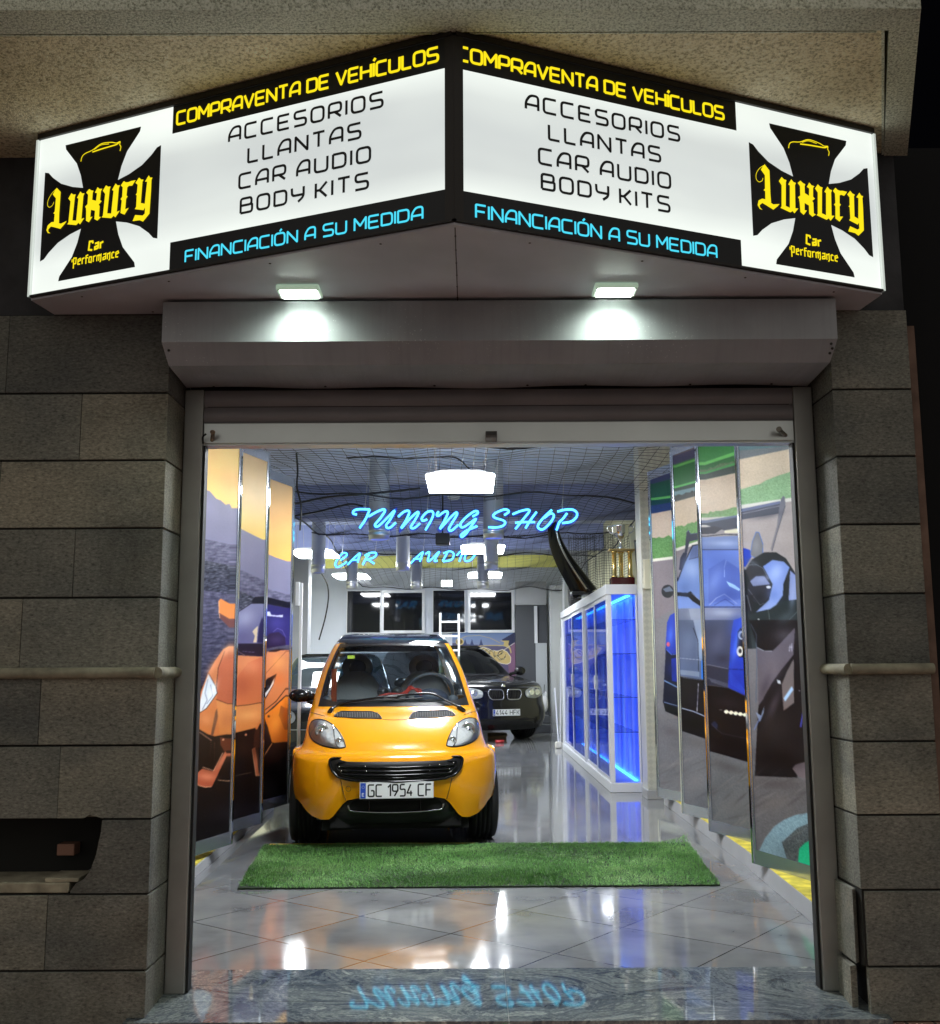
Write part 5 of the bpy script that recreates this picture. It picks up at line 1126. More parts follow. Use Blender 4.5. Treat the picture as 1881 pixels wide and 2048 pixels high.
# ------------------------------------------------------------------ cables, speaker, detector, grille
def cable(pts, r, label, name='cable'):
    o = MB().tube(smooth_path(pts, 8), r, 6).build(name, BLACKP); tag(o, label, 'cable'); return o
A_ = lambda px, py, y: tuple(aty(px, py, y))
C5b = lambda x, y, d: A_(560+x/4.2, 880+y/4.2, d)
cable([C5b(345,1110,11),C5b(395,1200,11),C5b(410,1310,11),C5b(385,1480,11),C5b(330,1680,11)], 0.012, 'thin black cable hanging in a bow before the white far wall')
cable([C5b(105,540,6.5),C5b(400,480,6.5),C5b(700,455,6.5),C5b(960,430,6.5),C5b(1180,405,6.5)], 0.012, 'thick black cable running across the net at the top left')
cable([C5b(110,640,7.5),C5b(330,600,7.5),C5b(580,540,7.5),C5b(700,555,7.5)], 0.012, 'black cable strung to the neon sign from the left')
cable([C5b(140,110,5.6),C5b(150,260,5.6),C5b(145,400,5.6),C5b(180,560,5.6),C5b(170,760,5.6)], 0.010, 'black cable hanging beside the orange picture panels')
cable([C5b(560,150,5.4),C5b(800,140,5.4),C5b(1050,155,5.4),C5b(1300,145,5.4),C5b(1480,150,5.4),C5b(1600,250,5.4),C5b(1660,300,5.0)], 0.008, 'black cable looping over to the nearest ceiling light')
t = thing('speaker', 'small black box speaker hanging under the beam below the neon letters', 'speaker', A_(886,1080,8.2))
p = A_(886,1080,8.2); mb = MB(); mb.bbox(p[0]-0.085,8.1,p[2]-0.06,p[0]+0.085,8.3,p[2]+0.075,0.01); mb.build('box', BLACKP, t); MB().cyl((p[0],8.2,p[2]+0.076),(p[0],8.2,CZ-0.01),0.01,n=8).build('bracket', BLACKP, t)
t = thing('smoke_detector', 'white round smoke detector under the nearest ceiling light', 'detector', (0.02,8.0,3.2))
p = A_(908,993,8.0); MB().lathe([(0.0,-0.045),(0.05,-0.04),(0.075,-0.015),(0.08,0.0)],(p[0],8.0,p[2])).build('body', LAMPH, t); MB().cyl((p[0],8.0,p[2]+0.001),(p[0],8.0,CZ-0.005),0.03,n=12).build('stem', LAMPH, t); t.location = (0.02,8.0,3.2)
t = thing('air_vent', 'dark slatted air vent in the ceiling above the nearest light', 'air vent', (0.05,5.6,3.3))
mb = MB(); mb.box(-0.10,5.35,CZ-0.02,0.20,5.85,CZ-0.001); mb.build('frame', mat('vent_beige',(0.45,0.4,0.3),0.6), t); mb = MB()
for k in range(6): mb.box(-0.09,5.38+0.08*k,CZ-0.0275,0.19,5.42+0.08*k,CZ-0.0205)
mb.build('slats', BLACKP, t)
# ------------------------------------------------------------------ blue lit showcase
T = thing('display_cabinet', 'long white framed glass showcase glowing blue inside along the right wall', 'showcase', (1.58,9.4,0))
fx, xb_, y0, y1, zt = 1.424, 1.745, 6.555, 12.20, 2.12
def make_blue():
    m = mat('blue_glow_panel', (0.30,0.36,0.80), 0.35, emit=(0.01,0.055,1.0), estr=0.5); n, l, b = N(m)  # the showcase's blue LED glow, put into the back panel's emission
    t = n.new('ShaderNodeTexCoord'); mp = n.new('ShaderNodeMapping'); mp.inputs['Scale'].default_value = (1.5,1.5,0.35); l.new(t.outputs['Object'], mp.inputs[0])
    a = n.new('ShaderNodeTexNoise'); a.inputs['Scale'].default_value = 2.2; a.inputs['Detail'].default_value = 3; l.new(mp.outputs[0], a.inputs['Vector'])
    r = ramp(n, [(0.32,(0.004,0.02,0.42)), (0.47,(0.02,0.08,0.95)), (0.60,(0.09,0.24,1.0)), (0.72,(0.30,0.50,1.0))]); l.new(a.outputs[0], r.inputs[0]); l.new(r.outputs[0], b.inputs['Emission Color'])
    return m
BLUEBACK = make_blue()
mb = MB(); mb.bbox(fx-0.008,y0-0.02,0.001,xb_+0.02,y1,0.095,0.004); mb.build('base', WALU, T)
mb = MB(); mb.bbox(fx-0.008,y0-0.012,zt-0.105,xb_,y1,zt,0.004); mb.build('top', WALU, T)
for q in ((fx,y0,fx+0.05,y0+0.11),(xb_-0.022,y0,xb_,y0+0.03),(fx,8.93,fx+0.05,9.04),(fx,y1-0.11,fx+0.05,y1)):
    MB().bbox(q[0],q[1],0.0955,q[2],q[3],zt-0.1055,0.003).build('post', WALU, T)
MB().box(xb_-0.012,y0+0.031,0.0955,xb_-0.002,y1,zt-0.1055).box(fx+0.05,y1-0.012,0.0955,xb_-0.0125,y1-0.002,zt-0.1055).build('back_panel', BLUEBACK, T)
CG = clear_glass('cabinet_glass', (0.86,0.90,1.0), 0.7)
MB().box(fx+0.0505,y0+0.008,0.0955,xb_-0.0225,y0+0.013,zt-0.1055).build('end_pane', CG, T)
for (a, b_) in ((6.665,7.80),(7.78,8.93),(9.04,10.58),(10.56,12.09)):
    k = 0.0 if a in (6.665,9.04) else 0.016
    mb = MB(); s_ = 0.045; xx = fx+0.008+k
    mb.box(xx,a,0.0965,xx+0.014,a+s_,zt-0.1065).box(xx,b_-s_,0.0965,xx+0.014,b_,zt-0.1065).box(xx,a+s_,0.0965,xx+0.014,b_-s_,0.135).box(xx,a+s_,zt-0.15,xx+0.014,b_-s_,zt-0.1065)
    dr = mb.build('sliding_door', WALU, T)
    MB().box(xx+0.005,a+s_,0.1355,xx+0.009,b_-s_,zt-0.1505).build('pane', CG, dr)
    yh = b_-s_/2 if k == 0 else a+s_/2
    MB().bbox(xx-0.016,yh-0.012,1.01,xx-0.001,yh+0.012,1.17,0.004).build('handle', WALU, dr)
for zz in (0.594,0.946,1.398,1.751):
    MB().box(fx+0.055,y0+0.02,zz,xb_-0.014,y1-0.014,zz+0.006).build('glass_shelf', mat('shelf_glass', (0.10,0.16,0.55), 0.1, alpha=0.55), T)
mb = MB(); mb.box(xb_-0.10,y0+0.15,zt-0.116,xb_-0.05,y1-0.15,zt-0.107); mb.box(xb_-0.05,y0+0.15,0.0965,xb_-0.02,y1-0.15,0.105)
mb.build('led_strip', emat('blue_led', (0.03,0.22,1.0), L_BLUE*2.0), T)
mb = MB()
for yy in np.arange(6.9,12.0,0.52): mb.box(xb_-0.03,yy,0.12,xb_-0.0125,yy+0.05,zt-0.13)
mb.build('mullion', mat('lilac_mullion', (0.55,0.60,0.90), 0.4, emit=(0.10,0.18,1.0), estr=0.35), T)  # mullions carry some of the blue glow as emission too
MB().tube([(1.705,6.572,2.0),(1.700,6.572,1.92),(1.708,6.572,1.86),(1.700,6.572,1.78)],0.003,6).build('wire', BLACKP, T)
# wall panel behind the showcase end
MB().box(1.748,6.27,0.0,1.80,12.2,2.05).build('wall_panel', mat('blue_grey_board', (0.16,0.19,0.34), 0.4), B)
# ------------------------------------------------------------------ trophy on the showcase
GOLD = mat('gold', (0.78,0.58,0.22), 0.22, 1.0); SILV = mat('silver', (0.85,0.85,0.86), 0.12, 1.0)
t = thing('trophy', 'tall trophy cup on gold columns standing on top of the showcase', 'trophy', (1.62,6.72,zt))
tx, ty = 1.615, 6.72
MB().bbox(tx-0.125,ty-0.08,zt+0.001,tx+0.125,ty+0.08,zt+0.082,0.006).build('base', mat('dark_wood_gloss', (0.05,0.008,0.008), 0.15), t)
mb = MB()
for dx, dy in ((-0.085,-0.04),(0.085,-0.04),(0.0,0.045)):
    mb.lathe([(0.0,0.083),(0.035,0.083),(0.035,0.10),(0.024,0.11),(0.024,0.34),(0.035,0.35),(0.035,0.366),(0.0,0.366)],(tx+dx,ty+dy,zt),n=18)
mb.build('column', GOLD, t)
MB().bbox(tx-0.14,ty-0.085,zt+0.367,tx+0.14,ty+0.085,zt+0.387,0.005).build('plate', mat('old_gold', (0.55,0.40,0.16), 0.35, 0.9), t)
mb = MB(); mb.lathe([(0.0,0.388),(0.045,0.388),(0.04,0.41),(0.018,0.43),(0.016,0.49),(0.035,0.51),(0.075,0.54),(0.092,0.58),(0.09,0.63),(0.098,0.645),(0.09,0.645),(0.08,0.60),(0.0,0.55)],(tx,ty,zt),n=24)
for s_ in (-1,1): mb.tube(smooth_path([(tx+s_*0.088,ty,zt+0.56),(tx+s_*0.13,ty,zt+0.58),(tx+s_*0.14,ty,zt+0.63),(tx+s_*0.092,ty,zt+0.635)],5),0.007,6)
mb.build('cup', SILV, t)
t = thing('framed_photo', 'narrow dark picture frame leaning on the pillar behind the trophy', 'frame', (1.76,6.6,zt))
mb = MB(); 
def slab(mb, P, d, w_, h, th, lean): pass
mb.prism([(6.42,zt+0.001),(6.44,zt+0.001),(6.60,zt+0.47),(6.58,zt+0.47)], 'x', 1.735, 1.80); mb.build('frame', BLACKP, t); MB().prism([(6.414,zt+0.03),(6.419,zt+0.03),(6.562,zt+0.45),(6.557,zt+0.45)], 'x', 1.742, 1.793).build('picture', mat('photo_glass', (0.35,0.4,0.42), 0.1), t)
# ------------------------------------------------------------------ spare parts on the showcase
CARBLK = mat('black_car_paint', (0.004,0.004,0.005), 0.2, spec=0.25, coat=0.45)
t = thing('spare_bumper', 'glossy black car bumper cover standing on end on the showcase', 'bumper', (1.6,8.2,zt))
mid = [A_(1104,1048,8.2),A_(1112,1085,8.2),A_(1128,1120,8.2),A_(1150,1155,8.2),A_(1172,1188,8.2)]; sp = smooth_path(mid, 8); mb = MB(); vs = []; K = 12; cnt = len(sp)
for i, p in enumerate(sp):
    w_ = 0.07+0.10*i/cnt; 
    for k in range(K):
        a = pi*(k/(K-1))-0.2; vs.append((p[0]+w_*cos(a)*0.85, p[1]-0.10*sin(a)-0.03*sin(2*a), p[2]+0.35*w_*cos(a)))
mb.cs = True; mb.add(vs, [(i*K+k, i*K+k+1, (i+1)*K+k+1, (i+1)*K+k) for i in range(cnt-1) for k in range(K-1)]); cover = mb.build('cover', CARBLK, t)
mb = MB(); mb.tube([(p[0]+0.03,p[1]-0.115,p[2]) for p in sp[3:-2]],0.014,6); mb.build('trim', mat('chrome_dull', (0.6,0.62,0.64), 0.15, 1.0), t)
MB().bbox(A_(1166,1186,8.2)[0]-0.14,8.1,zt+0.001,A_(1166,1186,8.2)[0]+0.14,8.35,zt+0.04,0.01).build('foot', BLACKP, t)
def wheel_parts(t, c, r, wd, axis='y', rim=None, sp=5, face=-1):
    """tyre and rim around c (world coordinates), axis y; face = side of the spokes"""
    tyre = MB(); h = wd/2
    prof_ = [(r*0.70,-h*0.9),(r*0.86,-h),(r*0.96,-h*0.88),(r,-h*0.62)]
    for q in (-0.45,-0.15,0.15,0.45): prof_ += [(r,h*(q-0.06)),(r-0.008,h*(q-0.05)),(r-0.008,h*(q+0.05)),(r,h*(q+0.06))]
    prof_ += [(r,h*0.62),(r*0.96,h*0.88),(r*0.86,h),(r*0.70,h*0.9)]
    tyre.lathe(prof_, c, axis, 40)
    ty_ = tyre.build('tyre', mat('tyre_rubber', (0.012,0.012,0.013), 0.7, bump=(60,0.3,0.004)), t)
    rm = MB(); rm.lathe([(r*0.70,-h*0.9),(r*0.72,-h*0.85),(r*0.66,-h*0.7),(r*0.64,h*0.8),(r*0.70,h*0.9)], c, axis, 40)
    f = face*h*0.75
    for k in range(sp):
        a = 2*pi*k/sp; ca, sa = cos(a), sin(a)
        for d in (-0.16,0.16):
            q0 = (cos(a+d*2.2)*r*0.12, sin(a+d*2.2)*r*0.12); q1 = (cos(a+d)*r*0.66, sin(a+d)*r*0.66)
            if axis == 'y': rm.cyl((c[0]+q0[0],c[1]+f*0.9,c[2]+q0[1]),(c[0]+q1[0],c[1]+f,c[2]+q1[1]),r*0.045,r*0.035,8)
            else: rm.cyl((c[0]+f*0.9,c[1]+q0[0],c[2]+q0[1]),(c[0]+f,c[1]+q1[0],c[2]+q1[1]),r*0.045,r*0.035,8)
    if axis == 'y': rm.cyl((c[0],c[1]+f*0.6,c[2]),(c[0],c[1]+f*1.05,c[2]),r*0.16,n=20)
    else: rm.cyl((c[0]+f*0.6,c[1],c[2]),(c[0]+f*1.05,c[1],c[2]),r*0.16,n=20)
    rm.build('rim', rim or mat('rim_dark', (0.10,0.10,0.11), 0.25, 0.9), t)
t = thing('alloy_roadwheel', 'car wheel with black multi spoke rim standing on the showcase end', 'wheel', (1.52,11.4,zt))
wheel_parts(t, (1.53,11.0,zt+0.245), 0.243, 0.16, 'x', None, 7, -1); t.location = (1.53,11.0,zt)
for ch in t.children: ch.location = -wofs(t)
# ------------------------------------------------------------------ wall picture with gold lettering
cm = Canvas(900, 1255, 1050, 1420, 1.6, (84,88,120)); cm.use(880,1200,6.288)
cm.poly([(150,380),(1000,380),(1000,600),(150,560)], (112,138,186), (140,150,180)); cm.poly([(150,540),(420,560),(900,590),(1000,600),(1000,1300),(150,1300)], (96,94,124), (120,100,132)); cm.poly([(780,500),(950,400),(960,560),(880,600)], (60,64,92)); cm.poly([(900,560),(960,520),(960,1000),(880,1000),(860,800)], (140,104,132))
for x in (320,405,520): cm.poly([(x-25,570),(x,490),(x+25,570)], (70,80,116))
GL = (206,184,122)
cm.line([(240,500),(330,455),(500,445),(640,480),(760,540)],1.2,(180,170,140)); cm.line([(440,585),(620,572),(860,572)],1.4,GL); cm.poly([(755,512),(872,512),(862,560),(890,600),(905,660),(892,675),(872,610),(800,575),(810,530)], GL); cm.line([(790,640),(940,540)],1.6,(210,206,200))
cm.disc((250,525),52,GL,44); cm.disc((250,525),38,(110,90,50),30)
cm.poly([(480,612),(545,590),(600,604),(640,622),(720,640),(790,618),(850,650),(898,720),(892,790),(850,812),(770,800),(640,745),(540,690)], (238,232,214)); cm.poly([(488,616),(545,597),(600,612),(640,630),(720,648),(790,626),(846,656),(890,722),(884,784),(846,804),(770,792),(640,737),(540,680)], (208,184,124))
for pts in ([(520,640),(545,612),(570,632),(575,672)],[(570,640),(595,622),(622,640),(628,690)],[(622,650),(650,634),(676,650),(690,715),(710,700)],[(730,700),(790,668),(780,640),(742,655),(722,710),(760,750),(815,735),(825,690)]):
    cm.line(pts,2.6,(250,240,200)); cm.line([(x-4,y+6) for x, y in pts],1.0,(70,56,34)); cm.line([(x+5,y-7) for x, y in pts],1.0,(70,56,34))
t = thing('wall_picture', 'far wall picture with gold lettering below the office window', 'picture', (0.3,YB,1.4))
pa, pb = aty(905,1265,YB-0.012), aty(1031,1265,YB-0.012); zl = 0.9
print_mesh('print', cm, (pa[0],YB-0.012,pa[2]), (pb[0],YB-0.012,pa[2]), (pa[0],YB-0.012,zl), (pb[0],YB-0.012,zl), 150, 150, PRINT, t)
MB().box(pa[0],YB-0.011,zl,pb[0],YB-0.001,pa[2]).build('board', PRINTBACK, t)
# ------------------------------------------------------------------ ladder, mop, bottle, carton
t = thing('ladder', 'light metal ladder leaning near the far office windows behind the yellow car', 'ladder', (-0.35,15.6,0))
q = [A_(881,1226,15.6),A_(918,1228,15.6)]; mb = MB()
for p in q: mb.bbox(p[0]-0.02,15.58,0.001,p[0]+0.02,15.64,p[2],0.004)
mb.build('rail', WALU, t); mb = MB()
for k in range(8): mb.bbox(q[0][0]+0.0205,15.59,0.22+0.27*k,q[1][0]-0.0205,15.63,0.255+0.27*k,0.003)
mb.build('rung', WALU, t)
t = thing('mop', 'white handled mop leaning beside the far end of the showcase', 'mop', (1.36,12.5,0))
a = A_(1111,1376,12.6); mb = MB(); mb.cyl((1.38,12.5,0.09),(a[0],12.7,a[2]),0.014,n=10); mb.build('handle', WALU, t); mb = MB(); mb.bbox(1.33,12.44,0.001,1.43,12.56,0.10,0.02); mb.build('head', mat('mop_head', (0.7,0.68,0.6), 0.9), t)
t = thing('mop', 'long pale pole standing upright by the tread plate pillar', 'pole', (1.43,13.0,0))
t.name = 'broom_pole'; MB().cyl((1.45,13.0,0.02),(1.50,13.05,1.75),0.014,n=10).build('handle', WALU, t); MB().bbox(1.36,12.97,0.001,1.52,13.03,0.05,0.01).build('brush', MATS['mop_head'], t)
t = thing('rubber_glove', 'white rubber glove hanging on the step wall by the pillar', 'glove', A_(1090,1400,15.9))
p = A_(1091,1405,15.9); mb = MB(); mb.ell((p[0],15.9,p[2]-0.02),(0.055,0.03,0.16),12,8); mb.ell((p[0]-0.05,15.9,p[2]+0.10),(0.02,0.02,0.06),8,6); mb.ell((p[0]+0.01,15.9,p[2]+0.15),(0.03,0.02,0.06),8,6); mb.build('glove', WHP, t); MB().cyl((p[0]-0.02,15.92,p[2]+0.18),(p[0]-0.01,15.92,p[2]+0.34),0.006,n=6).build('hook', BLACKP, t)
t = thing('carton', 'open brown cardboard carton on the floor under the dark car bumper', 'carton', atz(995,1478,0))
p = atz(995,1477,0); mb = MB(); mb.bbox(p[0]-0.17,p[1],0.001,p[0]+0.17,p[1]+0.25,0.09,0.003); mb.build('box', mat('cardboard', (0.42,0.29,0.15), 0.85, noise=(6,0.15,4)), t)
mb = MB(); mb.add([(p[0]-0.17,p[1]-0.002,0.088),(p[0]+0.17,p[1]-0.002,0.088),(p[0]+0.19,p[1]-0.09,0.055),(p[0]-0.17,p[1]-0.10,0.05)],[(0,1,2,3)]); mb.build('flap', MATS['cardboard'], t)
p = atz(1000,1486,0); o = MB().lathe([(0.035,0.001),(0.075,0.001),(0.075,0.05),(0.035,0.05),(0.035,0.001)],(p[0],p[1],0)).build('tape_roll', mat('red_tape', (0.55,0.04,0.05), 0.3)); tag(o, 'roll of red tape on the floor beside the carton', 'tape')
# white upright of the folding screen at the left
MB().bbox(-1.583,5.28,0.0,-1.556,5.31,2.05,0.003).build('screen_post', mat('bright_white', (0.85,0.88,0.92), 0.35), B)
MB().bbox(-1.62,5.27,1.84,-1.584,5.32,2.06,0.004).build('screen_hinge', MATS['bright_white'], B)

# a small weed in the joint before the granite
mb = MB(); px_, py_ = 0.098, -0.336
for k in range(9):
    a = 2.4*k; l_ = 0.018+0.008*(k % 3); mb.add([(px_,py_,-0.061),(px_+l_*cos(a)*0.5-0.005*sin(a),py_-0.004+0.3*l_*sin(a)+0.005*cos(a),-0.061+0.7*l_),(px_+l_*cos(a),py_-0.004+0.5*l_*sin(a),-0.061+l_*0.8),(px_+l_*cos(a)*0.5+0.005*sin(a),py_-0.004+0.3*l_*sin(a)-0.005*cos(a),-0.061+0.6*l_)],[(0,1,2,3)])
o = mb.build('weed', mat('weed_leaf', (0.05,0.10,0.03), 0.7)); tag(o, 'tiny dark weed growing in the joint before the granite threshold', 'weed')
# ================================================================== CARS
class CarBody:
    """front-and-side skin of a car in its own frame: x to the car's image-right, y back from the nose, z up.
    keys: (yc, z, halfwidth, bow, drop) from the bumper up to the roof edge; zb: lower edge over x; arch: (y, z, r)"""
    def __init__(s, keys, zb, yrear, arches, zflex, ex=0.85, eb=1.0, taper=0.06):
        K = np.array(keys, float); s.zflex = zflex; s.zb = zb; s.yrear = yrear; s.arches = arches; s.ex, s.eb = ex, eb; s.taper = taper
        n = len(K); sp = smooth_path([tuple(k) for k in K], 12); s.K = np.array(sp); s.nv = len(s.K)
        s.z0 = K[0,1]
    def front(s, v, t):
        """v: row index (float), t in [-1,1]"""
        i = np.clip(np.floor(v).astype(int), 0, s.nv-2); f = (v-i)[...,None]; k = s.K[i]*(1-f)+s.K[i+1]*f
        a = np.abs(t)*pi/2
        x = k[...,2]*np.sign(t)*np.sin(a)**s.ex
        c = 1-np.cos(a)**s.eb
        y = k[...,0]+k[...,3]*c; z = k[...,1]-k[...,4]*c
        return x, y, z
    def remap(s, z, zb): 
        """squeeze rows below zflex down to the lower edge zb"""
        return np.where(z < s.zflex, zb+(z-s.z0)/(s.zflex-s.z0)*(s.zflex-zb), z)
    def zb_front(s, x): return np.interp(np.abs(x), [p[0] for p in s.zb], [p[1] for p in s.zb])
    def zb_side(s, y):
        z = np.full_like(y, s.zb[-1][1]) if y.size else y
        base = np.where(y < s.arches[0][0], s.zb[-1][1], s.zside)
        for (ya, za, r) in s.arches:
            q = r*r-(y-ya)**2; base = np.where(q > 0, np.maximum(base, za+np.sqrt(np.maximum(q,0))), base)
        return base
    def at(s, x, z, off=0.0):
        """point of the front skin that lies at (x, z), pushed out by off"""
        v = float(np.interp(z, s.K[:,1], np.arange(s.nv))); t = 0.0
        for _ in range(12):
            i = min(int(v), s.nv-2); f = v-i; k = s.K[i]*(1-f)+s.K[i+1]*f
            r = min(abs(x)/max(k[2],1e-6), 0.9999); a = math.asin(r**(1/s.ex)); c = 1-cos(a)**s.eb
            v = float(np.interp(z+k[4]*c, s.K[:,1], np.arange(s.nv)))
        i = min(int(v), s.nv-2); f = v-i; k = s.K[i]*(1-f)+s.K[i+1]*f
        return np.array([x, k[0]+k[3]*c-off, z])
    def grid(s, nt=56, ns=34):
        tt = np.linspace(-1,1,nt+1); vv = np.arange(s.nv, dtype=float)
        V, T = np.meshgrid(vv, tt, indexing='ij'); X, Y, Zz = s.front(V, T)
        Zz = s.remap(Zz, s.zb_front(X))
        cols = []
        ysd = (np.linspace(0,1,ns+1)[1:])**1.15
        def side(sign):
            e = 0 if sign < 0 else -1; xe, ye, ze = X[:,e], Y[:,e], s.front(V[:,e], T[:,e])[2]
            out = []
            for q in ysd:
                y = ye+(s.yrear-ye)*q; x = xe*(1-s.taper*np.clip((q-0.45)/0.55,0,1)**2*2.0)
                z = s.remap(ze, s.zb_side(y)); out.append((x, y, z))
            return out
        L = side(-1)[::-1]; R = side(1)
        XX = np.concatenate([np.stack([a[0] for a in L],1), X, np.stack([a[0] for a in R],1)],1)
        YY = np.concatenate([np.stack([a[1] for a in L],1), Y, np.stack([a[1] for a in R],1)],1)
        ZZ = np.concatenate([np.stack([a[2] for a in L],1), Zz, np.stack([a[2] for a in R],1)],1)
        s.tcol = np.concatenate([np.full(ns,-2.0), tt, np.full(ns,2.0)])
        return XX, YY, ZZ
def split_grid(parts, XX, YY, ZZ, assign, mats, parent):
    """one smooth skin cut into named parts; assign(i, j) -> part name or None"""
    nv, nc = XX.shape; P = np.stack([XX,YY,ZZ],-1)
    du = np.zeros_like(P); dv = np.zeros_like(P)
    du[:,1:-1] = P[:,2:]-P[:,:-2]; du[:,0] = P[:,1]-P[:,0]; du[:,-1] = P[:,-1]-P[:,-2]
    dv[1:-1] = P[2:]-P[:-2]; dv[0] = P[1]-P[0]; dv[-1] = P[-1]-P[-2]
    Nn = np.cross(du, dv); Nn /= np.maximum(np.linalg.norm(Nn,axis=-1,keepdims=True),1e-9)
    F = {}
    for i in range(nv-1):
        for j in range(nc-1):
            k = assign(i, j)
            if k: F.setdefault(k, []).append((i*nc+j, i*nc+j+1, (i+1)*nc+j+1, (i+1)*nc+j))
    out = {}; flat = P.reshape(-1,3); nf = Nn.reshape(-1,3)
    for name, faces in F.items():
        ids = sorted({v for f in faces for v in f}); mp = {v: q for q, v in enumerate(ids)}
        me = bpy.data.meshes.new(name); me.from_pydata(flat[ids].tolist(), [], [tuple(mp[v] for v in f) for f in faces])
        me.polygons.foreach_set('use_smooth', [True]*len(faces)); me.materials.append(mats[name]); me.update()
        me.normals_split_custom_set_from_vertices([tuple(-x for x in nf[v]) if False else tuple(nf[v]) for v in ids])
        o = bpy.data.objects.new(name, me); COL.objects.link(o); o.parent = parent; out[name] = o
    return out
def in_poly(pts, x, z):
    c = False; n = len(pts)
    for i in range(n):
        (x0, z0), (x1, z1) = pts[i], pts[(i+1) % n]
        if (z0 > z) != (z1 > z) and x < (x1-x0)*(z-z0)/(z1-z0)+x0: c = not c
    return c
def shell(name, body, outline, off, m, parent, step=0.02, dome=0.0, edge=0.0):
    """a patch lying on the car's front skin; dome lifts its middle, edge turns the rim back under it"""
    pts = [tuple(p) for p in outline]; xs_ = [p[0] for p in pts]; zs_ = [p[1] for p in pts]; n = len(pts)
    allp = list(pts); x = min(xs_)
    def dist(px, pz):
        d = 9
        for i in range(n):
            a, b = np.array(pts[i]), np.array(pts[(i+1) % n]); ab = b-a; t = np.clip(((px-a[0])*ab[0]+(pz-a[1])*ab[1])/max(ab@ab,1e-12),0,1); d = min(d, hypot(px-a[0]-t*ab[0], pz-a[1]-t*ab[1]))
        return d
    gx = np.arange(min(xs_)+step/2, max(xs_), step); gz = np.arange(min(zs_)+step/2, max(zs_), step)
    D = [0.0]*n
    for a in gx:
        for b in gz:
            if in_poly(pts, a, b):
                d = dist(a, b)
                if d > step*0.35: allp.append((float(a), float(b))); D.append(d)
    r = delaunay_2d_cdt([Vector(p) for p in allp], [(i, (i+1) % n) for i in range(n)], [], 1, 1e-6)
    V, Fs, orig = r[0], r[2], r[3]; dm = max(D) or 1; vs = []
    for k, v in enumerate(V):
        o = orig[k][0] if orig[k] else 0; d = D[o]/dm if o < len(D) else 0
        p = body.at(v[0], v[1], off+dome*(1-(1-d)**2)); vs.append(tuple(p))
    mb = MB(); mb.cs = True; mb.add(vs, [tuple(f)[::-1] for f in Fs])
    if edge:
        rim = [body.at(p[0], p[1], off) for p in pts]; rb = [body.at(p[0], p[1], off-edge) for p in pts]; mb.cs = False
        mb.add(rim+rb, [(i, (i+1) % n, n+(i+1) % n, n+i) for i in range(n)])
    return mb.build(name, m, parent, world=False, fixn=True)
def rim_tube(name, body, outline, off, r, m, parent, closed=True, n=4, sm=3):
    pts = smooth_path(outline, sm, closed) if sm else outline
    return MB().tube([body.at(p[0], p[1], off) for p in pts], r, 6, closed).build(name, m, parent, world=False)
def roundp(pts, r=0.03): return [tuple(p) for p in round_path(pts, r, 4, True)]
def mirror(pts): return [(-x, z) for x, z in pts][::-1]
def plate(parent, cx, y, z, w_, h, text, tilt=0.0, nm='number_plate'):
    PW = mat('plate_white', (0.74,0.76,0.76), 0.35); PB = mat('plate_blue', (0.01,0.06,0.42), 0.4); PK = mat('plate_black', (0.008,0.008,0.008), 0.5)
    t = MB().bbox(cx-w_/2,y-0.008,z-h/2,cx+w_/2,y,z+h/2,0.003).build(nm, PW, parent, world=False)
    MB().bbox(cx-w_/2+0.006,y-0.0095,z-h/2+0.005,cx-w_/2+0.043,y-0.0082,z+h/2-0.005,0.0004).build('blue_strip', PB, t, world=False)
    mb = MB(); k = 0
    for q in text_quads('E', cx-w_/2+0.018, cx-w_/2+0.031, z-h*0.33, z-h*0.15, 0.004): [mb.add([(p[0],y-0.0101,p[1]) for p in e], [(0,1,2,3)]) for e in q]
    for a in range(12): mb.add([(cx-w_/2+0.0245+0.009*cos(a*pi/6)+dx, y-0.0101, z+h*0.22+0.009*sin(a*pi/6)+dz) for dx, dz in ((-0.0012,-0.0012),(0.0012,-0.0012),(0.0012,0.0012),(-0.0012,0.0012))], [(0,1,2,3)])
    mb.build('country_mark', mat('plate_mark', (0.7,0.7,0.65), 0.5), t, world=False, fixn=False)
    mb = MB()
    for k, q in enumerate(text_quads(text, cx-w_/2+0.060, cx+w_/2-0.018, z-h*0.345, z+h*0.345, 0.0105, 0.34, 0.62)):
        for e in q: mb.add([(p[0],y-0.0086-0.00008*(k % 6),p[1]) for p in e], [(0,1,2,3)])
    mb.build('characters', PK, t, world=False, fixn=False)
    mb = MB(); yy = y-0.0084
    for q in ribbon2d([(cx-w_/2+0.003,z-h/2+0.003),(cx+w_/2-0.003,z-h/2+0.003),(cx+w_/2-0.003,z+h/2-0.003),(cx-w_/2+0.003,z+h/2-0.003)],0.0022,True): mb.add([(p[0],yy,p[1]) for p in q],[(0,1,2,3)])
    mb.build('rim', mat('plate_rim',(0.45,0.46,0.47),0.4), t, world=False)
    return t
def lens_mat(name, base=(0.86,0.88,0.87)):
    if name in MATS: return MATS[name]
    m = mat(name, base, 0.22, 0.12); n, l, b = N(m)
    t = n.new('ShaderNodeTexCoord'); v = n.new('ShaderNodeTexVoronoi'); v.inputs['Scale'].default_value = 26; l.new(t.outputs['Object'], v.inputs['Vector'])
    bp = n.new('ShaderNodeBump'); bp.inputs['Strength'].default_value = 0.6; bp.inputs['Distance'].default_value = 0.012; l.new(v.outputs[0], bp.inputs['Height']); l.new(bp.outputs[0], b.inputs['Normal'])
    return m

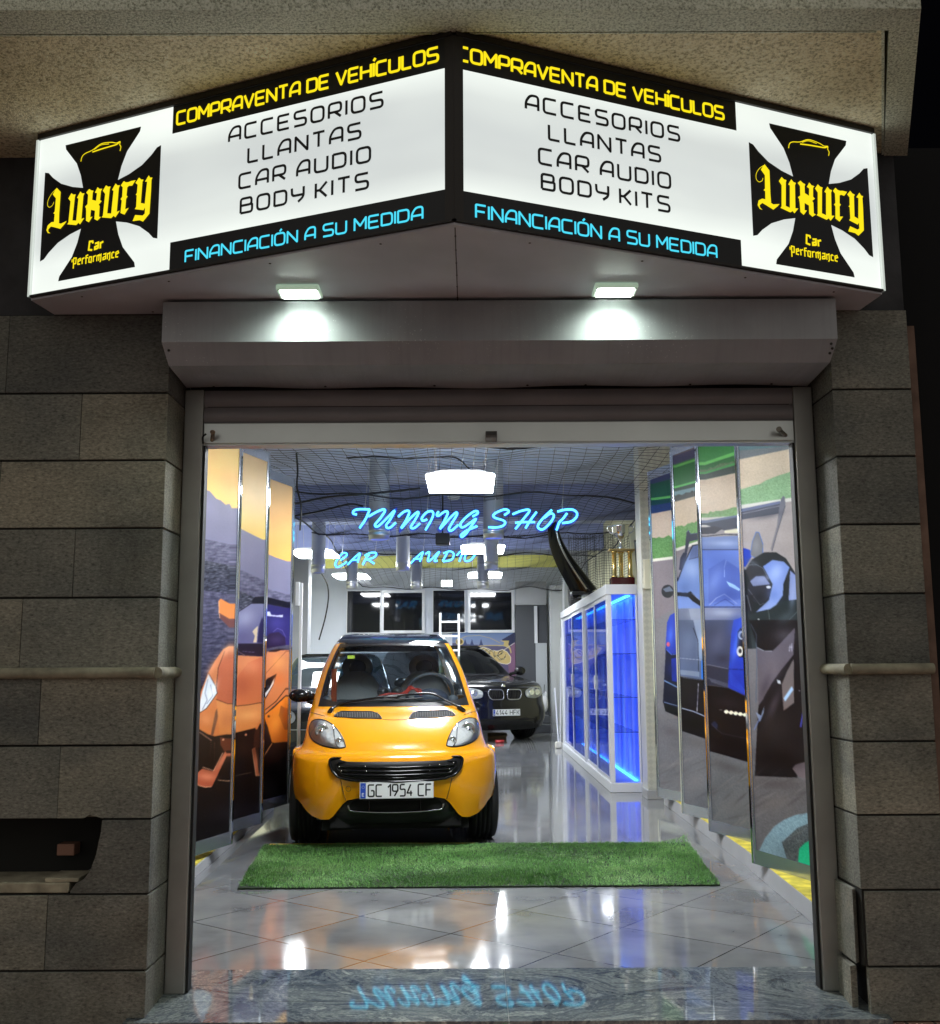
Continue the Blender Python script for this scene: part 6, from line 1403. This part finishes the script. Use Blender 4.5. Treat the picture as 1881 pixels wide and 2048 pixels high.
# ------------------------------------------------------------------ the small yellow-orange car
ORANGE = mat('orange_car_paint', (0.93,0.385,0.004), 0.22, coat=1.0, noise=(2,0.03,2)); N(ORANGE)[2].inputs['Coat Roughness'].default_value = 0.04
ROOFB = mat('black_roof_gloss', (0.008,0.010,0.016), 0.08, coat=0.6)
GLOSSB = mat('black_trim_gloss', (0.006,0.006,0.007), 0.12)
DARKIN = mat('dark_interior', (0.05,0.052,0.056), 0.7)
WSG = clear_glass('windscreen_glass', (0.70,0.76,0.76), 0.95, 0.0, 1.0)
psi = radians(5.8); O3 = aty(793.9,1580,3.06)
S = thing('city_car', 'tiny orange two seat city car with black roof facing the entrance', 'car', (O3[0],3.06,0.0), None, psi)
keys = [(0.035,0.30,0.735,0.40,0.0),(0.012,0.40,0.742,0.41,0.0),(0.0,0.50,0.748,0.43,0.0),(0.0,0.575,0.748,0.44,0.0),(0.008,0.628,0.744,0.44,0.0),(0.028,0.662,0.728,0.445,0.0),(0.062,0.690,0.690,0.43,0.0),(0.115,0.755,0.668,0.42,0.0),(0.22,0.83,0.658,0.39,0.0),(0.36,0.90,0.652,0.36,0.0),(0.49,0.945,0.645,0.33,0.0),
        (0.57,0.985,0.636,0.30,0.0),(0.70,1.09,0.612,0.29,0.0),(0.845,1.23,0.575,0.27,0.0),(0.975,1.36,0.525,0.24,0.0),(1.055,1.437,0.487,0.21,0.0),(1.13,1.487,0.455,0.17,0.0),(1.25,1.518,0.43,0.13,0.0),(1.40,1.545,0.405,0.08,0.0)]
zbl = [(0,0.366),(0.27,0.368),(0.345,0.352),(0.375,0.325),(0.455,0.222),(0.52,0.216),(0.585,0.235),(0.63,0.268),(0.67,0.315),(0.70,0.338),(0.745,0.345)]
body = CarBody(keys, zbl, 2.42, [(0.62,0.29,0.335),(2.02,0.29,0.335)], 0.69, 0.85, 1.0, 0.05); body.zside = 0.21
XX, YY, ZZ = body.grid(60, 40)
nt0 = 40
def asg(i, j):
    z = body.K[i,1]; t = (body.tcol[j]+body.tcol[j+1])/2 if j+1 < len(body.tcol) else 2
    y = YY[i,j]
    if abs(t) < 0.70 and 0.978 < z < 1.462: return 'windscreen'
    if abs(t) >= 1.5 and 1.03 < z < 1.43 and YY[i,j] > YY[i,nt0 if t < 0 else -nt0-1]+0.16 and y < 2.1: return 'side_window'
    if z > 1.464 and abs(t) < 0.93: return 'roof'
    return 'body'
pt = split_grid(None, XX, YY, ZZ, asg, {'windscreen': WSG, 'side_window': DARKW, 'roof': ROOFB, 'body': ORANGE}, S)
# roof sheet and tail
e = body.K[-1]; mb = MB(); mb.cs = True; vs = []; K = 17
MB().prism([(-0.48,1.415),(0.48,1.415),(0.38,1.50),(-0.38,1.50)], 'y', 2.405, 2.43).build('rear_spoiler', ROOFB, S, world=False)
rows = [(1.40,0),(1.6,0.012),(1.85,0.015),(2.1,0.008),(2.3,-0.02),(2.40,-0.06)]
for (yy, dz) in rows:
    for k in range(K):
        t = -1+2*k/(K-1); x = 0.405*np.sign(t)*abs(sin(abs(t)*pi/2))**0.85; c = 1-cos(t*pi/2)
        vs.append((x, yy+0.08*c*(1 if yy < 1.5 else 0.2), 1.545+dz-0.012*c))
mb.add(vs, [(i*K+k, i*K+k+1, (i+1)*K+k+1, (i+1)*K+k) for i in range(len(rows)-1) for k in range(K-1)])
mb.build('roof_panel', ROOFB, S, world=False)
MB().prism([(-0.62,0.15),(0.62,0.15),(0.60,0.95),(0.55,0.985),(-0.55,0.985),(-0.60,0.95)], 'y', 2.405, 2.43).build('tailgate', ORANGE, S, world=False)
MB().box(-0.46,2.415,0.99,0.46,2.42,1.41).build('rear_window', clear_glass('rear_glass', (0.45,0.5,0.55), 0.5), S, world=False)
# windscreen border
def wsline(tfix, z0, z1, n=14):
    out = []
    for z in np.linspace(z0, z1, n):
        v = float(np.interp(z, body.K[:,1], np.arange(body.nv))); x, y, zz = body.front(np.array(v), np.array(tfix)); out.append((float(x), float(zz)))
    return out
zA, zBt = 0.982, 1.458
inner = [body_pt for body_pt in wsline(0.655, zA+0.055, zBt-0.03)]
outer = wsline(0.708, zA-0.004, zBt+0.004)
mb = MB(); mb.cs = True
def strip(Lp, Rp, off=0.0035):
    a = [tuple(body.at(p[0], p[1], off)) for p in Lp]; b = [tuple(body.at(p[0], p[1], off)) for p in Rp]; n = len(a)
    mb.add(a+b, [(i, i+1, n+i+1, n+i) for i in range(n-1)])
strip(outer, inner); strip([(-x,z) for x, z in outer], [(-x,z) for x, z in inner])
xo, xi = outer[0][0], inner[0][0]
lo_o = [(x, zA-0.004) for x in np.linspace(-xo, xo, 31)]; lo_i = [(x, zA+0.022+0.033*(abs(x)/xi)**6) for x in np.linspace(-xi, xi, 31)]
strip(lo_o, lo_i); xo, xi = outer[-1][0], inner[-1][0]
strip([(x, zBt+0.004) for x in np.linspace(-xo, xo, 31)], [(x, zBt-0.012-0.018*(abs(x)/xi)**6) for x in np.linspace(-xi, xi, 31)])
mb.build('seal', mat('screen_frit', (0.012,0.012,0.014), 0.3), pt['windscreen'], world=False)
MB().bbox(-0.365,0.985,1.340,-0.308,0.987,1.366,0.0005).build('sticker', mat('lime_sticker', (0.42,0.66,0.06), 0.6), pt['windscreen'], world=False)
# bonnet shut line and bumper seams
SEAM = mat('panel_gap', (0.02,0.008,0.003), 0.8)
mb = MB()
for sgn in (-1,1):
    for path in ([(0.662,0.935),(0.60,0.928),(0.52,0.912)],[(0.095,0.893),(0.05,0.889),(0.0,0.888)],[(0.39,0.50),(0.372,0.42),(0.352,0.352)]):
        mb.tube([body.at(sgn*x, z, 0.0006) for x, z in smooth_path(path,6)], 0.0022, 5)
mb.build('seam', SEAM, pt['body'], world=False)
mb = MB(); mb.tube([body.at(-0.335+0.018*cos(a), 0.435+0.018*sin(a), 0.0005) for a in np.linspace(0,2*pi,20)], 0.0014, 5, True)
mb.build('tow_cover', SEAM, pt['body'], world=False)
# grille
gro = roundp([(-0.470,0.625),(-0.452,0.640),(0.452,0.640),(0.470,0.625),(0.455,0.565),(0.415,0.520),(0.34,0.498),(0.2,0.486),(0,0.482),(-0.2,0.486),(-0.34,0.498),(-0.415,0.520),(-0.455,0.565)], 0.02)
gr = shell('grille', body, gro, 0.004, mat('grille_back', (0.004,0.004,0.004), 0.5), S, 0.03)
rim_tube('surround', body, gro, 0.010, 0.010, GLOSSB, gr, sm=0)
gri = roundp([(-0.425,0.612),(0.425,0.612),(0.418,0.575),(0.38,0.537),(0.30,0.520),(0,0.507),(-0.30,0.520),(-0.38,0.537),(-0.418,0.575)], 0.025)
rim_tube('inner_ring', body, gri, 0.014, 0.0065, GLOSSB, gr, sm=0)
mb = MB()
for z0, hw in ((0.588,0.40),(0.562,0.405),(0.536,0.36)):
    mb.tube([body.at(x, z0-0.010*(1-abs(x)/0.45), 0.016) for x in np.linspace(-hw,hw,24)], 0.0085, 8)
mb.build('bar', GLOSSB, gr, world=False)
mb = MB()
for x, z in ((-0.40,0.585),(-0.385,0.555),(-0.22,0.59),(-0.21,0.555),(0.23,0.59),(0.30,0.592),(0.40,0.60),(0.37,0.56),(0.23,0.553)): p = body.at(x, z, 0.02); mb.ell(tuple(p), (0.006,0.006,0.006), 8, 6)
mb.build('clip', mat('clip_chrome', (0.7,0.7,0.7), 0.1, 1.0), gr, world=False)
# lower intake: black plastic with an opening
lo = [(-0.56,0.205),(-0.54,0.33),(-0.40,0.38),(-0.27,0.385),(0.27,0.385),(0.40,0.38),(0.54,0.33),(0.56,0.205),(0.45,0.198),(0.30,0.190),(0,0.186),(-0.30,0.190),(-0.45,0.198)]
low = CarBody([(0.12,0.15,0.735,0.40,0.0),(0.080,0.21,0.735,0.40,0.0),(0.070,0.28,0.735,0.40,0.0),(0.072,0.33,0.735,0.40,0.0),(0.085,0.42,0.735,0.40,0.0)], [(0,0.15),(1,0.15)], 0.5, [(9,0,0.1)], 0.15)
lw = shell('lower_intake', low, lo, 0.0, mat('black_bumper_plastic', (0.012,0.012,0.013), 0.3), S, 0.03)
op = roundp([(-0.335,0.300),(-0.30,0.352),(0.30,0.352),(0.335,0.300),(0.30,0.274),(0,0.264),(-0.30,0.274)], 0.03)
shell('opening', low, op, 0.0025, mat('intake_dark', (0.002,0.002,0.002), 0.8), lw, 0.03)
rim_tube('lip', low, [(-0.335,0.315),(-0.325,0.290),(-0.29,0.274),(0,0.264),(0.29,0.274),(0.325,0.290),(0.335,0.315)], 0.008, 0.0075, mat('lip_chrome', (0.40,0.41,0.43), 0.18, 1.0), lw, False, sm=4)
mb = MB()
for x in (-0.19,0.17): mb.tube([low.at(x,0.275,0.008),low.at(x,0.345,0.008)],0.008,6)
mb.build('strut', GLOSSB, lw, world=False)
# number plate
plate(S, 0.0, -0.006, 0.425, 0.514, 0.112, 'GC 1954 CF')
# headlights
hl = [(-0.632,0.815),(-0.628,0.856),(-0.602,0.884),(-0.545,0.889),(-0.485,0.872),(-0.430,0.835),(-0.385,0.778),(-0.362,0.728),(-0.368,0.711),(-0.43,0.705),(-0.52,0.718),(-0.59,0.745),(-0.622,0.778)]
for sgn in (1,-1):
    q = hl if sgn > 0 else mirror(hl); qs = [tuple(p) for p in smooth_path(q, 3, True)]
    h = shell('headlight', body, qs, 0.003, lens_mat('headlight_bowl'), S, 0.022)
    rim_tube('gasket', body, qs, 0.004, 0.0045, BLACKP, h, sm=0)
    mb = MB()
    for cx_, cz_, r_ in ((-0.535,0.815,0.052),(-0.405,0.748,0.030)):
        p = body.at(sgn*cx_, cz_, 0.004); mb.lathe([(r_,-0.012),(r_*0.9,-0.016),(r_*0.6,-0.006),(r_*0.25,-0.004),(r_*0.22,-0.022),(0.0,-0.024)], tuple(p), 'y', 24)
    mb.build('reflector', mat('reflector_chrome', (0.82,0.84,0.85), 0.1, 1.0), h, world=False)
    MB().tube([body.at(sgn*x, z, 0.007) for x, z in smooth_path([(-0.455,0.855),(-0.445,0.80),(-0.43,0.74),(-0.41,0.71)],5)],0.005,6).build('divider', mat('bright_chrome',(0.8,0.82,0.83),0.15,1.0), h, world=False)
    shell('lens', body, [(x*1.0, z) for x, z in qs], 0.009, clear_glass('lamp_cover', (0.95,0.96,0.96), 1.2, 0.02), h, 0.022, 0.022, 0.006)
# scuttle vents
for sgn in (-1,1):
    vo = roundp([(sgn*x, z) for x, z in ((-0.455,0.912),(-0.435,0.930),(-0.40,0.946),(-0.17,0.944),(-0.125,0.928),(-0.098,0.897),(-0.30,0.902))], 0.012)
    vt = shell('air_vent', body, vo, 0.0065, mat('matt_black', (0.012,0.012,0.012), 0.8), S, 0.02)
    mb = MB()
    for k in range(17):
        x0_ = -0.425+k*0.0185; mb.tube([body.at(sgn*x0_,0.906,0.010),body.at(sgn*(x0_-0.004),0.939,0.010)],0.0036,5)
    mb.build('fin', mat('fin_grey', (0.05,0.05,0.05), 0.6), vt, world=False)
    rim_tube('edge', body, vo, 0.006, 0.005, BLACKP, vt, sm=0)
# wipers and the red cord on the dash
for path, arm in (([(-0.49,0.935),(-0.455,0.975),(-0.36,1.01),(-0.10,1.045),(0.02,1.05)],1),([(0.53,0.935),(0.47,0.98),(0.40,1.015),(0.28,1.068),(0.05,1.060),(-0.14,1.048)],1)):
    wp = MB(); P_ = [body.at(x, z, 0.030 if i else 0.012) for i, (x, z) in enumerate(path)]
    wp.tube(smooth_path(P_,6), [0.019]*5+[0.0085]*(len(smooth_path(P_,6))-5), 8); w_ = wp.build('wiper', GLOSSB, S, world=False)
    a, b_ = ((-0.42,0.992),(0.02,1.040)) if path[0][0] < 0 else ((0.22,1.035),(-0.22,1.020))
    MB().tube([body.at(a[0]+(b_[0]-a[0])*k/12, a[1]+(b_[1]-a[1])*k/12, 0.014) for k in range(13)],0.006,6).build('blade', BLACKP, w_, world=False)
# door mirror on the image-left side
mb = MB(); mb.ell((-0.735,0.93,1.055),(0.085,0.06,0.052),20,12); mb.ell((-0.70,0.945,1.05),(0.09,0.05,0.045),16,10); mr_ = mb.build('door_mirror', GLOSSB, S, world=False)
MB().cyl((-0.67,0.95,1.02),(-0.60,0.97,1.00),0.028,0.035,12).build('bracket', BLACKP, mr_, world=False)
# cabin
cab = MB(); cab.prism([(0.60,0.30),(0.60,0.93),(0.78,1.015),(0.98,1.02),(1.0,0.85),(1.15,0.35),(2.38,0.35),(2.38,0.25)], 'x', -0.44, 0.44); cab.build('dashboard', DARKIN, S, world=False)
seatm = mat('seat_grey', (0.42,0.43,0.45), 0.8)
for cx_ in (-0.29,0.29):
    mb = MB(); mb.cs = True; mb.ell((cx_,1.72,0.88),(0.25,0.10,0.38),20,14); mb.ell((cx_,1.45,0.55),(0.25,0.30,0.12),20,10); mb.ell((cx_,1.76,1.27),(0.135,0.05,0.115),18,10); st = mb.build('seat', seatm, S, world=False)
    MB().ell((cx_,1.702,1.27),(0.075,0.012,0.065),18,8).build('headrest_hole', DARKIN, st, world=False)
MB().tube([(0.30+0.185*cos(a), 1.10-0.07*sin(a), 1.05+0.165*sin(a)) for a in np.linspace(0,2*pi,33)[:-1]],0.015,8,True).build('steering_wheel', mat('wheel_grey', (0.13,0.14,0.17), 0.4), S, world=False)
mb = MB(); mb.cyl((0.30,1.13,1.02),(0.30,0.95,0.96),0.05,0.06,16); mb.ell((0.30,0.93,1.02),(0.14,0.08,0.085),20,10); mb.build('instrument_pod', mat('pod_blue_grey', (0.08,0.10,0.16), 0.4), S, world=False)
mb = MB()
for x in (-0.085,0.03): mb.ell((x,0.90,1.075),(0.045,0.05,0.045),16,10)
mb.build('dash_pod', mat('pod_dark', (0.05,0.05,0.055), 0.25), S, world=False)
mb = MB(); mb.bbox(-0.50,1.30,0.98,-0.455,1.32,1.26,0.004); mb.build('seat_belt', mat('belt_red', (0.42,0.05,0.02), 0.6), S, world=False)
mb = MB()
for q in range(3): mb.tube(smooth_path([body.at(-0.12+0.02*q,1.052,-0.02),body.at(-0.03,1.07-0.012*q,-0.03),body.at(0.08,1.065+0.008*q,-0.03),body.at(0.13,1.10+0.012*q,-0.04),body.at(0.20,1.10-0.02*q,-0.03),body.at(0.21,1.065,-0.02)],5),0.007,6)
mb.build('red_cord', mat('cord_red', (0.6,0.05,0.03), 0.5), S, world=False)
mb = MB()
for cx_ in (-0.52,0.47): mb.ell((cx_,0.86,1.02),(0.04,0.04,0.035),14,8)
mb.build('air_nozzle', mat('nozzle_grey', (0.2,0.22,0.26), 0.25), S, world=False)
# floor pan, wheels
MB().box(-0.52,0.16,0.14,0.52,2.39,0.26).box(-0.46,0.13,0.16,0.46,0.16,0.30).build('floor_pan', mat('underbody_black', (0.006,0.006,0.006), 0.9), S, world=False)
def car_wheels(root, ys_, xs_, r, wd, sp=6):
    for y in ys_:
        for sx_ in (-1,1):
            h = bpy.data.objects.new('wheel', None); COL.objects.link(h); h.parent = root; h.location = (sx_*xs_, y, r)
            wheel_parts_local(h, r, wd, sx_, sp)
def wheel_parts_local(h, r, wd, face, sp):
    class _P: pass
    before = set(bpy.data.objects)
    wheel_parts(None, (0,0,0), r, wd, 'x', None, sp, face)
    for o in set(bpy.data.objects)-before: o.parent = h
car_wheels(S, (0.62,2.02), 0.655, 0.288, 0.215)

# ------------------------------------------------------------------ dark saloon-like off-roader behind, right
BP = aty(1007,1455,13.6)
K5 = radians(24)
Xc = thing('dark_car', 'black off road coupe with twin kidney grille parked at the back right', 'car', (0.60,13.9,0.0), None, K5)
keys = [(0.06,0.22,0.92,0.42,0.0),(0.0,0.34,0.955,0.46,0.0),(-0.01,0.46,0.965,0.48,0.0),(0.0,0.58,0.965,0.50,0.0),(0.02,0.68,0.96,0.52,0.0),(0.03,0.80,0.955,0.52,0.0),(0.06,0.90,0.95,0.52,0.0),(0.20,0.985,0.945,0.50,0.0),(0.60,1.05,0.94,0.48,0.0),(1.05,1.10,0.925,0.46,0.0),(1.30,1.135,0.90,0.42,0.0),(1.60,1.32,0.83,0.38,0.0),(1.90,1.50,0.74,0.34,0.0),(2.12,1.61,0.66,0.28,0.0),(2.35,1.665,0.58,0.15,0.0)]
bw = CarBody(keys, [(0,0.20),(0.5,0.20),(0.8,0.24),(0.96,0.30)], 4.6, [(0.95,0.38,0.42),(3.85,0.38,0.42)], 0.6, 0.8, 1.0, 0.05); bw.zside = 0.24
XX, YY, ZZ = bw.grid(40, 30)
def asg2(i, j):
    z = bw.K[i,1]; t = (bw.tcol[j]+bw.tcol[j+1])/2
    if abs(t) < 0.84 and 1.15 < z < 1.60: return 'windscreen'
    if abs(t) >= 1.5 and 1.16 < z < 1.58: return 'side_window'
    return 'body'
WS2 = clear_glass('tinted_glass', (0.35,0.45,0.40), 1.6)
pb_ = split_grid(None, XX, YY, ZZ, asg2, {'windscreen': WS2, 'side_window': DARKW, 'body': CARBLK}, Xc)
MB().prism([(-0.55,1.64),(0.55,1.64),(0.58,1.66),(0.5,1.69),(-0.5,1.69),(-0.58,1.66)], 'y', 2.3, 4.4).build('roof', CARBLK, Xc, world=False)
for sgn in (-1,1):
    ko = roundp([(sgn*x, z) for x, z in ((0.03,0.72),(0.045,0.885),(0.30,0.885),(0.325,0.80),(0.27,0.715))], 0.05)
    kg = shell('grille', bw, ko, 0.004, mat('grille_back', (0.004,0.004,0.004), 0.5), Xc, 0.05)
    rim_tube('chrome_ring', bw, ko, 0.012, 0.016, mat('dark_chrome', (0.35,0.36,0.42), 0.15, 1.0), kg, sm=0)
    mb = MB()
    for k in range(8): mb.tube([bw.at(sgn*(0.06+0.032*k),0.735,0.012),bw.at(sgn*(0.06+0.032*k),0.87,0.012)],0.006,5)
    mb.build('slat', GLOSSB, kg, world=False)
    ho = [(sgn*x, z) for x, z in ((0.41,0.80),(0.43,0.87),(0.57,0.915),(0.80,0.92),(0.86,0.875),(0.82,0.79),(0.64,0.735),(0.46,0.745))]
    hq = [tuple(p) for p in smooth_path(ho,3,True)]
    h = shell('headlight', bw, hq, 0.004, lens_mat('headlight_bowl'), Xc, 0.04)
    mb = MB()
    for cx_ in (0.54,0.68): mb.lathe([(0.055,-0.01),(0.045,-0.02),(0.03,-0.012),(0.0,-0.02)], tuple(bw.at(sgn*cx_,0.83,0.006)), 'y', 18)
    mb.build('reflector', MATS['reflector_chrome'], h, world=False)
    shell('lens', bw, hq, 0.02, MATS['lamp_cover'], h, 0.04, 0.03, 0.012)
    mb = MB(); mb.ell((sgn*1.06,1.55,1.20),(0.12,0.07,0.085),16,10); mb.cyl((sgn*0.98,1.56,1.17),(sgn*0.86,1.58,1.14),0.03,n=10); mb.build('door_mirror', CARBLK, Xc, world=False)
inn = roundp([(-0.62,0.30),(-0.66,0.42),(-0.35,0.40),(0.35,0.40),(0.66,0.42),(0.62,0.30)], 0.03)
shell('lower_intake', bw, inn, 0.003, mat('intake_dark', (0.002,0.002,0.002), 0.8), Xc, 0.05)
plate(Xc, 0.0, -0.02, 0.50, 0.52, 0.112, '4144 HFK')
MB().lathe([(0.0,-0.006),(0.04,-0.006),(0.042,0.0)], tuple(bw.at(0,0.94,0.004)), 'y', 20).build('badge', mat('badge_silver',(0.6,0.62,0.65),0.25,1.0), Xc, world=False)
MB().prism([(1.2,0.4),(1.2,1.05),(1.5,1.12),(2.0,1.12),(2.0,0.5),(4.5,0.5),(4.5,0.4)], 'x', -0.8, 0.8).build('dashboard', DARKIN, Xc, world=False)
mb = MB()
for cx_ in (-0.4,0.4): mb.ell((cx_,2.7,1.05),(0.26,0.12,0.40),16,10); mb.ell((cx_,2.75,1.47),(0.13,0.06,0.10),14,8)
mb.build('seat', seatm, Xc, world=False)
MB().bbox(0.15,1.42,1.125,0.62,1.55,1.14,0.004).build('papers', mat('green_paper', (0.35,0.55,0.25), 0.7), Xc, world=False)
MB().box(-0.85,0.5,0.26,0.85,4.5,0.36).build('floor_pan', DARKIN, Xc, world=False)
car_wheels(Xc, (0.95,3.85), 0.80, 0.37, 0.30, 7)

# ------------------------------------------------------------------ dark estate behind, left
Lc = thing('dark_car', 'dark car mostly hidden behind the small orange car, on its left', 'car', (-1.80,9.0,0.0), None, radians(4))
keys = [(0.05,0.20,0.80,0.36,0.0),(0.0,0.32,0.83,0.40,0.0),(0.0,0.45,0.84,0.42,0.0),(0.02,0.55,0.84,0.44,0.0),(0.05,0.66,0.83,0.44,0.0),(0.12,0.76,0.82,0.44,0.0),(0.40,0.87,0.81,0.42,0.0),(0.85,0.95,0.79,0.40,0.0),(1.08,1.0,0.77,0.36,0.0),(1.40,1.19,0.71,0.32,0.0),(1.72,1.36,0.64,0.28,0.0),(1.86,1.42,0.60,0.22,0.0),(2.05,1.455,0.54,0.12,0.0)]
lb_ = CarBody(keys, [(0,0.18),(0.5,0.19),(0.84,0.26)], 4.2, [(0.85,0.32,0.36),(3.4,0.32,0.36)], 0.5, 0.8, 1.0, 0.05); lb_.zside = 0.2
XX, YY, ZZ = lb_.grid(36, 26)
def asg3(i, j):
    z = lb_.K[i,1]; t = (lb_.tcol[j]+lb_.tcol[j+1])/2
    if abs(t) < 0.86 and 1.02 < z < 1.415: return 'windscreen'
    if abs(t) >= 1.5 and 1.03 < z < 1.40: return 'side_window'
    return 'body'
DGR = mat('dark_grey_car_paint', (0.02,0.022,0.025), 0.15, coat=1.0)
split_grid(None, XX, YY, ZZ, asg3, {'windscreen': mat('dark_screen', (0.02,0.03,0.03), 0.03, spec=0.9), 'side_window': DARKW, 'body': DGR}, Lc)
MB().prism([(-0.5,1.44),(0.5,1.44),(0.54,1.455),(0.45,1.475),(-0.45,1.475),(-0.54,1.455)], 'y', 2.0, 4.0).build('roof', DGR, Lc, world=False)
sv = [(-0.50,1.385),(-0.50,1.25),(0.50,1.25),(0.50,1.385)]
shell('screen_reflection', lb_, sv, 0.004, mat('white_reflection', (0.80,0.82,0.82), 0.6), Lc, 0.06)  # white patch painting the bright reflection on the windscreen
for sgn in (-1,1):
    ho = [(sgn*x, z) for x, z in ((0.42,0.62),(0.43,0.70),(0.52,0.745),(0.66,0.745),(0.72,0.70),(0.70,0.62),(0.60,0.575),(0.48,0.575))]
    hq = [tuple(p) for p in smooth_path(ho,3,True)]; h = shell('headlight', lb_, hq, 0.004, lens_mat('headlight_bowl'), Lc, 0.04)
    mb = MB()
    for cx_ in (0.51,0.63): mb.lathe([(0.055,-0.01),(0.045,-0.02),(0.03,-0.012),(0.0,-0.02)], tuple(lb_.at(sgn*cx_,0.66,0.006)), 'y', 18)
    mb.build('reflector', MATS['reflector_chrome'], h, world=False)
    shell('lens', lb_, hq, 0.02, MATS['lamp_cover'], h, 0.04, 0.03, 0.012)
    mb = MB(); mb.ell((sgn*0.92,1.35,1.06),(0.10,0.06,0.07),14,8); mb.build('door_mirror', DGR, Lc, world=False)
rim_tube('chrome_strip', lb_, [(-0.76,0.50),(-0.3,0.50),(0.3,0.50),(0.76,0.50)], 0.006, 0.012, MATS['bright_chrome'], Lc, False, sm=8)
go = roundp([(-0.36,0.60),(-0.34,0.71),(0.34,0.71),(0.36,0.60)], 0.03); shell('grille', lb_, go, 0.004, MATS['grille_back'], Lc, 0.05)
MB().box(-0.75,0.5,0.2,0.75,4.0,0.3).build('floor_pan', DARKIN, Lc, world=False)
car_wheels(Lc, (0.85,3.4), 0.72, 0.31, 0.21, 5)
